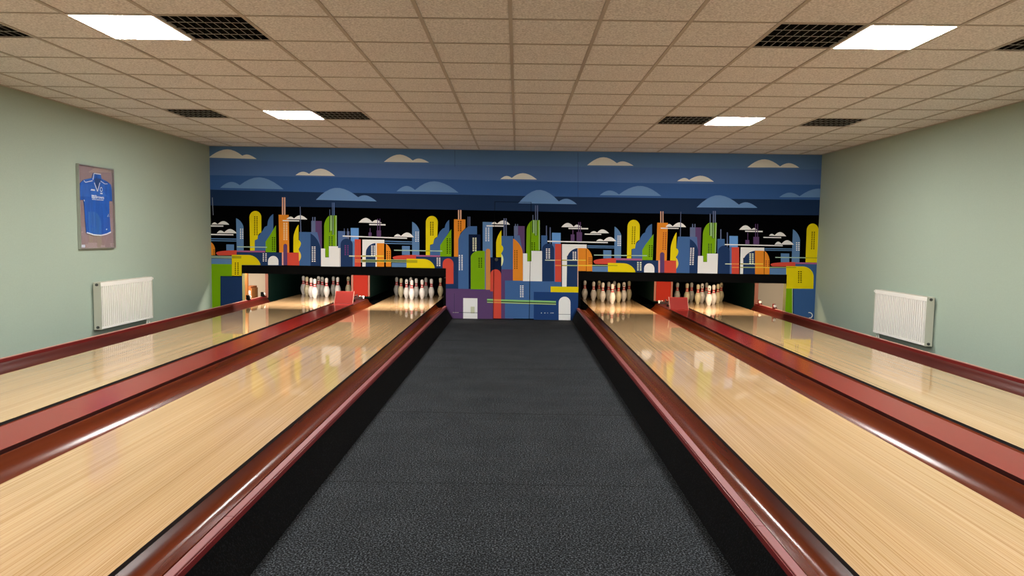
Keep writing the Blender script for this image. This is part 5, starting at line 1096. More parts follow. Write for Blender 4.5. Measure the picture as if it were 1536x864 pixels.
('white',11,[0.6898,0.126,0.7081,0.126,0.7084,0.1156,0.69,0.1156]),
('white',10,[0.1252,0.5881,0.1481,0.5884,0.1484,0.5701,0.1254,0.5697]),
('white',10,[0.1607,0.5886,0.1859,0.589,0.1862,0.5707,0.161,0.5703]),
('white',10,[0.1256,0.5574,0.1486,0.5578,0.1489,0.5394,0.1259,0.5391]),
('white',10,[0.1612,0.558,0.1864,0.5584,0.1867,0.54,0.1615,0.5396]),
('white',10,[0.1261,0.5268,0.1491,0.5272,0.1494,0.5088,0.1264,0.5084]),
('white',10,[0.1617,0.5274,0.1869,0.5278,0.1872,0.5094,0.162,0.509]),
('white',10,[0.1266,0.4961,0.1496,0.4965,0.1499,0.4781,0.1269,0.4777]),
('white',10,[0.1622,0.4967,0.1874,0.4971,0.1877,0.4787,0.1625,0.4783]),
('white',10,[0.1271,0.4655,0.1501,0.4658,0.1504,0.4474,0.1274,0.4471]),
('white',10,[0.1627,0.466,0.1879,0.4664,0.1882,0.448,0.163,0.4476]),
('white',10,[0.1276,0.4348,0.1505,0.4352,0.1508,0.4167,0.1279,0.4164]),
('white',10,[0.1632,0.4354,0.1884,0.4358,0.1887,0.4173,0.1635,0.4169]),
('white',10,[0.1281,0.4041,0.151,0.4045,0.1513,0.386,0.1284,0.3857]),
('white',10,[0.1637,0.4047,0.1889,0.4051,0.1892,0.3866,0.164,0.3862]),
('leaf',12,[-0.4369,0.3467,-0.3359,0.3452,-0.3355,0.3152,-0.4366,0.3167]),
('darkgreen',13,[-0.4366,0.3167,-0.3355,0.3152,-0.3353,0.2991,-0.4364,0.3006]),
('palegreen',14,[-0.4364,0.3006,-0.3353,0.2991,-0.335,0.2795,-0.4361,0.281]),
('lineorange',14,[-0.3359,0.3452,-0.1969,0.3431,-0.1965,0.3131,-0.3355,0.3152]),
('red',15,[-0.3355,0.3152,-0.1965,0.3131,-0.1963,0.297,-0.3353,0.2991]),
('lineorange',16,[-0.3353,0.2991,-0.1963,0.297,-0.196,0.2774,-0.335,0.2795]),
('leaf',17,[-0.1969,0.3431,0.7477,0.3287,0.7483,0.2988,-0.1965,0.3131]),
('darkgreen',18,[-0.1965,0.3131,0.7483,0.2988,0.7487,0.2826,-0.1963,0.297]),
('palegreen',19,[-0.1963,0.297,0.7487,0.2826,0.7491,0.263,-0.196,0.2774]),
('lightblue',1,[1.7323,1.0723,1.7225,1.619,1.7441,1.6061,1.7644,1.5898,1.7836,1.5707,1.8011,1.5495,1.8162,1.527,1.8282,1.5042,1.8367,1.4819,1.8415,1.4609,1.8463,1.0741]),
('white',2,[1.416,1.3692,1.4296,1.3818,1.4433,1.3917,1.457,1.3988,1.4708,1.4027,1.4848,1.4028,1.4987,1.4001,1.5128,1.395,1.5269,1.3875,1.541,1.378,1.5646,1.4015,1.5883,1.4198,1.6121,1.4328,1.636,1.4399,1.6602,1.4399,1.6845,1.4318,1.7091,1.4171,1.7338,1.3964,1.7586,1.3699]),
('white',2,[1.7754,1.465,1.7982,1.4654,1.7986,1.4484,1.7759,1.448]),
('white',2,[1.8084,1.4655,1.8345,1.4659,1.835,1.4489,1.8089,1.4485]),
('white',2,[1.7763,1.4337,1.799,1.4341,1.7995,1.417,1.7767,1.4167]),
('white',2,[1.8092,1.4342,1.8354,1.4346,1.8358,1.4176,1.8097,1.4172]),
('white',2,[1.7771,1.4024,1.7998,1.4027,1.8003,1.3857,1.7776,1.3853]),
('white',2,[1.8101,1.4029,1.8362,1.4033,1.8367,1.3862,1.8105,1.3858]),
('white',2,[1.7779,1.371,1.8007,1.3714,1.8011,1.3543,1.7784,1.354]),
('white',2,[1.8109,1.3715,1.8371,1.3719,1.8375,1.3549,1.8114,1.3545]),
('white',2,[1.7788,1.3397,1.8015,1.34,1.802,1.323,1.7792,1.3226]),
('white',2,[1.8118,1.3402,1.8379,1.3406,1.8384,1.3235,1.8122,1.3231]),
('white',2,[1.7796,1.3083,1.8024,1.3086,1.8028,1.2916,1.7801,1.2912]),
('white',2,[1.8126,1.3088,1.8388,1.3092,1.8392,1.2921,1.8131,1.2917]),
('lightblue',2,[1.2653,1.2921,1.7322,1.292,1.7326,1.2761,1.2656,1.2761]),
('lightblue',2,[1.2659,1.2625,1.733,1.2624,1.7334,1.2488,1.2663,1.2488]),
('lightblue',1,[1.5406,1.214,1.6773,1.214,1.6809,1.075,1.5441,1.075]),
('blue',1,[2.358,1.6728,2.3558,1.6728,2.3363,1.6638,2.3172,1.651,2.2991,1.6349,2.2828,1.6161,2.269,1.5954,2.258,1.5735,2.2504,1.5512,2.2465,1.5295,2.2042,1.5005,2.1685,1.4398,2.156,1.3976,2.0919,1.333,2.0816,1.2543,2.0275,1.2364,2.032,1.0769,2.212,1.0797,2.2074,1.2346,2.3642,1.4689]),
('yellow',2,[1.9428,1.6212,1.9442,1.644,1.9495,1.666,1.9586,1.6863,1.9711,1.7041,1.9865,1.7189,2.0043,1.7299,2.0237,1.7368,2.044,1.7394,2.0644,1.7374,2.0842,1.7311,2.1025,1.7206,2.1187,1.7063,2.1322,1.6889,2.1425,1.6689,2.149,1.6471,2.1517,1.6244,2.156,1.3999,2.1434,1.3947,2.1312,1.3873,2.1198,1.378,2.1097,1.3672,2.1013,1.3552,2.0949,1.3425,2.0907,1.3296,2.089,1.317,2.0816,1.2543,2.0206,1.2397,2.0228,1.0791,1.9475,1.0813]),
('black',3,[2.0211,1.623,2.0382,1.6232,2.0387,1.6063,2.0216,1.606]),
('black',3,[2.0597,1.6236,2.0779,1.6238,2.0784,1.6069,2.0602,1.6066]),
('black',3,[2.021,1.592,2.038,1.5923,2.0385,1.5753,2.0215,1.575]),
('black',3,[2.0596,1.5926,2.0778,1.5929,2.0783,1.5759,2.0601,1.5756]),
('black',3,[2.0209,1.561,2.0379,1.5613,2.0384,1.5443,2.0214,1.544]),
('black',3,[2.0595,1.5616,2.0777,1.5619,2.0781,1.5449,2.06,1.5446]),
('black',3,[2.0207,1.53,2.0378,1.5303,2.0383,1.5133,2.0212,1.513]),
('black',3,[2.0594,1.5306,2.0775,1.5309,2.078,1.5139,2.0598,1.5136]),
('black',3,[2.0206,1.499,2.0376,1.4993,2.0381,1.4823,2.0211,1.482]),
('black',3,[2.0592,1.4996,2.0774,1.4999,2.0779,1.4829,2.0597,1.4826]),
('black',3,[2.0205,1.468,2.0375,1.4683,2.038,1.4512,2.0209,1.451]),
('black',3,[2.0591,1.4686,2.0773,1.4689,2.0778,1.4518,2.0596,1.4516]),
('black',3,[2.0203,1.437,2.0374,1.4372,2.0379,1.4202,2.0208,1.4199]),
('black',3,[2.059,1.4376,2.0772,1.4378,2.0777,1.4208,2.0595,1.4205]),
('black',3,[2.0202,1.4059,2.0372,1.4062,2.0377,1.3891,2.0207,1.3889]),
('black',3,[2.0589,1.4065,2.077,1.4068,2.0775,1.3898,2.0593,1.3895]),
('black',3,[2.0201,1.3749,2.0371,1.3751,2.0376,1.3581,2.0205,1.3578]),
('black',3,[2.0587,1.3755,2.0769,1.3757,2.0774,1.3587,2.0592,1.3584]),
('black',3,[2.0199,1.3438,2.037,1.3441,2.0375,1.327,2.0204,1.3267]),
('black',3,[2.0586,1.3444,2.0768,1.3447,2.0773,1.3276,2.0591,1.3273]),
('green',2,[2.3894,1.5022,2.3881,1.0573,2.2092,1.0569,2.2042,1.23,2.255,1.3195]),
('black',3,[2.319,1.3091,2.3372,1.3094,2.3377,1.2935,2.3195,1.2932]),
('black',3,[2.3588,1.3098,2.3782,1.31,2.3787,1.2941,2.3593,1.2938]),
('black',3,[2.319,1.2788,2.3372,1.2791,2.3377,1.2632,2.3195,1.2629]),
('black',3,[2.3588,1.2794,2.3781,1.2797,2.3786,1.2638,2.3593,1.2635]),
('black',3,[2.319,1.2485,2.3372,1.2487,2.3377,1.2328,2.3194,1.2325]),
('black',3,[2.3588,1.2491,2.3781,1.2494,2.3786,1.2334,2.3593,1.2332]),
('black',3,[2.3189,1.2181,2.3371,1.2184,2.3376,1.2025,2.3194,1.2022]),
('black',3,[2.3588,1.2187,2.3781,1.219,2.3786,1.2031,2.3592,1.2028]),
('black',3,[2.3189,1.1877,2.3371,1.188,2.3376,1.1721,2.3194,1.1718]),
('black',3,[2.3587,1.1884,2.3781,1.1887,2.3786,1.1727,2.3592,1.1724]),
('black',3,[2.3189,1.1574,2.3371,1.1576,2.3376,1.1417,2.3193,1.1414]),
('black',3,[2.3587,1.158,2.3781,1.1583,2.3785,1.1423,2.3592,1.142]),
('black',3,[2.3188,1.127,2.337,1.1273,2.3375,1.1113,2.3193,1.111]),
('black',3,[2.3587,1.1276,2.378,1.1279,2.3785,1.1119,2.3592,1.1116]),
('paleline',3,[1.3829,1.1365,1.9471,1.1372,1.9476,1.1212,1.3833,1.1205]),
('olive',4,[1.9471,1.1372,2.0212,1.1372,2.0216,1.1212,1.9476,1.1212]),
('paleline',5,[2.0212,1.1372,2.2888,1.1391,2.2893,1.1254,2.0216,1.1235]),
('navy',1,[1.7613,1.0523,2.5136,1.0523,2.5201,0.845,1.7668,0.845]),
('red',2,[1.7606,1.0807,1.6857,1.0792,1.6137,1.0757,1.5474,1.0703,1.4893,1.0632,1.4417,1.0548,1.4064,1.0453,1.3848,1.0351,1.3776,1.0246,1.3789,1.0146,1.3822,1.0052,1.3873,0.9966,1.3942,0.9892,1.4025,0.9832,1.4118,0.979,1.422,0.9767,1.4324,0.9763,1.7633,0.9769]),
('pinkbar',3,[1.7594,1.0808,2.2085,1.0807,2.2095,1.0488,1.7603,1.0488]),
('lightblue',19,[1.3581,0.935,1.6275,0.935,1.6298,0.845,1.3602,0.845]),
('yellow',20,[1.6236,0.9987,1.8997,0.9961,1.9337,0.9914,1.9676,0.9814,2,0.9665,2.0297,0.9471,2.0556,0.9241,2.0767,0.8984,2.0922,0.8709,2.1006,0.845,1.6275,0.845]),
('paleline2',12,[0.5475,1.037,0.7187,1.037,0.7191,1.021,0.5478,1.021]),
('lineorange',13,[0.7187,1.0392,0.8226,1.0392,0.8229,1.0232,0.719,1.0232]),
('olive',14,[0.8374,1.0408,0.9162,1.0408,0.9165,1.0248,0.8377,1.0248]),
('paleline2',18,[0.9161,1.0429,1.1113,1.0429,1.1117,1.0269,0.9165,1.0269]),
('lineyellow',19,[1.1113,1.0455,1.129,1.0455,1.129,1.0295,1.1116,1.0295]),
('lineyellow',19,[1.129,1.0455,1.2459,1.0455,1.2463,1.0295,1.129,1.0295]),
('lineorange',13,[0.7205,0.9489,0.8245,0.9489,0.8248,0.9318,0.7208,0.9318]),
('olive',14,[0.8393,0.9506,0.9181,0.9506,0.9185,0.9334,0.8396,0.9334]),
('palegreen',18,[0.918,0.9527,1.1133,0.9527,1.1137,0.9356,0.9184,0.9356]),
('lineyellow',19,[1.1133,0.9561,1.129,0.9561,1.129,0.9389,1.1136,0.9389]),
('lineyellow',19,[1.129,0.9561,1.353,0.9561,1.3534,0.9389,1.129,0.9389]),
('palegreen',21,[1.3529,0.9601,1.6269,0.9601,1.6273,0.9429,1.3533,0.9429]),
('olive',22,[1.6268,0.9634,1.7888,0.9635,1.7893,0.9463,1.6272,0.9463]),
('palewin',2,[2.1248,1.0219,2.1498,1.0223,2.1504,1.0029,2.1253,1.0025]),
('palewin',2,[2.1692,1.0226,2.1977,1.023,2.1983,1.0036,2.1698,1.0032]),
('palewin',2,[2.1257,0.9905,2.1508,0.9909,2.1513,0.9715,2.1262,0.9711]),
('palewin',2,[2.1701,0.9912,2.1986,0.9916,2.1992,0.9722,2.1707,0.9718]),
('palewin',2,[2.1266,0.9591,2.1517,0.9595,2.1522,0.9401,2.1271,0.9397]),
('palewin',2,[2.171,0.9598,2.1995,0.9602,2.2001,0.9408,2.1716,0.9404]),
('palewin',2,[2.1275,0.9277,2.1526,0.9281,2.1531,0.9087,2.128,0.9083]),
('palewin',2,[2.172,0.9284,2.2005,0.9288,2.201,0.9094,2.1725,0.909]),
('palewin',2,[2.1284,0.8963,2.1535,0.8967,2.154,0.8772,2.1289,0.8768]),
('palewin',2,[2.1729,0.897,2.2014,0.8974,2.2019,0.878,2.1734,0.8775]),
('white',2,[2.2463,0.845,2.2443,0.9112,2.2467,0.9343,2.2549,0.956,2.2685,0.9746,2.2865,0.9891,2.3077,0.9983,2.3306,1.0017,2.3537,0.999,2.3754,0.9904,2.3942,0.9766,2.4089,0.9584,2.4184,0.937,2.4222,0.914,2.4243,0.845]),
('orange',2,[2.447,1.6968,2.6274,1.6961,2.6276,1.0519,2.4475,1.0537]),
('tan',5,[2.492,1.8897,2.5101,1.8897,2.5163,1.6943,2.4981,1.6943]),
('tan',5,[2.5294,1.8902,2.5452,1.8902,2.5514,1.6948,2.5355,1.6948]),
('maroon2',3,[2.5509,1.5324,2.569,1.5327,2.5696,1.5157,2.5514,1.5154]),
('maroon2',3,[2.5895,1.533,2.6076,1.5333,2.6082,1.5163,2.59,1.516]),
('maroon2',3,[2.5506,1.5015,2.5688,1.5018,2.5693,1.4848,2.5511,1.4845]),
('maroon2',3,[2.5892,1.5021,2.6074,1.5024,2.6079,1.4854,2.5897,1.4851]),
('maroon2',3,[2.5503,1.4706,2.5685,1.4709,2.569,1.4539,2.5508,1.4536]),
('maroon2',3,[2.5889,1.4712,2.6071,1.4715,2.6076,1.4545,2.5895,1.4542]),
('maroon2',3,[2.55,1.4397,2.5682,1.44,2.5687,1.423,2.5506,1.4227]),
('maroon2',3,[2.5886,1.4403,2.6068,1.4406,2.6074,1.4236,2.5892,1.4233]),
('maroon2',3,[2.5497,1.4088,2.5679,1.4091,2.5684,1.3921,2.5503,1.3918]),
('maroon2',3,[2.5884,1.4094,2.6065,1.4097,2.6071,1.3927,2.5889,1.3924]),
('maroon2',3,[2.5494,1.3779,2.5676,1.3782,2.5682,1.3611,2.55,1.3609]),
('maroon2',3,[2.5881,1.3785,2.6063,1.3788,2.6068,1.3617,2.5886,1.3615]),
('maroon2',3,[2.5492,1.347,2.5673,1.3472,2.5679,1.3302,2.5497,1.3299]),
('maroon2',3,[2.5878,1.3475,2.606,1.3478,2.6065,1.3308,2.5883,1.3305]),
('maroon2',3,[2.5489,1.316,2.5671,1.3163,2.5676,1.2992,2.5494,1.299]),
('maroon2',3,[2.5875,1.3166,2.6057,1.3169,2.6063,1.2998,2.5881,1.2996]),
('maroon2',3,[2.5486,1.285,2.5668,1.2853,2.5673,1.2683,2.5491,1.268]),
('maroon2',3,[2.5872,1.2856,2.6054,1.2859,2.606,1.2689,2.5878,1.2686]),
('maroon2',3,[2.5483,1.2541,2.5665,1.2544,2.567,1.2373,2.5488,1.237]),
('maroon2',3,[2.587,1.2547,2.6052,1.2549,2.6057,1.2379,2.5875,1.2376]),
('pink',3,[2.4851,1.0557,2.517,1.0557,2.5235,0.845,2.4916,0.845]),
('red',3,[2.5865,1.0529,2.7927,1.0529,2.7996,0.845,2.5931,0.845]),
('purple',4,[2.5954,0.8458,2.543,0.845,2.5201,0.845,2.5104,1.1573,2.5113,1.167,2.5148,1.1761,2.5205,1.184,2.5281,1.1901,2.5371,1.194,2.5467,1.1954,2.5565,1.1943,2.5657,1.1907,2.5736,1.1848,2.5798,1.1771,2.5839,1.1681,2.5855,1.1584]),
('steel',1,[3.0064,1.626,3.0971,1.6262,3.1086,1.2985,3.0177,1.2971]),
('purple',2,[3.0915,1.6261,3.1993,1.6255,3.1997,1.1349,3.1087,1.1335]),
('steel',2,[3.0407,1.6832,3.0577,1.6832,3.0664,1.434,3.0494,1.434]),
('steel',3,[3.0804,1.6838,3.0963,1.6838,3.105,1.4346,3.0891,1.4346]),
('steel',5,[2.8376,1.8879,2.8467,1.8881,2.8533,1.4536,2.8408,1.4534]),
('white',6,[2.5921,1.6276,2.6047,1.6459,2.6173,1.6603,2.6301,1.6706,2.643,1.6764,2.6561,1.6767,2.6694,1.6725,2.6827,1.6646,2.6962,1.6532,2.7098,1.6385,2.7346,1.663,2.7596,1.6823,2.7847,1.6962,2.81,1.7042,2.8356,1.7054,2.8614,1.6973,2.8875,1.6813,2.9139,1.6582,2.9405,1.6284]),
('white',3,[2.5075,1.6117,2.814,1.6116,2.8145,1.5958,2.508,1.5959]),
('steel',7,[2.8367,1.714,2.8503,1.714,2.8535,1.619,2.8398,1.619]),
('blue',6,[2.8052,1.4654,3.0233,1.4653,3.0448,0.845,2.7973,0.845,2.7904,1.2936]),
('steelblue',7,[3.0119,1.4651,3.13,1.4658,3.1573,1.2082,3.0209,1.2061]),
('yellow',7,[2.7802,1.5342,2.7823,1.2651,2.7823,1.2651,2.7895,1.2632,2.7966,1.2596,2.8033,1.2544,2.8093,1.2478,2.8144,1.2401,2.8184,1.2316,2.8212,1.2225,2.8227,1.2133,2.8219,1.2007,2.8196,1.1874,2.816,1.1739,2.8112,1.1607,2.8053,1.1483,2.7985,1.1372,2.7912,1.1278,2.7837,1.1205,2.7847,1.0544,2.6866,1.0574,2.6889,1.2693,2.6926,1.3024,2.6991,1.3384,2.7081,1.3757,2.7192,1.4129,2.7321,1.4487,2.7461,1.4816,2.7608,1.5105,2.7757,1.5341]),
('gold',8,[2.7851,1.1114,2.7889,1.1,2.796,1.0943,2.803,1.0858,2.8097,1.075,2.8158,1.0623,2.821,1.0481,2.8251,1.0331,2.8281,1.0177,2.8297,1.0026,2.829,0.9922,2.8273,0.9809,2.8245,0.9692,2.8209,0.9576,2.8165,0.9464,2.8115,0.9361,2.8061,0.9272,2.8005,0.9199,2.7937,0.9198]),
('navy',8,[3.022,0.845,3.011,1.4265,3.0384,1.4134,3.0632,1.3952,3.0869,1.3728,3.1084,1.3471,3.127,1.3189,3.142,1.2894,3.1527,1.2597,3.1588,1.231,3.1656,0.845]),
('white',9,[3.023,1.2779,3.048,1.2782,3.0486,1.26,3.0236,1.2597]),
('white',9,[3.0639,1.2785,3.0911,1.2789,3.0918,1.2607,3.0645,1.2603]),
('white',9,[3.0227,1.2474,3.0478,1.2478,3.0484,1.2296,3.0234,1.2292]),
('white',9,[3.0637,1.248,3.0909,1.2484,3.0916,1.2302,3.0643,1.2298]),
('white',9,[3.0225,1.2169,3.0475,1.2173,3.0482,1.1991,3.0232,1.1987]),
('white',9,[3.0635,1.2175,3.0907,1.218,3.0914,1.1998,3.0641,1.1993]),
('white',9,[3.0223,1.1864,3.0473,1.1868,3.048,1.1686,3.023,1.1682]),
('white',9,[3.0633,1.1871,3.0905,1.1875,3.0912,1.1693,3.0639,1.1688]),
('white',9,[3.0221,1.1559,3.0471,1.1563,3.0478,1.1381,3.0227,1.1377]),
('white',9,[3.0631,1.1566,3.0903,1.157,3.091,1.1388,3.0637,1.1383]),
('white',9,[3.0219,1.1254,3.0469,1.1258,3.0476,1.1076,3.0225,1.1072]),
('white',9,[3.0629,1.1261,3.0902,1.1265,3.0908,1.1083,3.0635,1.1078]),
('white',9,[3.0217,1.0949,3.0467,1.0953,3.0474,1.0771,3.0223,1.0767]),
('white',9,[3.0626,1.0955,3.09,1.096,3.0906,1.0777,3.0633,1.0773]),
('white',9,[3.0215,1.0644,3.0465,1.0648,3.0471,1.0465,3.0221,1.0461]),
('white',9,[3.0624,1.065,3.0898,1.0654,3.0904,1.0472,3.0631,1.0468]),
('white',9,[3.0213,1.0338,3.0463,1.0342,3.0469,1.016,3.0219,1.0156]),
('white',9,[3.0622,1.0345,3.0896,1.0349,3.0902,1.0166,3.0629,1.0162]),
('white',9,[3.0211,1.0033,3.0461,1.0036,3.0467,0.9854,3.0217,0.985]),
('white',9,[3.062,1.0039,3.0894,1.0043,3.09,0.9861,3.0627,0.9856]),
('green',1,[3.4584,1.1856,3.4569,1.7108,3.3379,1.7102,3.3171,1.7,3.2971,1.6837,3.2785,1.6618,3.2622,1.6353,3.2486,1.6052,3.2385,1.5725,3.2321,1.5386,3.2297,1.5047,3.228,1.1387,3.2508,1.1391,3.2543,1.0411,3.318,1.0421,3.3129,1.1833]),
('lightgreen',2,[3.3483,1.706,3.3778,1.706,3.3859,1.4842,3.3564,1.4842]),
('lightgreen',2,[3.3925,1.7066,3.4072,1.7066,3.4167,1.4507,3.4019,1.4507]),
('lightgreen',2,[3.4412,1.7072,3.457,1.7074,3.4623,1.2016,3.4487,1.2013]),
('darkline',3,[3.3327,1.6989,3.3451,1.6989,3.3526,1.4951,3.3401,1.4952]),
('darkline',3,[3.3798,1.7109,3.3912,1.7109,3.4011,1.4437,3.3897,1.4437]),
('darkline',3,[3.407,1.7113,3.4184,1.7113,3.4283,1.4441,3.4169,1.4441]),
('steel',5,[3.3335,1.8627,3.3493,1.8627,3.355,1.708,3.3391,1.7081]),
('steel',5,[3.3839,1.9087,3.4031,1.9086,3.4105,1.7089,3.3912,1.7089]),
('steel',5,[3.4155,1.9091,3.4359,1.9091,3.4434,1.7093,3.423,1.7094]),
('darkline',2,[3.325,1.3507,3.3477,1.351,3.3483,1.3351,3.3256,1.3348]),
('darkline',2,[3.3681,1.3513,3.3874,1.3516,3.388,1.3357,3.3687,1.3354]),
('darkline',2,[3.326,1.3216,3.3487,1.322,3.3493,1.3061,3.3266,1.3057]),
('darkline',2,[3.3692,1.3223,3.3885,1.3226,3.3891,1.3067,3.3698,1.3064]),
('darkline',2,[3.3271,1.2925,3.3498,1.2929,3.3504,1.277,3.3277,1.2766]),
('darkline',2,[3.3703,1.2932,3.3896,1.2935,3.3902,1.2776,3.3708,1.2773]),
('darkline',2,[3.3282,1.2634,3.3509,1.2638,3.3515,1.2479,3.3287,1.2475]),
('darkline',2,[3.3713,1.2641,3.3906,1.2644,3.3912,1.2485,3.3719,1.2482]),
('darkline',2,[3.3292,1.2343,3.3519,1.2347,3.3525,1.2188,3.3298,1.2184]),
('darkline',2,[3.3724,1.235,3.3917,1.2353,3.3923,1.2194,3.373,1.2191]),
('darkline',2,[3.3303,1.2052,3.353,1.2056,3.3536,1.1896,3.3309,1.1893]),
('darkline',2,[3.3735,1.2059,3.3928,1.2062,3.3934,1.1902,3.3741,1.1899]),
('white',9,[3.1596,1.1422,3.2472,1.1424,3.251,1.0388,3.3181,1.0398,3.3128,1.1845,3.4993,1.185,3.501,0.845,3.1613,0.845]),
('blue',1,[3.4785,1.4369,3.6034,1.4368,3.6128,1.1915,3.4877,1.1915]),
('steel',2,[3.5223,1.5999,3.5404,1.5999,3.5468,1.4323,3.5286,1.4323]),
('steel',1,[3.6354,1.5495,3.6535,1.5495,3.6629,1.3069,3.6447,1.3069]),
('cloudlight',1,[3.6808,1.49,3.826,1.49,3.8337,1.2971,3.6883,1.2971]),
('steelblue',2,[3.6878,1.3077,3.731,1.3077,3.7491,0.845,3.7058,0.845]),
('navy',10,[3.5121,0.845,3.498,1.2209,3.5004,1.247,3.5096,1.2714,3.5247,1.2925,3.545,1.3088,3.5688,1.3192,3.5947,1.323,3.6208,1.32,3.6454,1.3103,3.6669,1.2946,3.6836,1.2741,3.6946,1.25,3.6991,1.224,3.7138,0.845]),
('red',3,[3.7279,1.2999,3.854,1.2999,3.8721,0.845,3.7457,0.845]),
('purple',1,[3.9557,1.4256,4.0237,1.4255,4.027,1.3461,3.9589,1.3461]),
('purple',2,[3.9869,1.5503,3.9982,1.5503,4.0038,1.4143,3.9924,1.4143]),
('purple',1,[4.0895,1.4811,4.1893,1.4811,4.1949,1.3484,4.095,1.3485]),
('white',1,[3.8433,1.5967,3.8658,1.6255,3.8886,1.6481,3.9116,1.6644,3.9349,1.6737,3.9585,1.6744,3.9825,1.6669,4.0068,1.6529,4.0312,1.6327,4.056,1.6067,4.0658,1.6165,4.0757,1.6239,4.0857,1.6289,4.0958,1.6312,4.106,1.6301,4.1164,1.626,4.1269,1.6193,4.1374,1.6103,4.1481,1.5991]),
('white',1,[3.9458,1.5847,4.2439,1.5846,4.2448,1.5631,3.9467,1.5632]),
('purple',2,[4.1122,1.6993,4.1247,1.6993,4.1341,1.473,4.1216,1.473]),
('purple',2,[4.1473,1.6998,4.1597,1.6998,4.1692,1.4736,4.1567,1.4736]),
('white',1,[4.3562,1.5037,4.3661,1.5169,4.3761,1.527,4.3862,1.5339,4.3965,1.5372,4.407,1.5366,4.4176,1.5335,4.4283,1.5283,4.439,1.5211,4.4499,1.5119,4.4708,1.5341,4.492,1.5511,4.5134,1.5627,4.535,1.5685,4.557,1.5671,4.5793,1.5584,4.6018,1.5439,4.6246,1.5241,4.6477,1.4991]),
('white',1,[4.2595,1.483,4.5634,1.483,4.5641,1.466,4.2603,1.466]),
('lightblue',1,[4.7597,1.0553,4.7567,1.6185,4.7796,1.6054,4.8013,1.588,4.822,1.567,4.841,1.5433,4.8574,1.5176,4.8708,1.491,4.8805,1.4645,4.8861,1.4392,4.8914,1.0574]),
('white',2,[4.4568,1.3544,4.4691,1.3731,4.4815,1.3879,4.4942,1.3985,4.507,1.4045,4.5201,1.405,4.5334,1.4012,4.5468,1.394,4.5604,1.3834,4.5741,1.3698,4.5964,1.3955,4.619,1.4148,4.6418,1.4274,4.665,1.4325,4.688,1.429,4.688,1.3563]),
('white',2,[4.688,1.429,4.6886,1.429,4.7125,1.4189,4.7366,1.4033,4.761,1.3827,4.7856,1.3571,4.688,1.3563]),
('white',2,[4.8188,1.3991,4.8415,1.3994,4.8423,1.3824,4.8196,1.382]),
('white',2,[4.8551,1.3996,4.8812,1.4,4.8819,1.383,4.8559,1.3826]),
('white',2,[4.8203,1.3679,4.8429,1.3682,4.8437,1.3512,4.8211,1.3509]),
('white',2,[4.8565,1.3684,4.8826,1.3688,4.8834,1.3518,4.8573,1.3514]),
('white',2,[4.8217,1.3367,4.8444,1.337,4.8452,1.32,4.8225,1.3197]),
('white',2,[4.858,1.3372,4.8841,1.3376,4.8848,1.3206,4.8588,1.3202]),
('white',2,[4.8232,1.3055,4.8458,1.3058,4.8466,1.2888,4.8239,1.2884]),
('white',2,[4.8594,1.306,4.8855,1.3064,4.8863,1.2894,4.8602,1.289]),
('white',2,[4.8246,1.2742,4.8473,1.2746,4.8481,1.2576,4.8254,1.2572]),
('white',2,[4.8609,1.2748,4.887,1.2752,4.8877,1.2582,4.8617,1.2578]),
('white',2,[3.6066,1.3516,4.5944,1.3463,4.5952,1.3281,3.6073,1.3334]),
('white',1,[3.8813,1.299,4.2832,1.2995,4.2859,1.237,4.1315,1.2346,4.1334,1.1891,3.9301,1.186,3.9417,0.845,3.8883,0.845]),
('white',2,[3.9199,1.1858,4.1336,1.2403,4.1371,1.155,3.9227,1.1176]),
('navy',3,[4.1311,1.246,4.0939,1.2391,4.0581,1.2266,4.025,1.209,3.9959,1.1868,3.9718,1.1611,3.9537,1.1326,3.9423,1.1026,3.9381,1.0722,3.9387,0.845,4.1477,0.845]),
('palewin',4,[4.0331,1.1961,4.0627,1.1966,4.0635,1.1772,4.0339,1.1768]),
('palewin',4,[4.0786,1.1968,4.1047,1.1972,4.1055,1.1779,4.0794,1.1775]),
('palewin',4,[4.0344,1.1659,4.0639,1.1663,4.0647,1.147,4.0352,1.1465]),
('palewin',4,[4.0798,1.1666,4.1059,1.167,4.1067,1.1476,4.0806,1.1472]),
('palewin',4,[4.0356,1.1356,4.0651,1.1361,4.0659,1.1167,4.0364,1.1162]),
('palewin',4,[4.0811,1.1363,4.1072,1.1367,4.108,1.1174,4.0819,1.1169]),
('palewin',4,[4.0369,1.1053,4.0664,1.1058,4.0672,1.0864,4.0376,1.086]),
('palewin',4,[4.0823,1.106,4.1084,1.1064,4.1092,1.0871,4.0831,1.0867]),
('palewin',4,[4.0381,1.075,4.0676,1.0755,4.0684,1.0561,4.0389,1.0557]),
('palewin',4,[4.0836,1.0757,4.1097,1.0761,4.1105,1.0568,4.0843,1.0564]),
('palewin',4,[4.0393,1.0447,4.0689,1.0452,4.0697,1.0258,4.0401,1.0254]),
('palewin',4,[4.0848,1.0454,4.1109,1.0458,4.1117,1.0265,4.0856,1.0261]),
('orange',4,[4.1287,1.2471,4.2786,1.2471,4.2957,0.845,4.1454,0.845]),
('orange',5,[4.3038,0.845,4.2926,1.2405,4.3096,1.231,4.3243,1.2171,4.3385,1.1993,4.3516,1.1782,4.363,1.1547,4.3724,1.1298,4.3793,1.1042,4.3836,1.0791,4.3914,0.845]),
('maroon2',6,[4.3153,1.0803,4.3335,1.0806,4.3342,1.0647,4.316,1.0644]),
('maroon2',6,[4.3607,1.0811,4.3789,1.0813,4.3796,1.0654,4.3614,1.0651]),
('maroon2',6,[4.3166,1.0507,4.3347,1.051,4.3354,1.0351,4.3172,1.0348]),
('maroon2',6,[4.362,1.0514,4.3802,1.0517,4.3809,1.0358,4.3627,1.0355]),
('maroon2',6,[4.3178,1.0211,4.336,1.0214,4.3367,1.0054,4.3185,1.0052]),
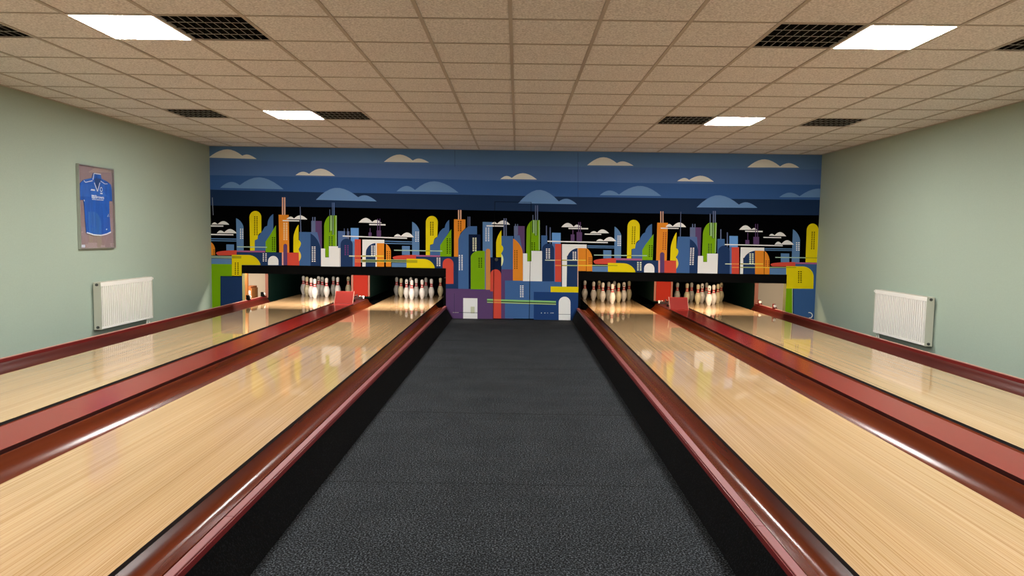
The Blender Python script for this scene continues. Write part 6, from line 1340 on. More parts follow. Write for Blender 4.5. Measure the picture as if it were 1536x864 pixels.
('maroon2',6,[4.3633,1.0218,4.3815,1.0221,4.3821,1.0061,4.364,1.0059]),
('maroon2',6,[4.3191,0.9915,4.3373,0.9918,4.338,0.9758,4.3198,0.9755]),
('maroon2',6,[4.3646,0.9922,4.3827,0.9925,4.3834,0.9765,4.3652,0.9762]),
('lightblue',2,[4.2904,1.2909,4.688,1.2908,4.688,1.276,4.291,1.2761]),
('lightblue',2,[4.688,1.2908,4.7784,1.2908,4.7791,1.276,4.688,1.276]),
('lightblue',2,[4.2916,1.2625,4.688,1.2624,4.688,1.2499,4.2922,1.25]),
('lightblue',2,[4.688,1.2624,4.7797,1.2624,4.7803,1.2499,4.688,1.2499]),
('lightblue',1,[4.5689,1.2061,4.688,1.206,4.688,1.0559,4.5755,1.0559]),
('lightblue',1,[4.688,1.206,4.7131,1.206,4.7199,1.0559,4.688,1.0559]),
('yellow',1,[4.9908,1.5994,4.9916,1.623,4.9964,1.6458,5.0048,1.6668,5.0166,1.6853,5.0313,1.7006,5.0483,1.712,5.0671,1.7192,5.0868,1.7218,5.1068,1.7198,5.1262,1.7132,5.1443,1.7023,5.1605,1.6875,5.174,1.6694,5.1844,1.6486,5.19,1.6303,5.19,1.0599,4.9957,1.0613]),
('black',2,[5.0765,1.582,5.0958,1.5823,5.0966,1.5653,5.0773,1.565]),
('black',2,[5.1139,1.5826,5.1331,1.5829,5.1339,1.5659,5.1147,1.5656]),
('black',2,[5.0767,1.5511,5.096,1.5514,5.0968,1.5344,5.0776,1.5341]),
('black',2,[5.1141,1.5516,5.1333,1.5519,5.1341,1.535,5.1149,1.5347]),
('black',2,[5.077,1.5201,5.0962,1.5204,5.097,1.5034,5.0778,1.5031]),
('black',2,[5.1143,1.5207,5.1335,1.521,5.1344,1.504,5.1151,1.5037]),
('black',2,[5.0772,1.4892,5.0964,1.4895,5.0972,1.4725,5.078,1.4722]),
('black',2,[5.1145,1.4897,5.1338,1.49,5.1346,1.473,5.1153,1.4727]),
('black',2,[5.0774,1.4582,5.0966,1.4585,5.0975,1.4415,5.0782,1.4412]),
('black',2,[5.1148,1.4588,5.134,1.4591,5.1348,1.4421,5.1156,1.4418]),
('black',2,[5.0776,1.4272,5.0969,1.4275,5.0977,1.4105,5.0784,1.4102]),
('black',2,[5.115,1.4278,5.1342,1.4281,5.135,1.4111,5.1158,1.4108]),
('black',2,[5.0778,1.3962,5.0971,1.3965,5.0979,1.3795,5.0786,1.3792]),
('black',2,[5.1152,1.3968,5.1345,1.3971,5.1353,1.3801,5.116,1.3798]),
('black',2,[5.078,1.3652,5.0973,1.3655,5.0981,1.3485,5.0789,1.3482]),
('black',2,[5.1154,1.3658,5.1347,1.3661,5.1355,1.3491,5.1162,1.3488]),
('black',2,[5.0783,1.3342,5.0975,1.3345,5.0983,1.3174,5.0791,1.3172]),
('black',2,[5.1157,1.3347,5.1349,1.335,5.1357,1.318,5.1165,1.3177]),
('black',2,[5.0785,1.3031,5.0977,1.3034,5.0986,1.2864,5.0793,1.2861]),
('black',2,[5.1159,1.3037,5.1351,1.304,5.136,1.287,5.1167,1.2867]),
('paleline',2,[4.4784,1.1444,4.688,1.1448,4.688,1.13,4.4791,1.1296]),
('paleline',2,[4.688,1.1448,4.9952,1.1455,4.9959,1.1307,4.688,1.13]),
('olive',3,[4.9952,1.1455,5.19,1.1461,5.19,1.1301,4.9959,1.1296]),
('navysoft',1,[4.7904,1.0285,5.19,1.0303,5.19,0.0253,4.8365,0.0196]),
('red',2,[4.688,1.0582,4.6623,1.0573,4.5898,1.0533,4.5263,1.0479,4.4743,1.0415,4.4357,1.0341,4.4121,1.0261,4.4044,1.0179,4.4056,1.0108,4.4084,1.0041,4.4129,0.9979,4.4188,0.9926,4.4259,0.9884,4.4339,0.9853,4.4425,0.9836,4.4514,0.9833,4.688,0.9834]),
('red',2,[4.823,1.0609,4.7411,1.0599,4.688,1.0582,4.688,0.9834,4.8266,0.9834]),
('pinkbar',3,[4.8186,1.0581,5.19,1.0581,5.19,1.0308,4.8199,1.0308]),
('lightblue',6,[4.3891,0.9515,4.6802,0.9515,4.685,0.845,4.3937,0.845]),
('yellow',7,[4.6705,0.9901,4.688,0.9901,4.688,0.845,4.6758,0.845]),
('yellow',7,[4.688,0.9901,4.9627,0.9901,4.9953,0.9854,5.0272,0.9751,5.0574,0.9595,5.0846,0.9391,5.1078,0.9149,5.1261,0.8877,5.1388,0.8585,5.1454,0.8286,5.1514,0.609,4.688,0.6062]),
('black',8,[4.8757,0.9054,4.8995,0.9058,4.9003,0.8898,4.8764,0.8895]),
('black',8,[4.9132,0.906,4.9393,0.9064,4.9401,0.8905,4.9139,0.89]),
('black',8,[4.8771,0.875,4.9009,0.8754,4.9017,0.8594,4.8778,0.859]),
('black',8,[4.9146,0.8756,4.9407,0.876,4.9415,0.86,4.9153,0.8596]),
('black',8,[4.8785,0.8446,4.9024,0.8449,4.9031,0.829,4.8792,0.8286]),
('black',8,[4.916,0.8452,4.9422,0.8456,4.9429,0.8296,4.9167,0.8292]),
('black',8,[4.8799,0.8141,4.9038,0.8145,4.9045,0.7985,4.8806,0.7981]),
('black',8,[4.9174,0.8147,4.9436,0.8151,4.9443,0.7991,4.9182,0.7987]),
('black',8,[4.8813,0.7836,4.9052,0.784,4.9059,0.768,4.882,0.7677]),
('black',8,[4.9188,0.7842,4.945,0.7846,4.9457,0.7687,4.9196,0.7682]),
('black',8,[4.8827,0.7532,4.9066,0.7535,4.9073,0.7375,4.8834,0.7372]),
('black',8,[4.9202,0.7538,4.9464,0.7542,4.9472,0.7382,4.921,0.7378]),
('black',8,[4.8841,0.7227,4.908,0.7231,4.9088,0.7071,4.8849,0.7067]),
('black',8,[4.9217,0.7233,4.9478,0.7237,4.9486,0.7077,4.9224,0.7073]),
('paleline2',11,[3.6273,1.0204,3.7388,1.0204,3.7394,1.0044,3.6279,1.0044]),
('lineorange',12,[3.7388,1.0222,3.8639,1.0222,3.8646,1.0063,3.7394,1.0063]),
('olive',2,[3.8866,1.0239,3.9344,1.0239,3.935,1.008,3.8872,1.008]),
('paleline2',5,[3.9343,1.0259,4.1379,1.0259,4.1386,1.0099,3.935,1.0099]),
('lineyellow',6,[4.1378,1.0285,4.2743,1.0285,4.275,1.0125,4.1385,1.0125]),
('lineorange',4,[3.7411,0.9618,3.8663,0.9618,3.8669,0.947,3.7417,0.947]),
('olive',2,[3.889,0.9635,3.9368,0.9635,3.9374,0.9487,3.8896,0.9487]),
('palegreen',5,[3.9367,0.9654,4.1404,0.9654,4.1411,0.9506,3.9373,0.9506]),
('lineyellow',6,[4.1403,0.9689,4.3872,0.9689,4.3878,0.9541,4.1409,0.9541]),
('palegreen',8,[4.387,0.9731,4.6713,0.9731,4.672,0.9583,4.3876,0.9582]),
('olive',9,[4.6711,0.9766,4.688,0.9766,4.688,0.9618,4.6718,0.9618]),
('olive',9,[4.688,0.9766,4.8417,0.9766,4.8424,0.9618,4.688,0.9618]),
('green',8,[4.688,0.6067,4.7938,0.6068,4.8214,0,4.688,0]),
('paleline2',9,[4.7904,0.6056,4.7984,0.6056,4.826,0,4.818,0]),
('darknavy',10,[4.7984,0.6058,4.8143,0.6058,4.842,0,4.826,0]),
('seam',6,[1.0682,2.8674,1.0728,2.8675,1.0946,1.8913,1.0901,1.8912]),
('seam',3,[-1.019,2.8712,-1.0145,2.8713,-1.012,2.5917,-1.0165,2.5916]),
('seam',6,[-1.0052,0.4333,-1.0006,0.4334,-0.9975,0.0872,-1.0021,0.0871]),
('seam',11,[-2.9777,1.2098,-2.9743,1.2098,-2.9755,0.862,-2.9766,0.862,-2.979,0.862])]
DOOR_ART=[
('black',0,[0.293,2.01,0.293,0.004,-0.327,0.004,-0.327,2.01]),
('navyband',4,[0.293,2.01,0.293,1.8571,-0.327,1.8599,-0.327,2.01]),
('cloudblue',5,[0.0731,1.9901,0.0911,2.01,0.293,2.01,0.293,1.9899]),
('white',2,[-0.327,1.6673,-0.3164,1.6651,-0.305,1.6593,-0.2937,1.6505,-0.2822,1.6387,-0.258,1.6609,-0.2337,1.678,-0.2093,1.6896,-0.1849,1.6955,-0.1603,1.6941,-0.1357,1.6855,-0.1109,1.671,-0.0861,1.6511,-0.0612,1.6261,-0.327,1.6306]),
('white',2,[-0.327,1.6098,-0.1702,1.6098,-0.1699,1.5882,-0.327,1.5883]),
('steel',3,[-0.1742,1.7311,-0.1526,1.7311,-0.1481,1.4191,-0.1698,1.4191]),
('steel',3,[-0.1378,1.7316,-0.1196,1.7316,-0.1151,1.4197,-0.1333,1.4197]),
('blue',4,[-0.2053,1.4314,-0.0024,1.4313,0.0064,0.861,-0.1973,0.861]),
('yellow',5,[-0.2078,1.5252,-0.203,1.2705,-0.203,1.2705,-0.1972,1.2686,-0.1914,1.2648,-0.186,1.2594,-0.1811,1.2525,-0.177,1.2444,-0.1737,1.2355,-0.1715,1.226,-0.1703,1.2163,-0.1709,1.2064,-0.1728,1.1956,-0.176,1.1844,-0.1804,1.1733,-0.1858,1.1626,-0.192,1.1527,-0.1987,1.1441,-0.2057,1.1371,-0.2025,1.0675,-0.2916,1.0684,-0.295,1.3169,-0.292,1.3406,-0.2863,1.367,-0.2779,1.3953,-0.2673,1.4242,-0.2548,1.4527,-0.2409,1.4797,-0.2262,1.5042,-0.2112,1.5252]),
('palegold',6,[-0.2034,1.1337,-0.2033,1.1223,-0.1964,1.1165,-0.1898,1.1082,-0.1835,1.0976,-0.1778,1.0851,-0.173,1.0713,-0.1692,1.0566,-0.1666,1.0416,-0.1653,1.027,-0.1661,1.0126,-0.168,0.9972,-0.171,0.9814,-0.1748,0.9658,-0.1794,0.951,-0.1845,0.9375,-0.1901,0.926,-0.1958,0.9167,-0.2004,0.9166]),
('purple',1,[-0.2053,0.861,0.0064,0.861,0.0194,0.0093,-0.1934,0.0092]),
('darknavy',8,[-0.327,1.0638,-0.2036,1.0638,-0.2006,0.8511,-0.327,0.8511]),
('darknavy',9,[-0.327,0.8689,-0.2009,0.8708,-0.1994,0.7678,-0.327,0.7658]),
('red',10,[-0.1977,0.4807,-0.327,0.4786,-0.327,0.8526,-0.3204,0.8555,-0.2963,0.8591,-0.2721,0.8562,-0.2495,0.8473,-0.2299,0.8327,-0.2149,0.8136,-0.2052,0.7913,-0.2017,0.7671]),
('red',11,[-0.327,0.6749,-0.2004,0.6749,-0.1911,0.0123,-0.327,0.0122]),
('steel',5,[0.0064,1.6033,0.069,1.6043,0.0727,1.3658,0.01,1.3649]),
('purple',6,[0.0633,1.6042,0.1885,1.6038,0.1962,1.1399,0.0706,1.1379]),
('steel',6,[0.0229,1.6377,0.0388,1.6377,0.0417,1.4562,0.0257,1.4562]),
('steel',7,[0.0605,1.6383,0.0741,1.6383,0.077,1.4567,0.0633,1.4567]),
('steelblue',7,[0.0088,1.4444,0.1057,1.4459,0.1616,1.1621,0.0132,1.1599]),
('orange',8,[0.0014,0.6608,-0.0063,1.3896,0.0256,1.3733,0.053,1.3514,0.0791,1.3249,0.1032,1.2947,0.1242,1.2621,0.1414,1.2283,0.154,1.1945,0.1616,1.1621,0.1743,0.6635]),
('black',9,[0.0185,1.1896,0.0333,1.1898,0.0335,1.1739,0.0187,1.1736]),
('black',9,[0.0538,1.1901,0.071,1.1904,0.0712,1.1744,0.0541,1.1742]),
('black',9,[0.0189,1.1595,0.0338,1.1597,0.034,1.1437,0.0192,1.1435]),
('black',9,[0.0543,1.16,0.0714,1.1603,0.0717,1.1443,0.0546,1.1441]),
('black',9,[0.0194,1.1294,0.0342,1.1296,0.0345,1.1136,0.0196,1.1134]),
('black',9,[0.0548,1.1299,0.0719,1.1302,0.0722,1.1142,0.055,1.1139]),
('black',9,[0.0198,1.0993,0.0347,1.0995,0.0349,1.0835,0.0201,1.0833]),
('black',9,[0.0553,1.0998,0.0724,1.1001,0.0726,1.0841,0.0555,1.0838]),
('black',9,[0.0203,1.0691,0.0352,1.0693,0.0354,1.0534,0.0206,1.0531]),
('black',9,[0.0557,1.0697,0.0729,1.0699,0.0731,1.0539,0.056,1.0537]),
('black',9,[0.0208,1.039,0.0356,1.0392,0.0359,1.0232,0.021,1.023]),
('black',9,[0.0562,1.0395,0.0733,1.0398,0.0736,1.0238,0.0564,1.0235]),
('black',9,[0.0212,1.0088,0.0361,1.009,0.0363,0.993,0.0215,0.9928]),
('black',9,[0.0567,1.0094,0.0738,1.0096,0.0741,0.9936,0.0569,0.9934]),
('black',9,[0.0217,0.9786,0.0366,0.9789,0.0368,0.9629,0.022,0.9626]),
('black',9,[0.0571,0.9792,0.0743,0.9795,0.0745,0.9635,0.0574,0.9632]),
('black',9,[0.0222,0.9485,0.037,0.9487,0.0373,0.9327,0.0224,0.9325]),
('black',9,[0.0576,0.949,0.0748,0.9493,0.075,0.9333,0.0579,0.933]),
('black',9,[0.0226,0.9183,0.0375,0.9185,0.0378,0.9025,0.0229,0.9023]),
('black',9,[0.0581,0.9188,0.0752,0.9191,0.0755,0.9031,0.0583,0.9028]),
('black',9,[0.0231,0.8881,0.038,0.8883,0.0382,0.8723,0.0234,0.872]),
('black',9,[0.0586,0.8886,0.0757,0.8889,0.076,0.8729,0.0588,0.8726]),
('green',1,[0.293,1.6854,0.2742,1.6671,0.2573,1.6449,0.2433,1.62,0.2326,1.5933,0.2256,1.5658,0.2226,1.5385,0.2214,1.1357,0.2419,1.136,0.2441,1.007,0.293,1.0078]),
('blue',9,[-0.1339,0.6699,0.293,0.67,0.293,0.0168,-0.1245,0.0165]),
('white',10,[0.1665,1.1394,0.2396,1.1394,0.2419,1.0035,0.293,1.0043,0.293,0.6637,0.1743,0.6635]),
('white',10,[0.1252,0.5881,0.1481,0.5884,0.1484,0.5701,0.1254,0.5697]),
('white',10,[0.1607,0.5886,0.1859,0.589,0.1862,0.5707,0.161,0.5703]),
('white',10,[0.1256,0.5574,0.1486,0.5578,0.1489,0.5394,0.1259,0.5391]),
('white',10,[0.1612,0.558,0.1864,0.5584,0.1867,0.54,0.1615,0.5396]),
('white',10,[0.1261,0.5268,0.1491,0.5272,0.1494,0.5088,0.1264,0.5084]),
('white',10,[0.1617,0.5274,0.1869,0.5278,0.1872,0.5094,0.162,0.509]),
('white',10,[0.1266,0.4961,0.1496,0.4965,0.1499,0.4781,0.1269,0.4777]),
('white',10,[0.1622,0.4967,0.1874,0.4971,0.1877,0.4787,0.1625,0.4783]),
('white',10,[0.1271,0.4655,0.1501,0.4658,0.1504,0.4474,0.1274,0.4471]),
('white',10,[0.1627,0.466,0.1879,0.4664,0.1882,0.448,0.163,0.4476]),
('white',10,[0.1276,0.4348,0.1505,0.4352,0.1508,0.4167,0.1279,0.4164]),
('white',10,[0.1632,0.4354,0.1884,0.4358,0.1887,0.4173,0.1635,0.4169]),
('white',10,[0.1281,0.4041,0.151,0.4045,0.1513,0.386,0.1284,0.3857]),
('white',10,[0.1637,0.4047,0.1889,0.4051,0.1892,0.3866,0.164,0.3862]),
('lineorange',14,[-0.327,0.345,-0.1969,0.3431,-0.1965,0.3131,-0.327,0.3151]),
('red',15,[-0.327,0.3151,-0.1965,0.3131,-0.1963,0.297,-0.327,0.2989]),
('lineorange',16,[-0.327,0.2989,-0.1963,0.297,-0.196,0.2774,-0.327,0.2793]),
('leaf',17,[-0.1969,0.3431,0.293,0.3356,0.293,0.3057,-0.1965,0.3131]),
('darkgreen',18,[-0.1965,0.3131,0.293,0.3057,0.293,0.2895,-0.1963,0.297]),
('palegreen',19,[-0.1963,0.297,0.293,0.2895,0.293,0.27,-0.196,0.2774])]

PAINT = {'black': (4, 4, 5), 'slate': (91, 130, 182), 'dusk': (84, 119, 178), 'blueband': (56, 97, 159), 'navyband': (26, 49, 85), 'cream': (241, 241, 235), 'cloudblue': (109, 149, 201),
 'cloudlight': (104, 157, 220), 'lightblue': (93, 131, 178), 'blue': (65, 102, 154), 'steelblue': (84, 110, 160), 'steel': (100, 112, 148), 'navy': (29, 54, 96), 'navyblue': (31, 63, 116), 'navysoft': (55, 92, 142),
 'darknavy': (21, 31, 58), 'white': (238, 238, 236), 'yellow': (228, 208, 9), 'gold': (238, 204, 85), 'palegold': (238, 241, 177), 'green': (119, 168, 6), 'leaf': (140, 197, 123), 'lightgreen': (161, 201, 133),
 'palegreen': (168, 190, 134), 'darkgreen': (18, 42, 22), 'paleline': (173, 201, 177), 'paleline2': (216, 224, 194), 'lineorange': (228, 146, 78), 'lineyellow': (238, 204, 66), 'olive': (173, 164, 24), 'orange': (228, 139, 39),
 'sand': (209, 137, 73), 'tan': (225, 177, 152), 'peach': (238, 211, 162), 'pink': (236, 170, 154), 'red': (210, 76, 60), 'pinkbar': (168, 95, 137), 'purple': (93, 66, 110), 'maroon': (120, 57, 123), 'maroon2': (136, 50, 30),
 'palewin': (234, 241, 210), 'greystreak': (138, 150, 173), 'darkline': (29, 50, 45), 'seam': (40, 50, 76), 'dirt': (206, 208, 178)}
KEYS = sorted(PAINT)
PM_ = [mat('mural_' + k, srgb(*PAINT[k]), .65, spec=.0 if k in ('black', 'darknavy') else .1) for k in KEYS]
IX = {k: i for i, k in enumerate(KEYS)}
def art(name, data, yface, parent=None, ox=0.0):
    b = MB()
    for c, l, q in data:
        pts = [(q[i] - ox, yface - .00015 * l, q[i + 1]) for i in range(0, len(q), 2)]
        a = sum(pts[i][0] * pts[(i + 1) % len(pts)][2] - pts[(i + 1) % len(pts)][0] * pts[i][2] for i in range(len(pts)))
        if a < 0: pts.reverse()
        b.face(pts, IX[c])
    return b.build(name, PM_, parent, fix=False)
o = art('city_mural', MURAL, YM)
tag(o, 'wall mural of a colourful night city skyline under domed clouds', 'mural')
DX0, DX1, DZ0, DZ1 = -.327, .293, .004, 2.010
b = MB(); b.box(DX0 + .004, DX1 - .004, YM - .012, YM - .0048, DZ0 + .004, DZ1 - .004)
d = struct(b.build('door_1', M['black']))
art('door_painting', [(c, l, [max(min(v, (DX1 - .005) if i % 2 == 0 else DZ1 - .005), (DX0 + .005) if i % 2 == 0 else DZ0 + .005) for i, v in enumerate(q)]) for c, l, q in DOOR_ART], YM - .0122, d)
b = MB()
for q in ((DX0 - .004, DX0 + .003, DZ0, DZ1 + .003), (DX1 - .003, DX1 + .004, DZ0, DZ1 + .003), (DX0 + .003, DX1 - .003, DZ1 - .003, DZ1 + .003)):
    b.box(q[0], q[1], YM - .0065, YM - .004, q[2], q[3])
b.build('door_gap', M['black'], d)
b = MB(); b.cyl((-.285, YM - .016, 1.025), .03, -.006, 'y', 20); b.cyl((-.285, YM - .022, 1.025), .012, -.035, 'y', 14); b.cyl((-.285, YM - .05, 1.025), .024, -.016, 'y', 20, r2=.018)
b.build('door_knob', M['darkmetal'], d, 40)
# curved pull handle low on the blue panel by the right wall
def tube(name, pts, r, m, parent=None, n=8):
    cu = bpy.data.curves.new(name, 'CURVE'); cu.dimensions = '3D'; cu.bevel_depth = r; cu.bevel_resolution = 2; cu.use_fill_caps = True
    sp = cu.splines.new('POLY'); sp.points.add(len(pts) - 1)
    for p, q in zip(sp.points, pts): p.co = (*q, 1)
    tmp = bpy.data.objects.new(name + '_c', cu); COL.objects.link(tmp)
    me = bpy.data.meshes.new_from_object(tmp.evaluated_get(bpy.context.evaluated_depsgraph_get())); bpy.data.objects.remove(tmp)
    me.materials.clear(); me.materials.append(m)
    for p in me.polygons: p.use_smooth = True
    o = bpy.data.objects.new(name, me); COL.objects.link(o)
    if parent: o.parent = parent
    return o
o = tube('pull_handle', [(5.10 + .045 * math.sin(a), YM - .006 - .028 * math.sin(a * .5 + .01), .155 + .045 * math.cos(a)) for a in [PI * i / 10 for i in range(-1, 12)]], .007, M['white'])
tag(o, 'small white curved pull handle low on the blue panel by right wall', 'handle')

# ------------------------------------------------------------------ radiators
def radiator(side, yA, yB, z0, z1, label):
    """panel radiator; local x points from the wall into the room, y along the wall"""
    s = 1 if side == 'left' else -1
    t = empty('radiator', (-s * W, 0, 0), label, 'radiator', 'white panel radiators')
    X = lambda u: s * u
    D0, D1 = .03, .115
    n = 27; pr = []
    ya, yb = yA + .02, yB - .02
    for i in range(n):
        a = ya + (yb - ya) * i / n; w = (yb - ya) / n
        for f, dd in ((0, 0), (.34, 0), (.38, -.032), (.66, -.032), (.70, 0)): pr.append((X(D1 + dd * 1.0), a + w * f))
    pr.append((X(D1), yb)); pr += [(X(D1 - .04), yb), (X(D1 - .04), ya)]
    b = MB(); b.prism(pr, 'z', z0 + .035, z1 - .055)
    b.build('ribbed_panel', M['white'], t, 30)
    b = MB(); x0, x1 = sorted((X(D1 - .024), X(D1 + .001)))
    b.box(x0, x1, yA + .004, yB - .004, z1 - .0545, z1 - .004); b.build('top_band', M['white'], t, bevel=.004)
    b = MB(); b.box(x0, x1, yA + .004, yB - .004, z0 + .004, z0 + .0345); b.build('bottom_band', M['white'], t, bevel=.004)
    x0, x1 = sorted((X(D0), X(D0 + .012))); b = MB(); b.box(x0, x1, yA + .02, yB - .02, z0 + .01, z1 - .01); b.build('rear_panel', M['endcap'], t)
    for yy in (yA, yB - .003):
        x0, x1 = sorted((X(D0 - .006), X(D1 + .002))); b = MB(); b.box(x0, x1, yy, yy + .003, z0, z1 - .002); b.build('end_plate', M['endcap'], t)
    b = MB(); x0, x1 = sorted((X(D0), X(D1)))
    b.box(x0, x0 + .004, yA + .003, yB - .003, z1 - .004, z1); b.box(x1 - .004, x1, yA + .003, yB - .003, z1 - .004, z1)
    k = 40
    for i in range(k + 1):
        yy = yA + .003 + (yB - yA - .012) * i / k; b.box(x0 + .004, x1 - .004, yy, yy + .006, z1 - .004, z1 - .0005)
    b.build('top_grille', M['grille'], t)
    xm = X((D0 + D1) / 2)
    for zz in (z1 - .03, z0 + .03):
        b = MB(); b.cyl((xm, yA + .001, zz), .017, -.014, 'y', 16); b.cyl((xm, yA - .013, zz), .009, -.008, 'y', 6); b.build('plug', M['darkmetal'], t, 40)
    b = MB(); b.cyl((xm, yB + .0, z1 - .03), .012, .03, 'y', 12); b.cyl((xm, yB + .03, z1 - .03), .022, .05, 'y', 16, r2=.018); b.build('thermostat', M['white'], t, 40)
    for yy in (yB - .03, yB - .09):
        b = MB(); b.cyl((xm, yy, .0), .009, z0 + .02, 'z', 12); b.build('pipe', M['white'], t, 40)
    return t
radiator('left', 8.50, 9.72, .195, .785, 'white ribbed panel radiator on the left wall below the framed jersey')
radiator('right', 8.45, 9.69, .163, .768, 'white ribbed panel radiator on the right wall')

# ------------------------------------------------------------------ framed jersey on the left wall
F = empty('framed_jersey', (-W, 0, 0), 'blue football jersey in a glazed aluminium frame on left wall', 'framed jersey')
fy0, fy1, fz0, fz1 = 8.272, 9.0, 1.198, 2.217
b = MB(); t_ = .014
for q in ((fy0, fy0 + t_, fz0, fz1), (fy1 - t_, fy1, fz0, fz1), (fy0 + t_, fy1 - t_, fz0, fz0 + t_), (fy0 + t_, fy1 - t_, fz1 - t_, fz1)):
    b.box(.001, .034, q[0], q[1], q[2], q[3])
b.build('frame', M['alu'], F)
b = MB(); b.box(.002, .008, fy0 + t_, fy1 - t_, fz0 + t_, fz1 - t_); b.build('backing_board', M['mauve'], F)
b = MB(); b.box(.0295, .0315, fy0 + t_, fy1 - t_, fz0 + t_, fz1 - t_); b.build('glass_pane', M['glass'], F)
OUT = [(8.5614, 2.0677), (8.5889, 2.1327), (8.6595, 2.1316), (8.7384, 2.132), (8.7538, 2.0752), (8.8748, 2.0488), (8.9489, 2.0171), (8.9676, 1.9477), (8.9695, 1.8042), (8.9034, 1.8035), (8.9045, 1.6462), (8.9189, 1.4013), (8.8187, 1.3729), (8.7044, 1.356), (8.5533, 1.3643), (8.4137, 1.3917), (8.3988, 1.5898), (8.3877, 1.7547), (8.3765, 1.7894), (8.3035, 1.7857), (8.3095, 1.9048), (8.3198, 1.9846), (8.3887, 2.032)]
b = MB(); b.prism(OUT, 'x', .009, .019)
J = b.build('jersey', M['jersey'], F)
jb = J.modifiers.new('soft', 'BEVEL'); jb.width = .004; jb.segments = 2; jb.limit_method = 'ANGLE'
def strip(name, pts, w, m, x0=.0192, x1=.0206):
    b = MB(); L_, R_ = [], []
    for i, p in enumerate(pts):
        a = Vector(pts[max(0, i - 1)]); c = Vector(pts[min(len(pts) - 1, i + 1)]); d = (c - a).normalized(); nrm = Vector((-d.y, d.x)) * w / 2
        L_.append((p[0] + nrm.x, p[1] + nrm.y)); R_.append((p[0] - nrm.x, p[1] - nrm.y))
    b.prism(L_ + R_[::-1], 'x', x0, x1)
    return b.build(name, m, J)
b = MB(); b.prism([(8.602, 2.066), (8.63, 2.072), (8.735, 2.07), (8.728, 2.05), (8.6585, 1.925), (8.597, 2.045)], 'x', .0191, .0198); b.build('neck_opening', M['jersey_dark'], J)
strip('collar_trim', [(8.5935, 2.126), (8.5685, 2.0479)], .014, M['trimwhite'])
strip('collar_trim', [(8.5982, 2.1275), (8.7355, 2.1272)], .010, M['trimwhite'])
strip('neck_trim', [(8.5951, 2.0133), (8.6555, 1.9108)], .013, M['trimwhite'])
strip('neck_trim', [(8.6575, 1.9108), (8.7093, 2.0219)], .013, M['trimwhite'])
strip('shoulder_piping', [(8.3883, 2.0248), (8.4209, 2.0041), (8.5598, 2.035)], .008, M['trimwhite'])
strip('shoulder_piping', [(8.7271, 2.044), (8.8116, 2.0146), (8.8734, 2.0192)], .008, M['trimwhite'])
strip('sleeve_cuff', [(8.3765, 1.793), (8.39, 1.775)], .012, M['trimwhite'])
strip('hem_trim', [(8.9175, 1.4065), (8.8187, 1.380), (8.7044, 1.363), (8.5533, 1.371), (8.4145, 1.397)], .016, M['trimwhite'])
b = MB(); cx, cz = 8.7353, 1.9267
b.prism([(cx + .026 * math.cos(a), cz + .012 + .030 * math.sin(a)) for a in [2 * PI * i / 16 for i in range(16)]], 'x', .0192, .0204)
b.prism([(cx - .022, cz - .045), (cx + .022, cz - .045), (cx + .026, cz - .03), (cx - .026, cz - .03)], 'x', .0192, .0204); b.build('crest', M['trimwhite'], J)
b = MB(); b.prism([(cx + .018 * math.cos(a), cz + .012 + .021 * math.sin(a)) for a in [2 * PI * i / 16 for i in range(16)]], 'x', .0205, .0208); b.build('crest_field', M['jersey'], J)
b = MB(); b.prism([(8.515, 1.913), (8.60, 1.913), (8.605, 1.92), (8.598, 1.93), (8.53, 1.931)], 'x', .0192, .0203); b.build('chest_mark', M['trimwhite'], J)
b = MB(); b.prism([(8.534, 1.820), (8.594, 1.818), (8.594, 1.859), (8.534, 1.861)], 'x', .0192, .0203); b.build('sponsor_square', M['trimwhite'], J)
strip('sponsor_tick', [(8.545, 1.846), (8.556, 1.828), (8.566, 1.846), (8.575, 1.832), (8.588, 1.852)], .005, M['jersey'], .0204, .0208)
def lettering(text, y, z, size, width=None):
    cu = bpy.data.curves.new('lettering', 'FONT'); cu.body = text; cu.size = size; cu.extrude = .0006; cu.offset = .0012 * size / .06
    tmp = bpy.data.objects.new('tmp', cu); COL.objects.link(tmp)
    me = bpy.data.meshes.new_from_object(tmp.evaluated_get(bpy.context.evaluated_depsgraph_get())); bpy.data.objects.remove(tmp)
    xs = [v.co.x for v in me.vertices]; k = width / (max(xs) - min(xs)) if width else 1
    for v in me.vertices: v.co = Vector((.0200 + v.co.z, y + (v.co.x - min(xs)) * k, z + v.co.y))
    me.materials.clear(); me.materials.append(M['trimwhite'])
    o = bpy.data.objects.new('lettering', me); COL.objects.link(o); o.parent = J
    return o
lettering('Brown', 8.602, 1.822, .056, .186)
for k in range(13):
    pass
strip('sponsor_line', [(8.537, 1.806), (8.62, 1.806)], .008, M['trimwhite']); strip('sponsor_line', [(8.628, 1.806), (8.70, 1.807)], .008, M['trimwhite']); strip('sponsor_line', [(8.708, 1.807), (8.776, 1.808)], .008, M['trimwhite'])
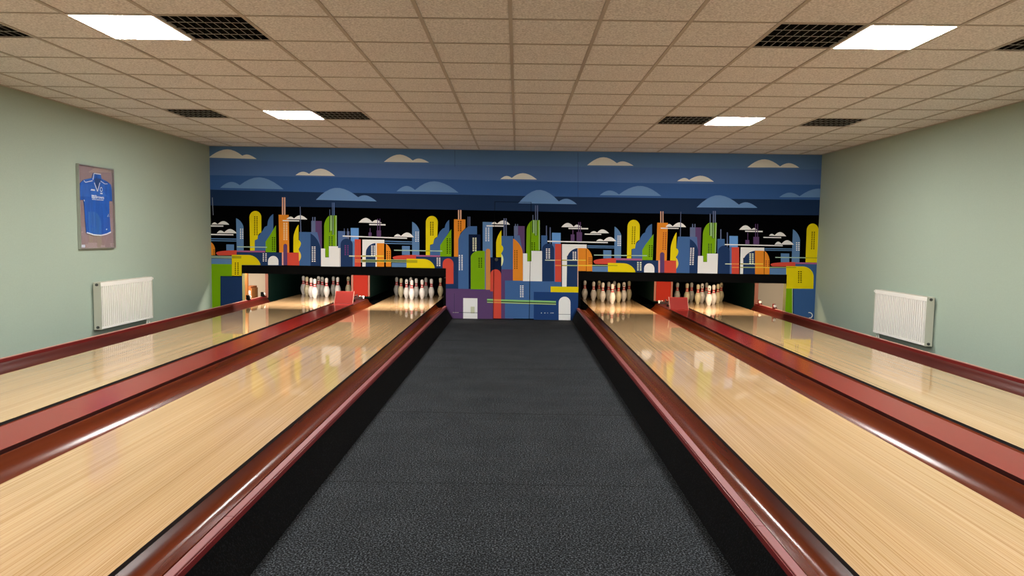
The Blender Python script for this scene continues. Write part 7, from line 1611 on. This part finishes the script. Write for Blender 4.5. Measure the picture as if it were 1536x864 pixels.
strip('side_mark', [(8.85, 1.60), (8.872, 1.635), (8.88, 1.60)], .006, M['trimwhite']); strip('hem_mark', [(8.812, 1.437), (8.836, 1.444)], .014, M['trimwhite'])
b = MB(); b.box(.0085, .0105, 8.325, 8.389, 1.217, 1.251); b.build('caption_tag', M['trimwhite'], F)

# ------------------------------------------------------------------ lights inside the pin pits and recesses
def area(name, loc, rot, sx, sy, power, col):
    l = bpy.data.lights.new(name, 'AREA'); l.shape = 'RECTANGLE'; l.size = sx; l.size_y = sy; l.energy = power; l.color = col
    o = bpy.data.objects.new(name, l); COL.objects.link(o); o.location = loc; o.rotation_euler = rot
    return o
area('pin_deck_lamp', (-2.9, 12.10, .92), (math.radians(10), 0, 0), 3.2, .08, PIN_L, (1, .88, .76))
area('pin_deck_lamp', (2.9, 12.10, .92), (math.radians(10), 0, 0), 3.2, .08, PIN_R, (1, .74, .48))
area('recess_lamp', (-5.3, 12.5, .95), (math.radians(20), 0, 0), .8, .3, REC_L, (1, .88, .74))
area('recess_lamp', (5.3, 12.5, .95), (math.radians(20), 0, 0), .8, .3, REC_R, (1, .9, .74))

w = bpy.data.worlds.new('room_air'); SC.world = w; w.use_nodes = True
w.node_tree.nodes['Background'].inputs[0].default_value = (.02, .02, .02, 1); w.node_tree.nodes['Background'].inputs[1].default_value = .2

# ------------------------------------------------------------------ camera
cam = bpy.data.cameras.new('camera'); co = bpy.data.objects.new('camera', cam); COL.objects.link(co)
cam.sensor_width = 36; cam.sensor_fit = 'HORIZONTAL'; cam.lens = 1039.43 / 1536 * 36; cam.clip_start = .02
R_ = Vector((0.99985233, 0.00802171, 0.01519775)); D_ = Vector((0.01575929, -0.07533211, -0.99703396)); F_ = Vector((-0.00685304, 0.99712623, -0.07544740))
m = Matrix.Identity(4)
for i in range(3): m[i][0] = R_[i]; m[i][1] = -D_[i]; m[i][2] = -F_[i]
m[0][3], m[1][3], m[2][3] = .07, 0, 1.44
co.matrix_world = m
SC.camera = co
SC.view_settings.view_transform = 'Standard'; SC.view_settings.look = 'None'; SC.view_settings.gamma = 1; SC.view_settings.use_curve_mapping = False
SC.view_settings.exposure = EXPOSURE
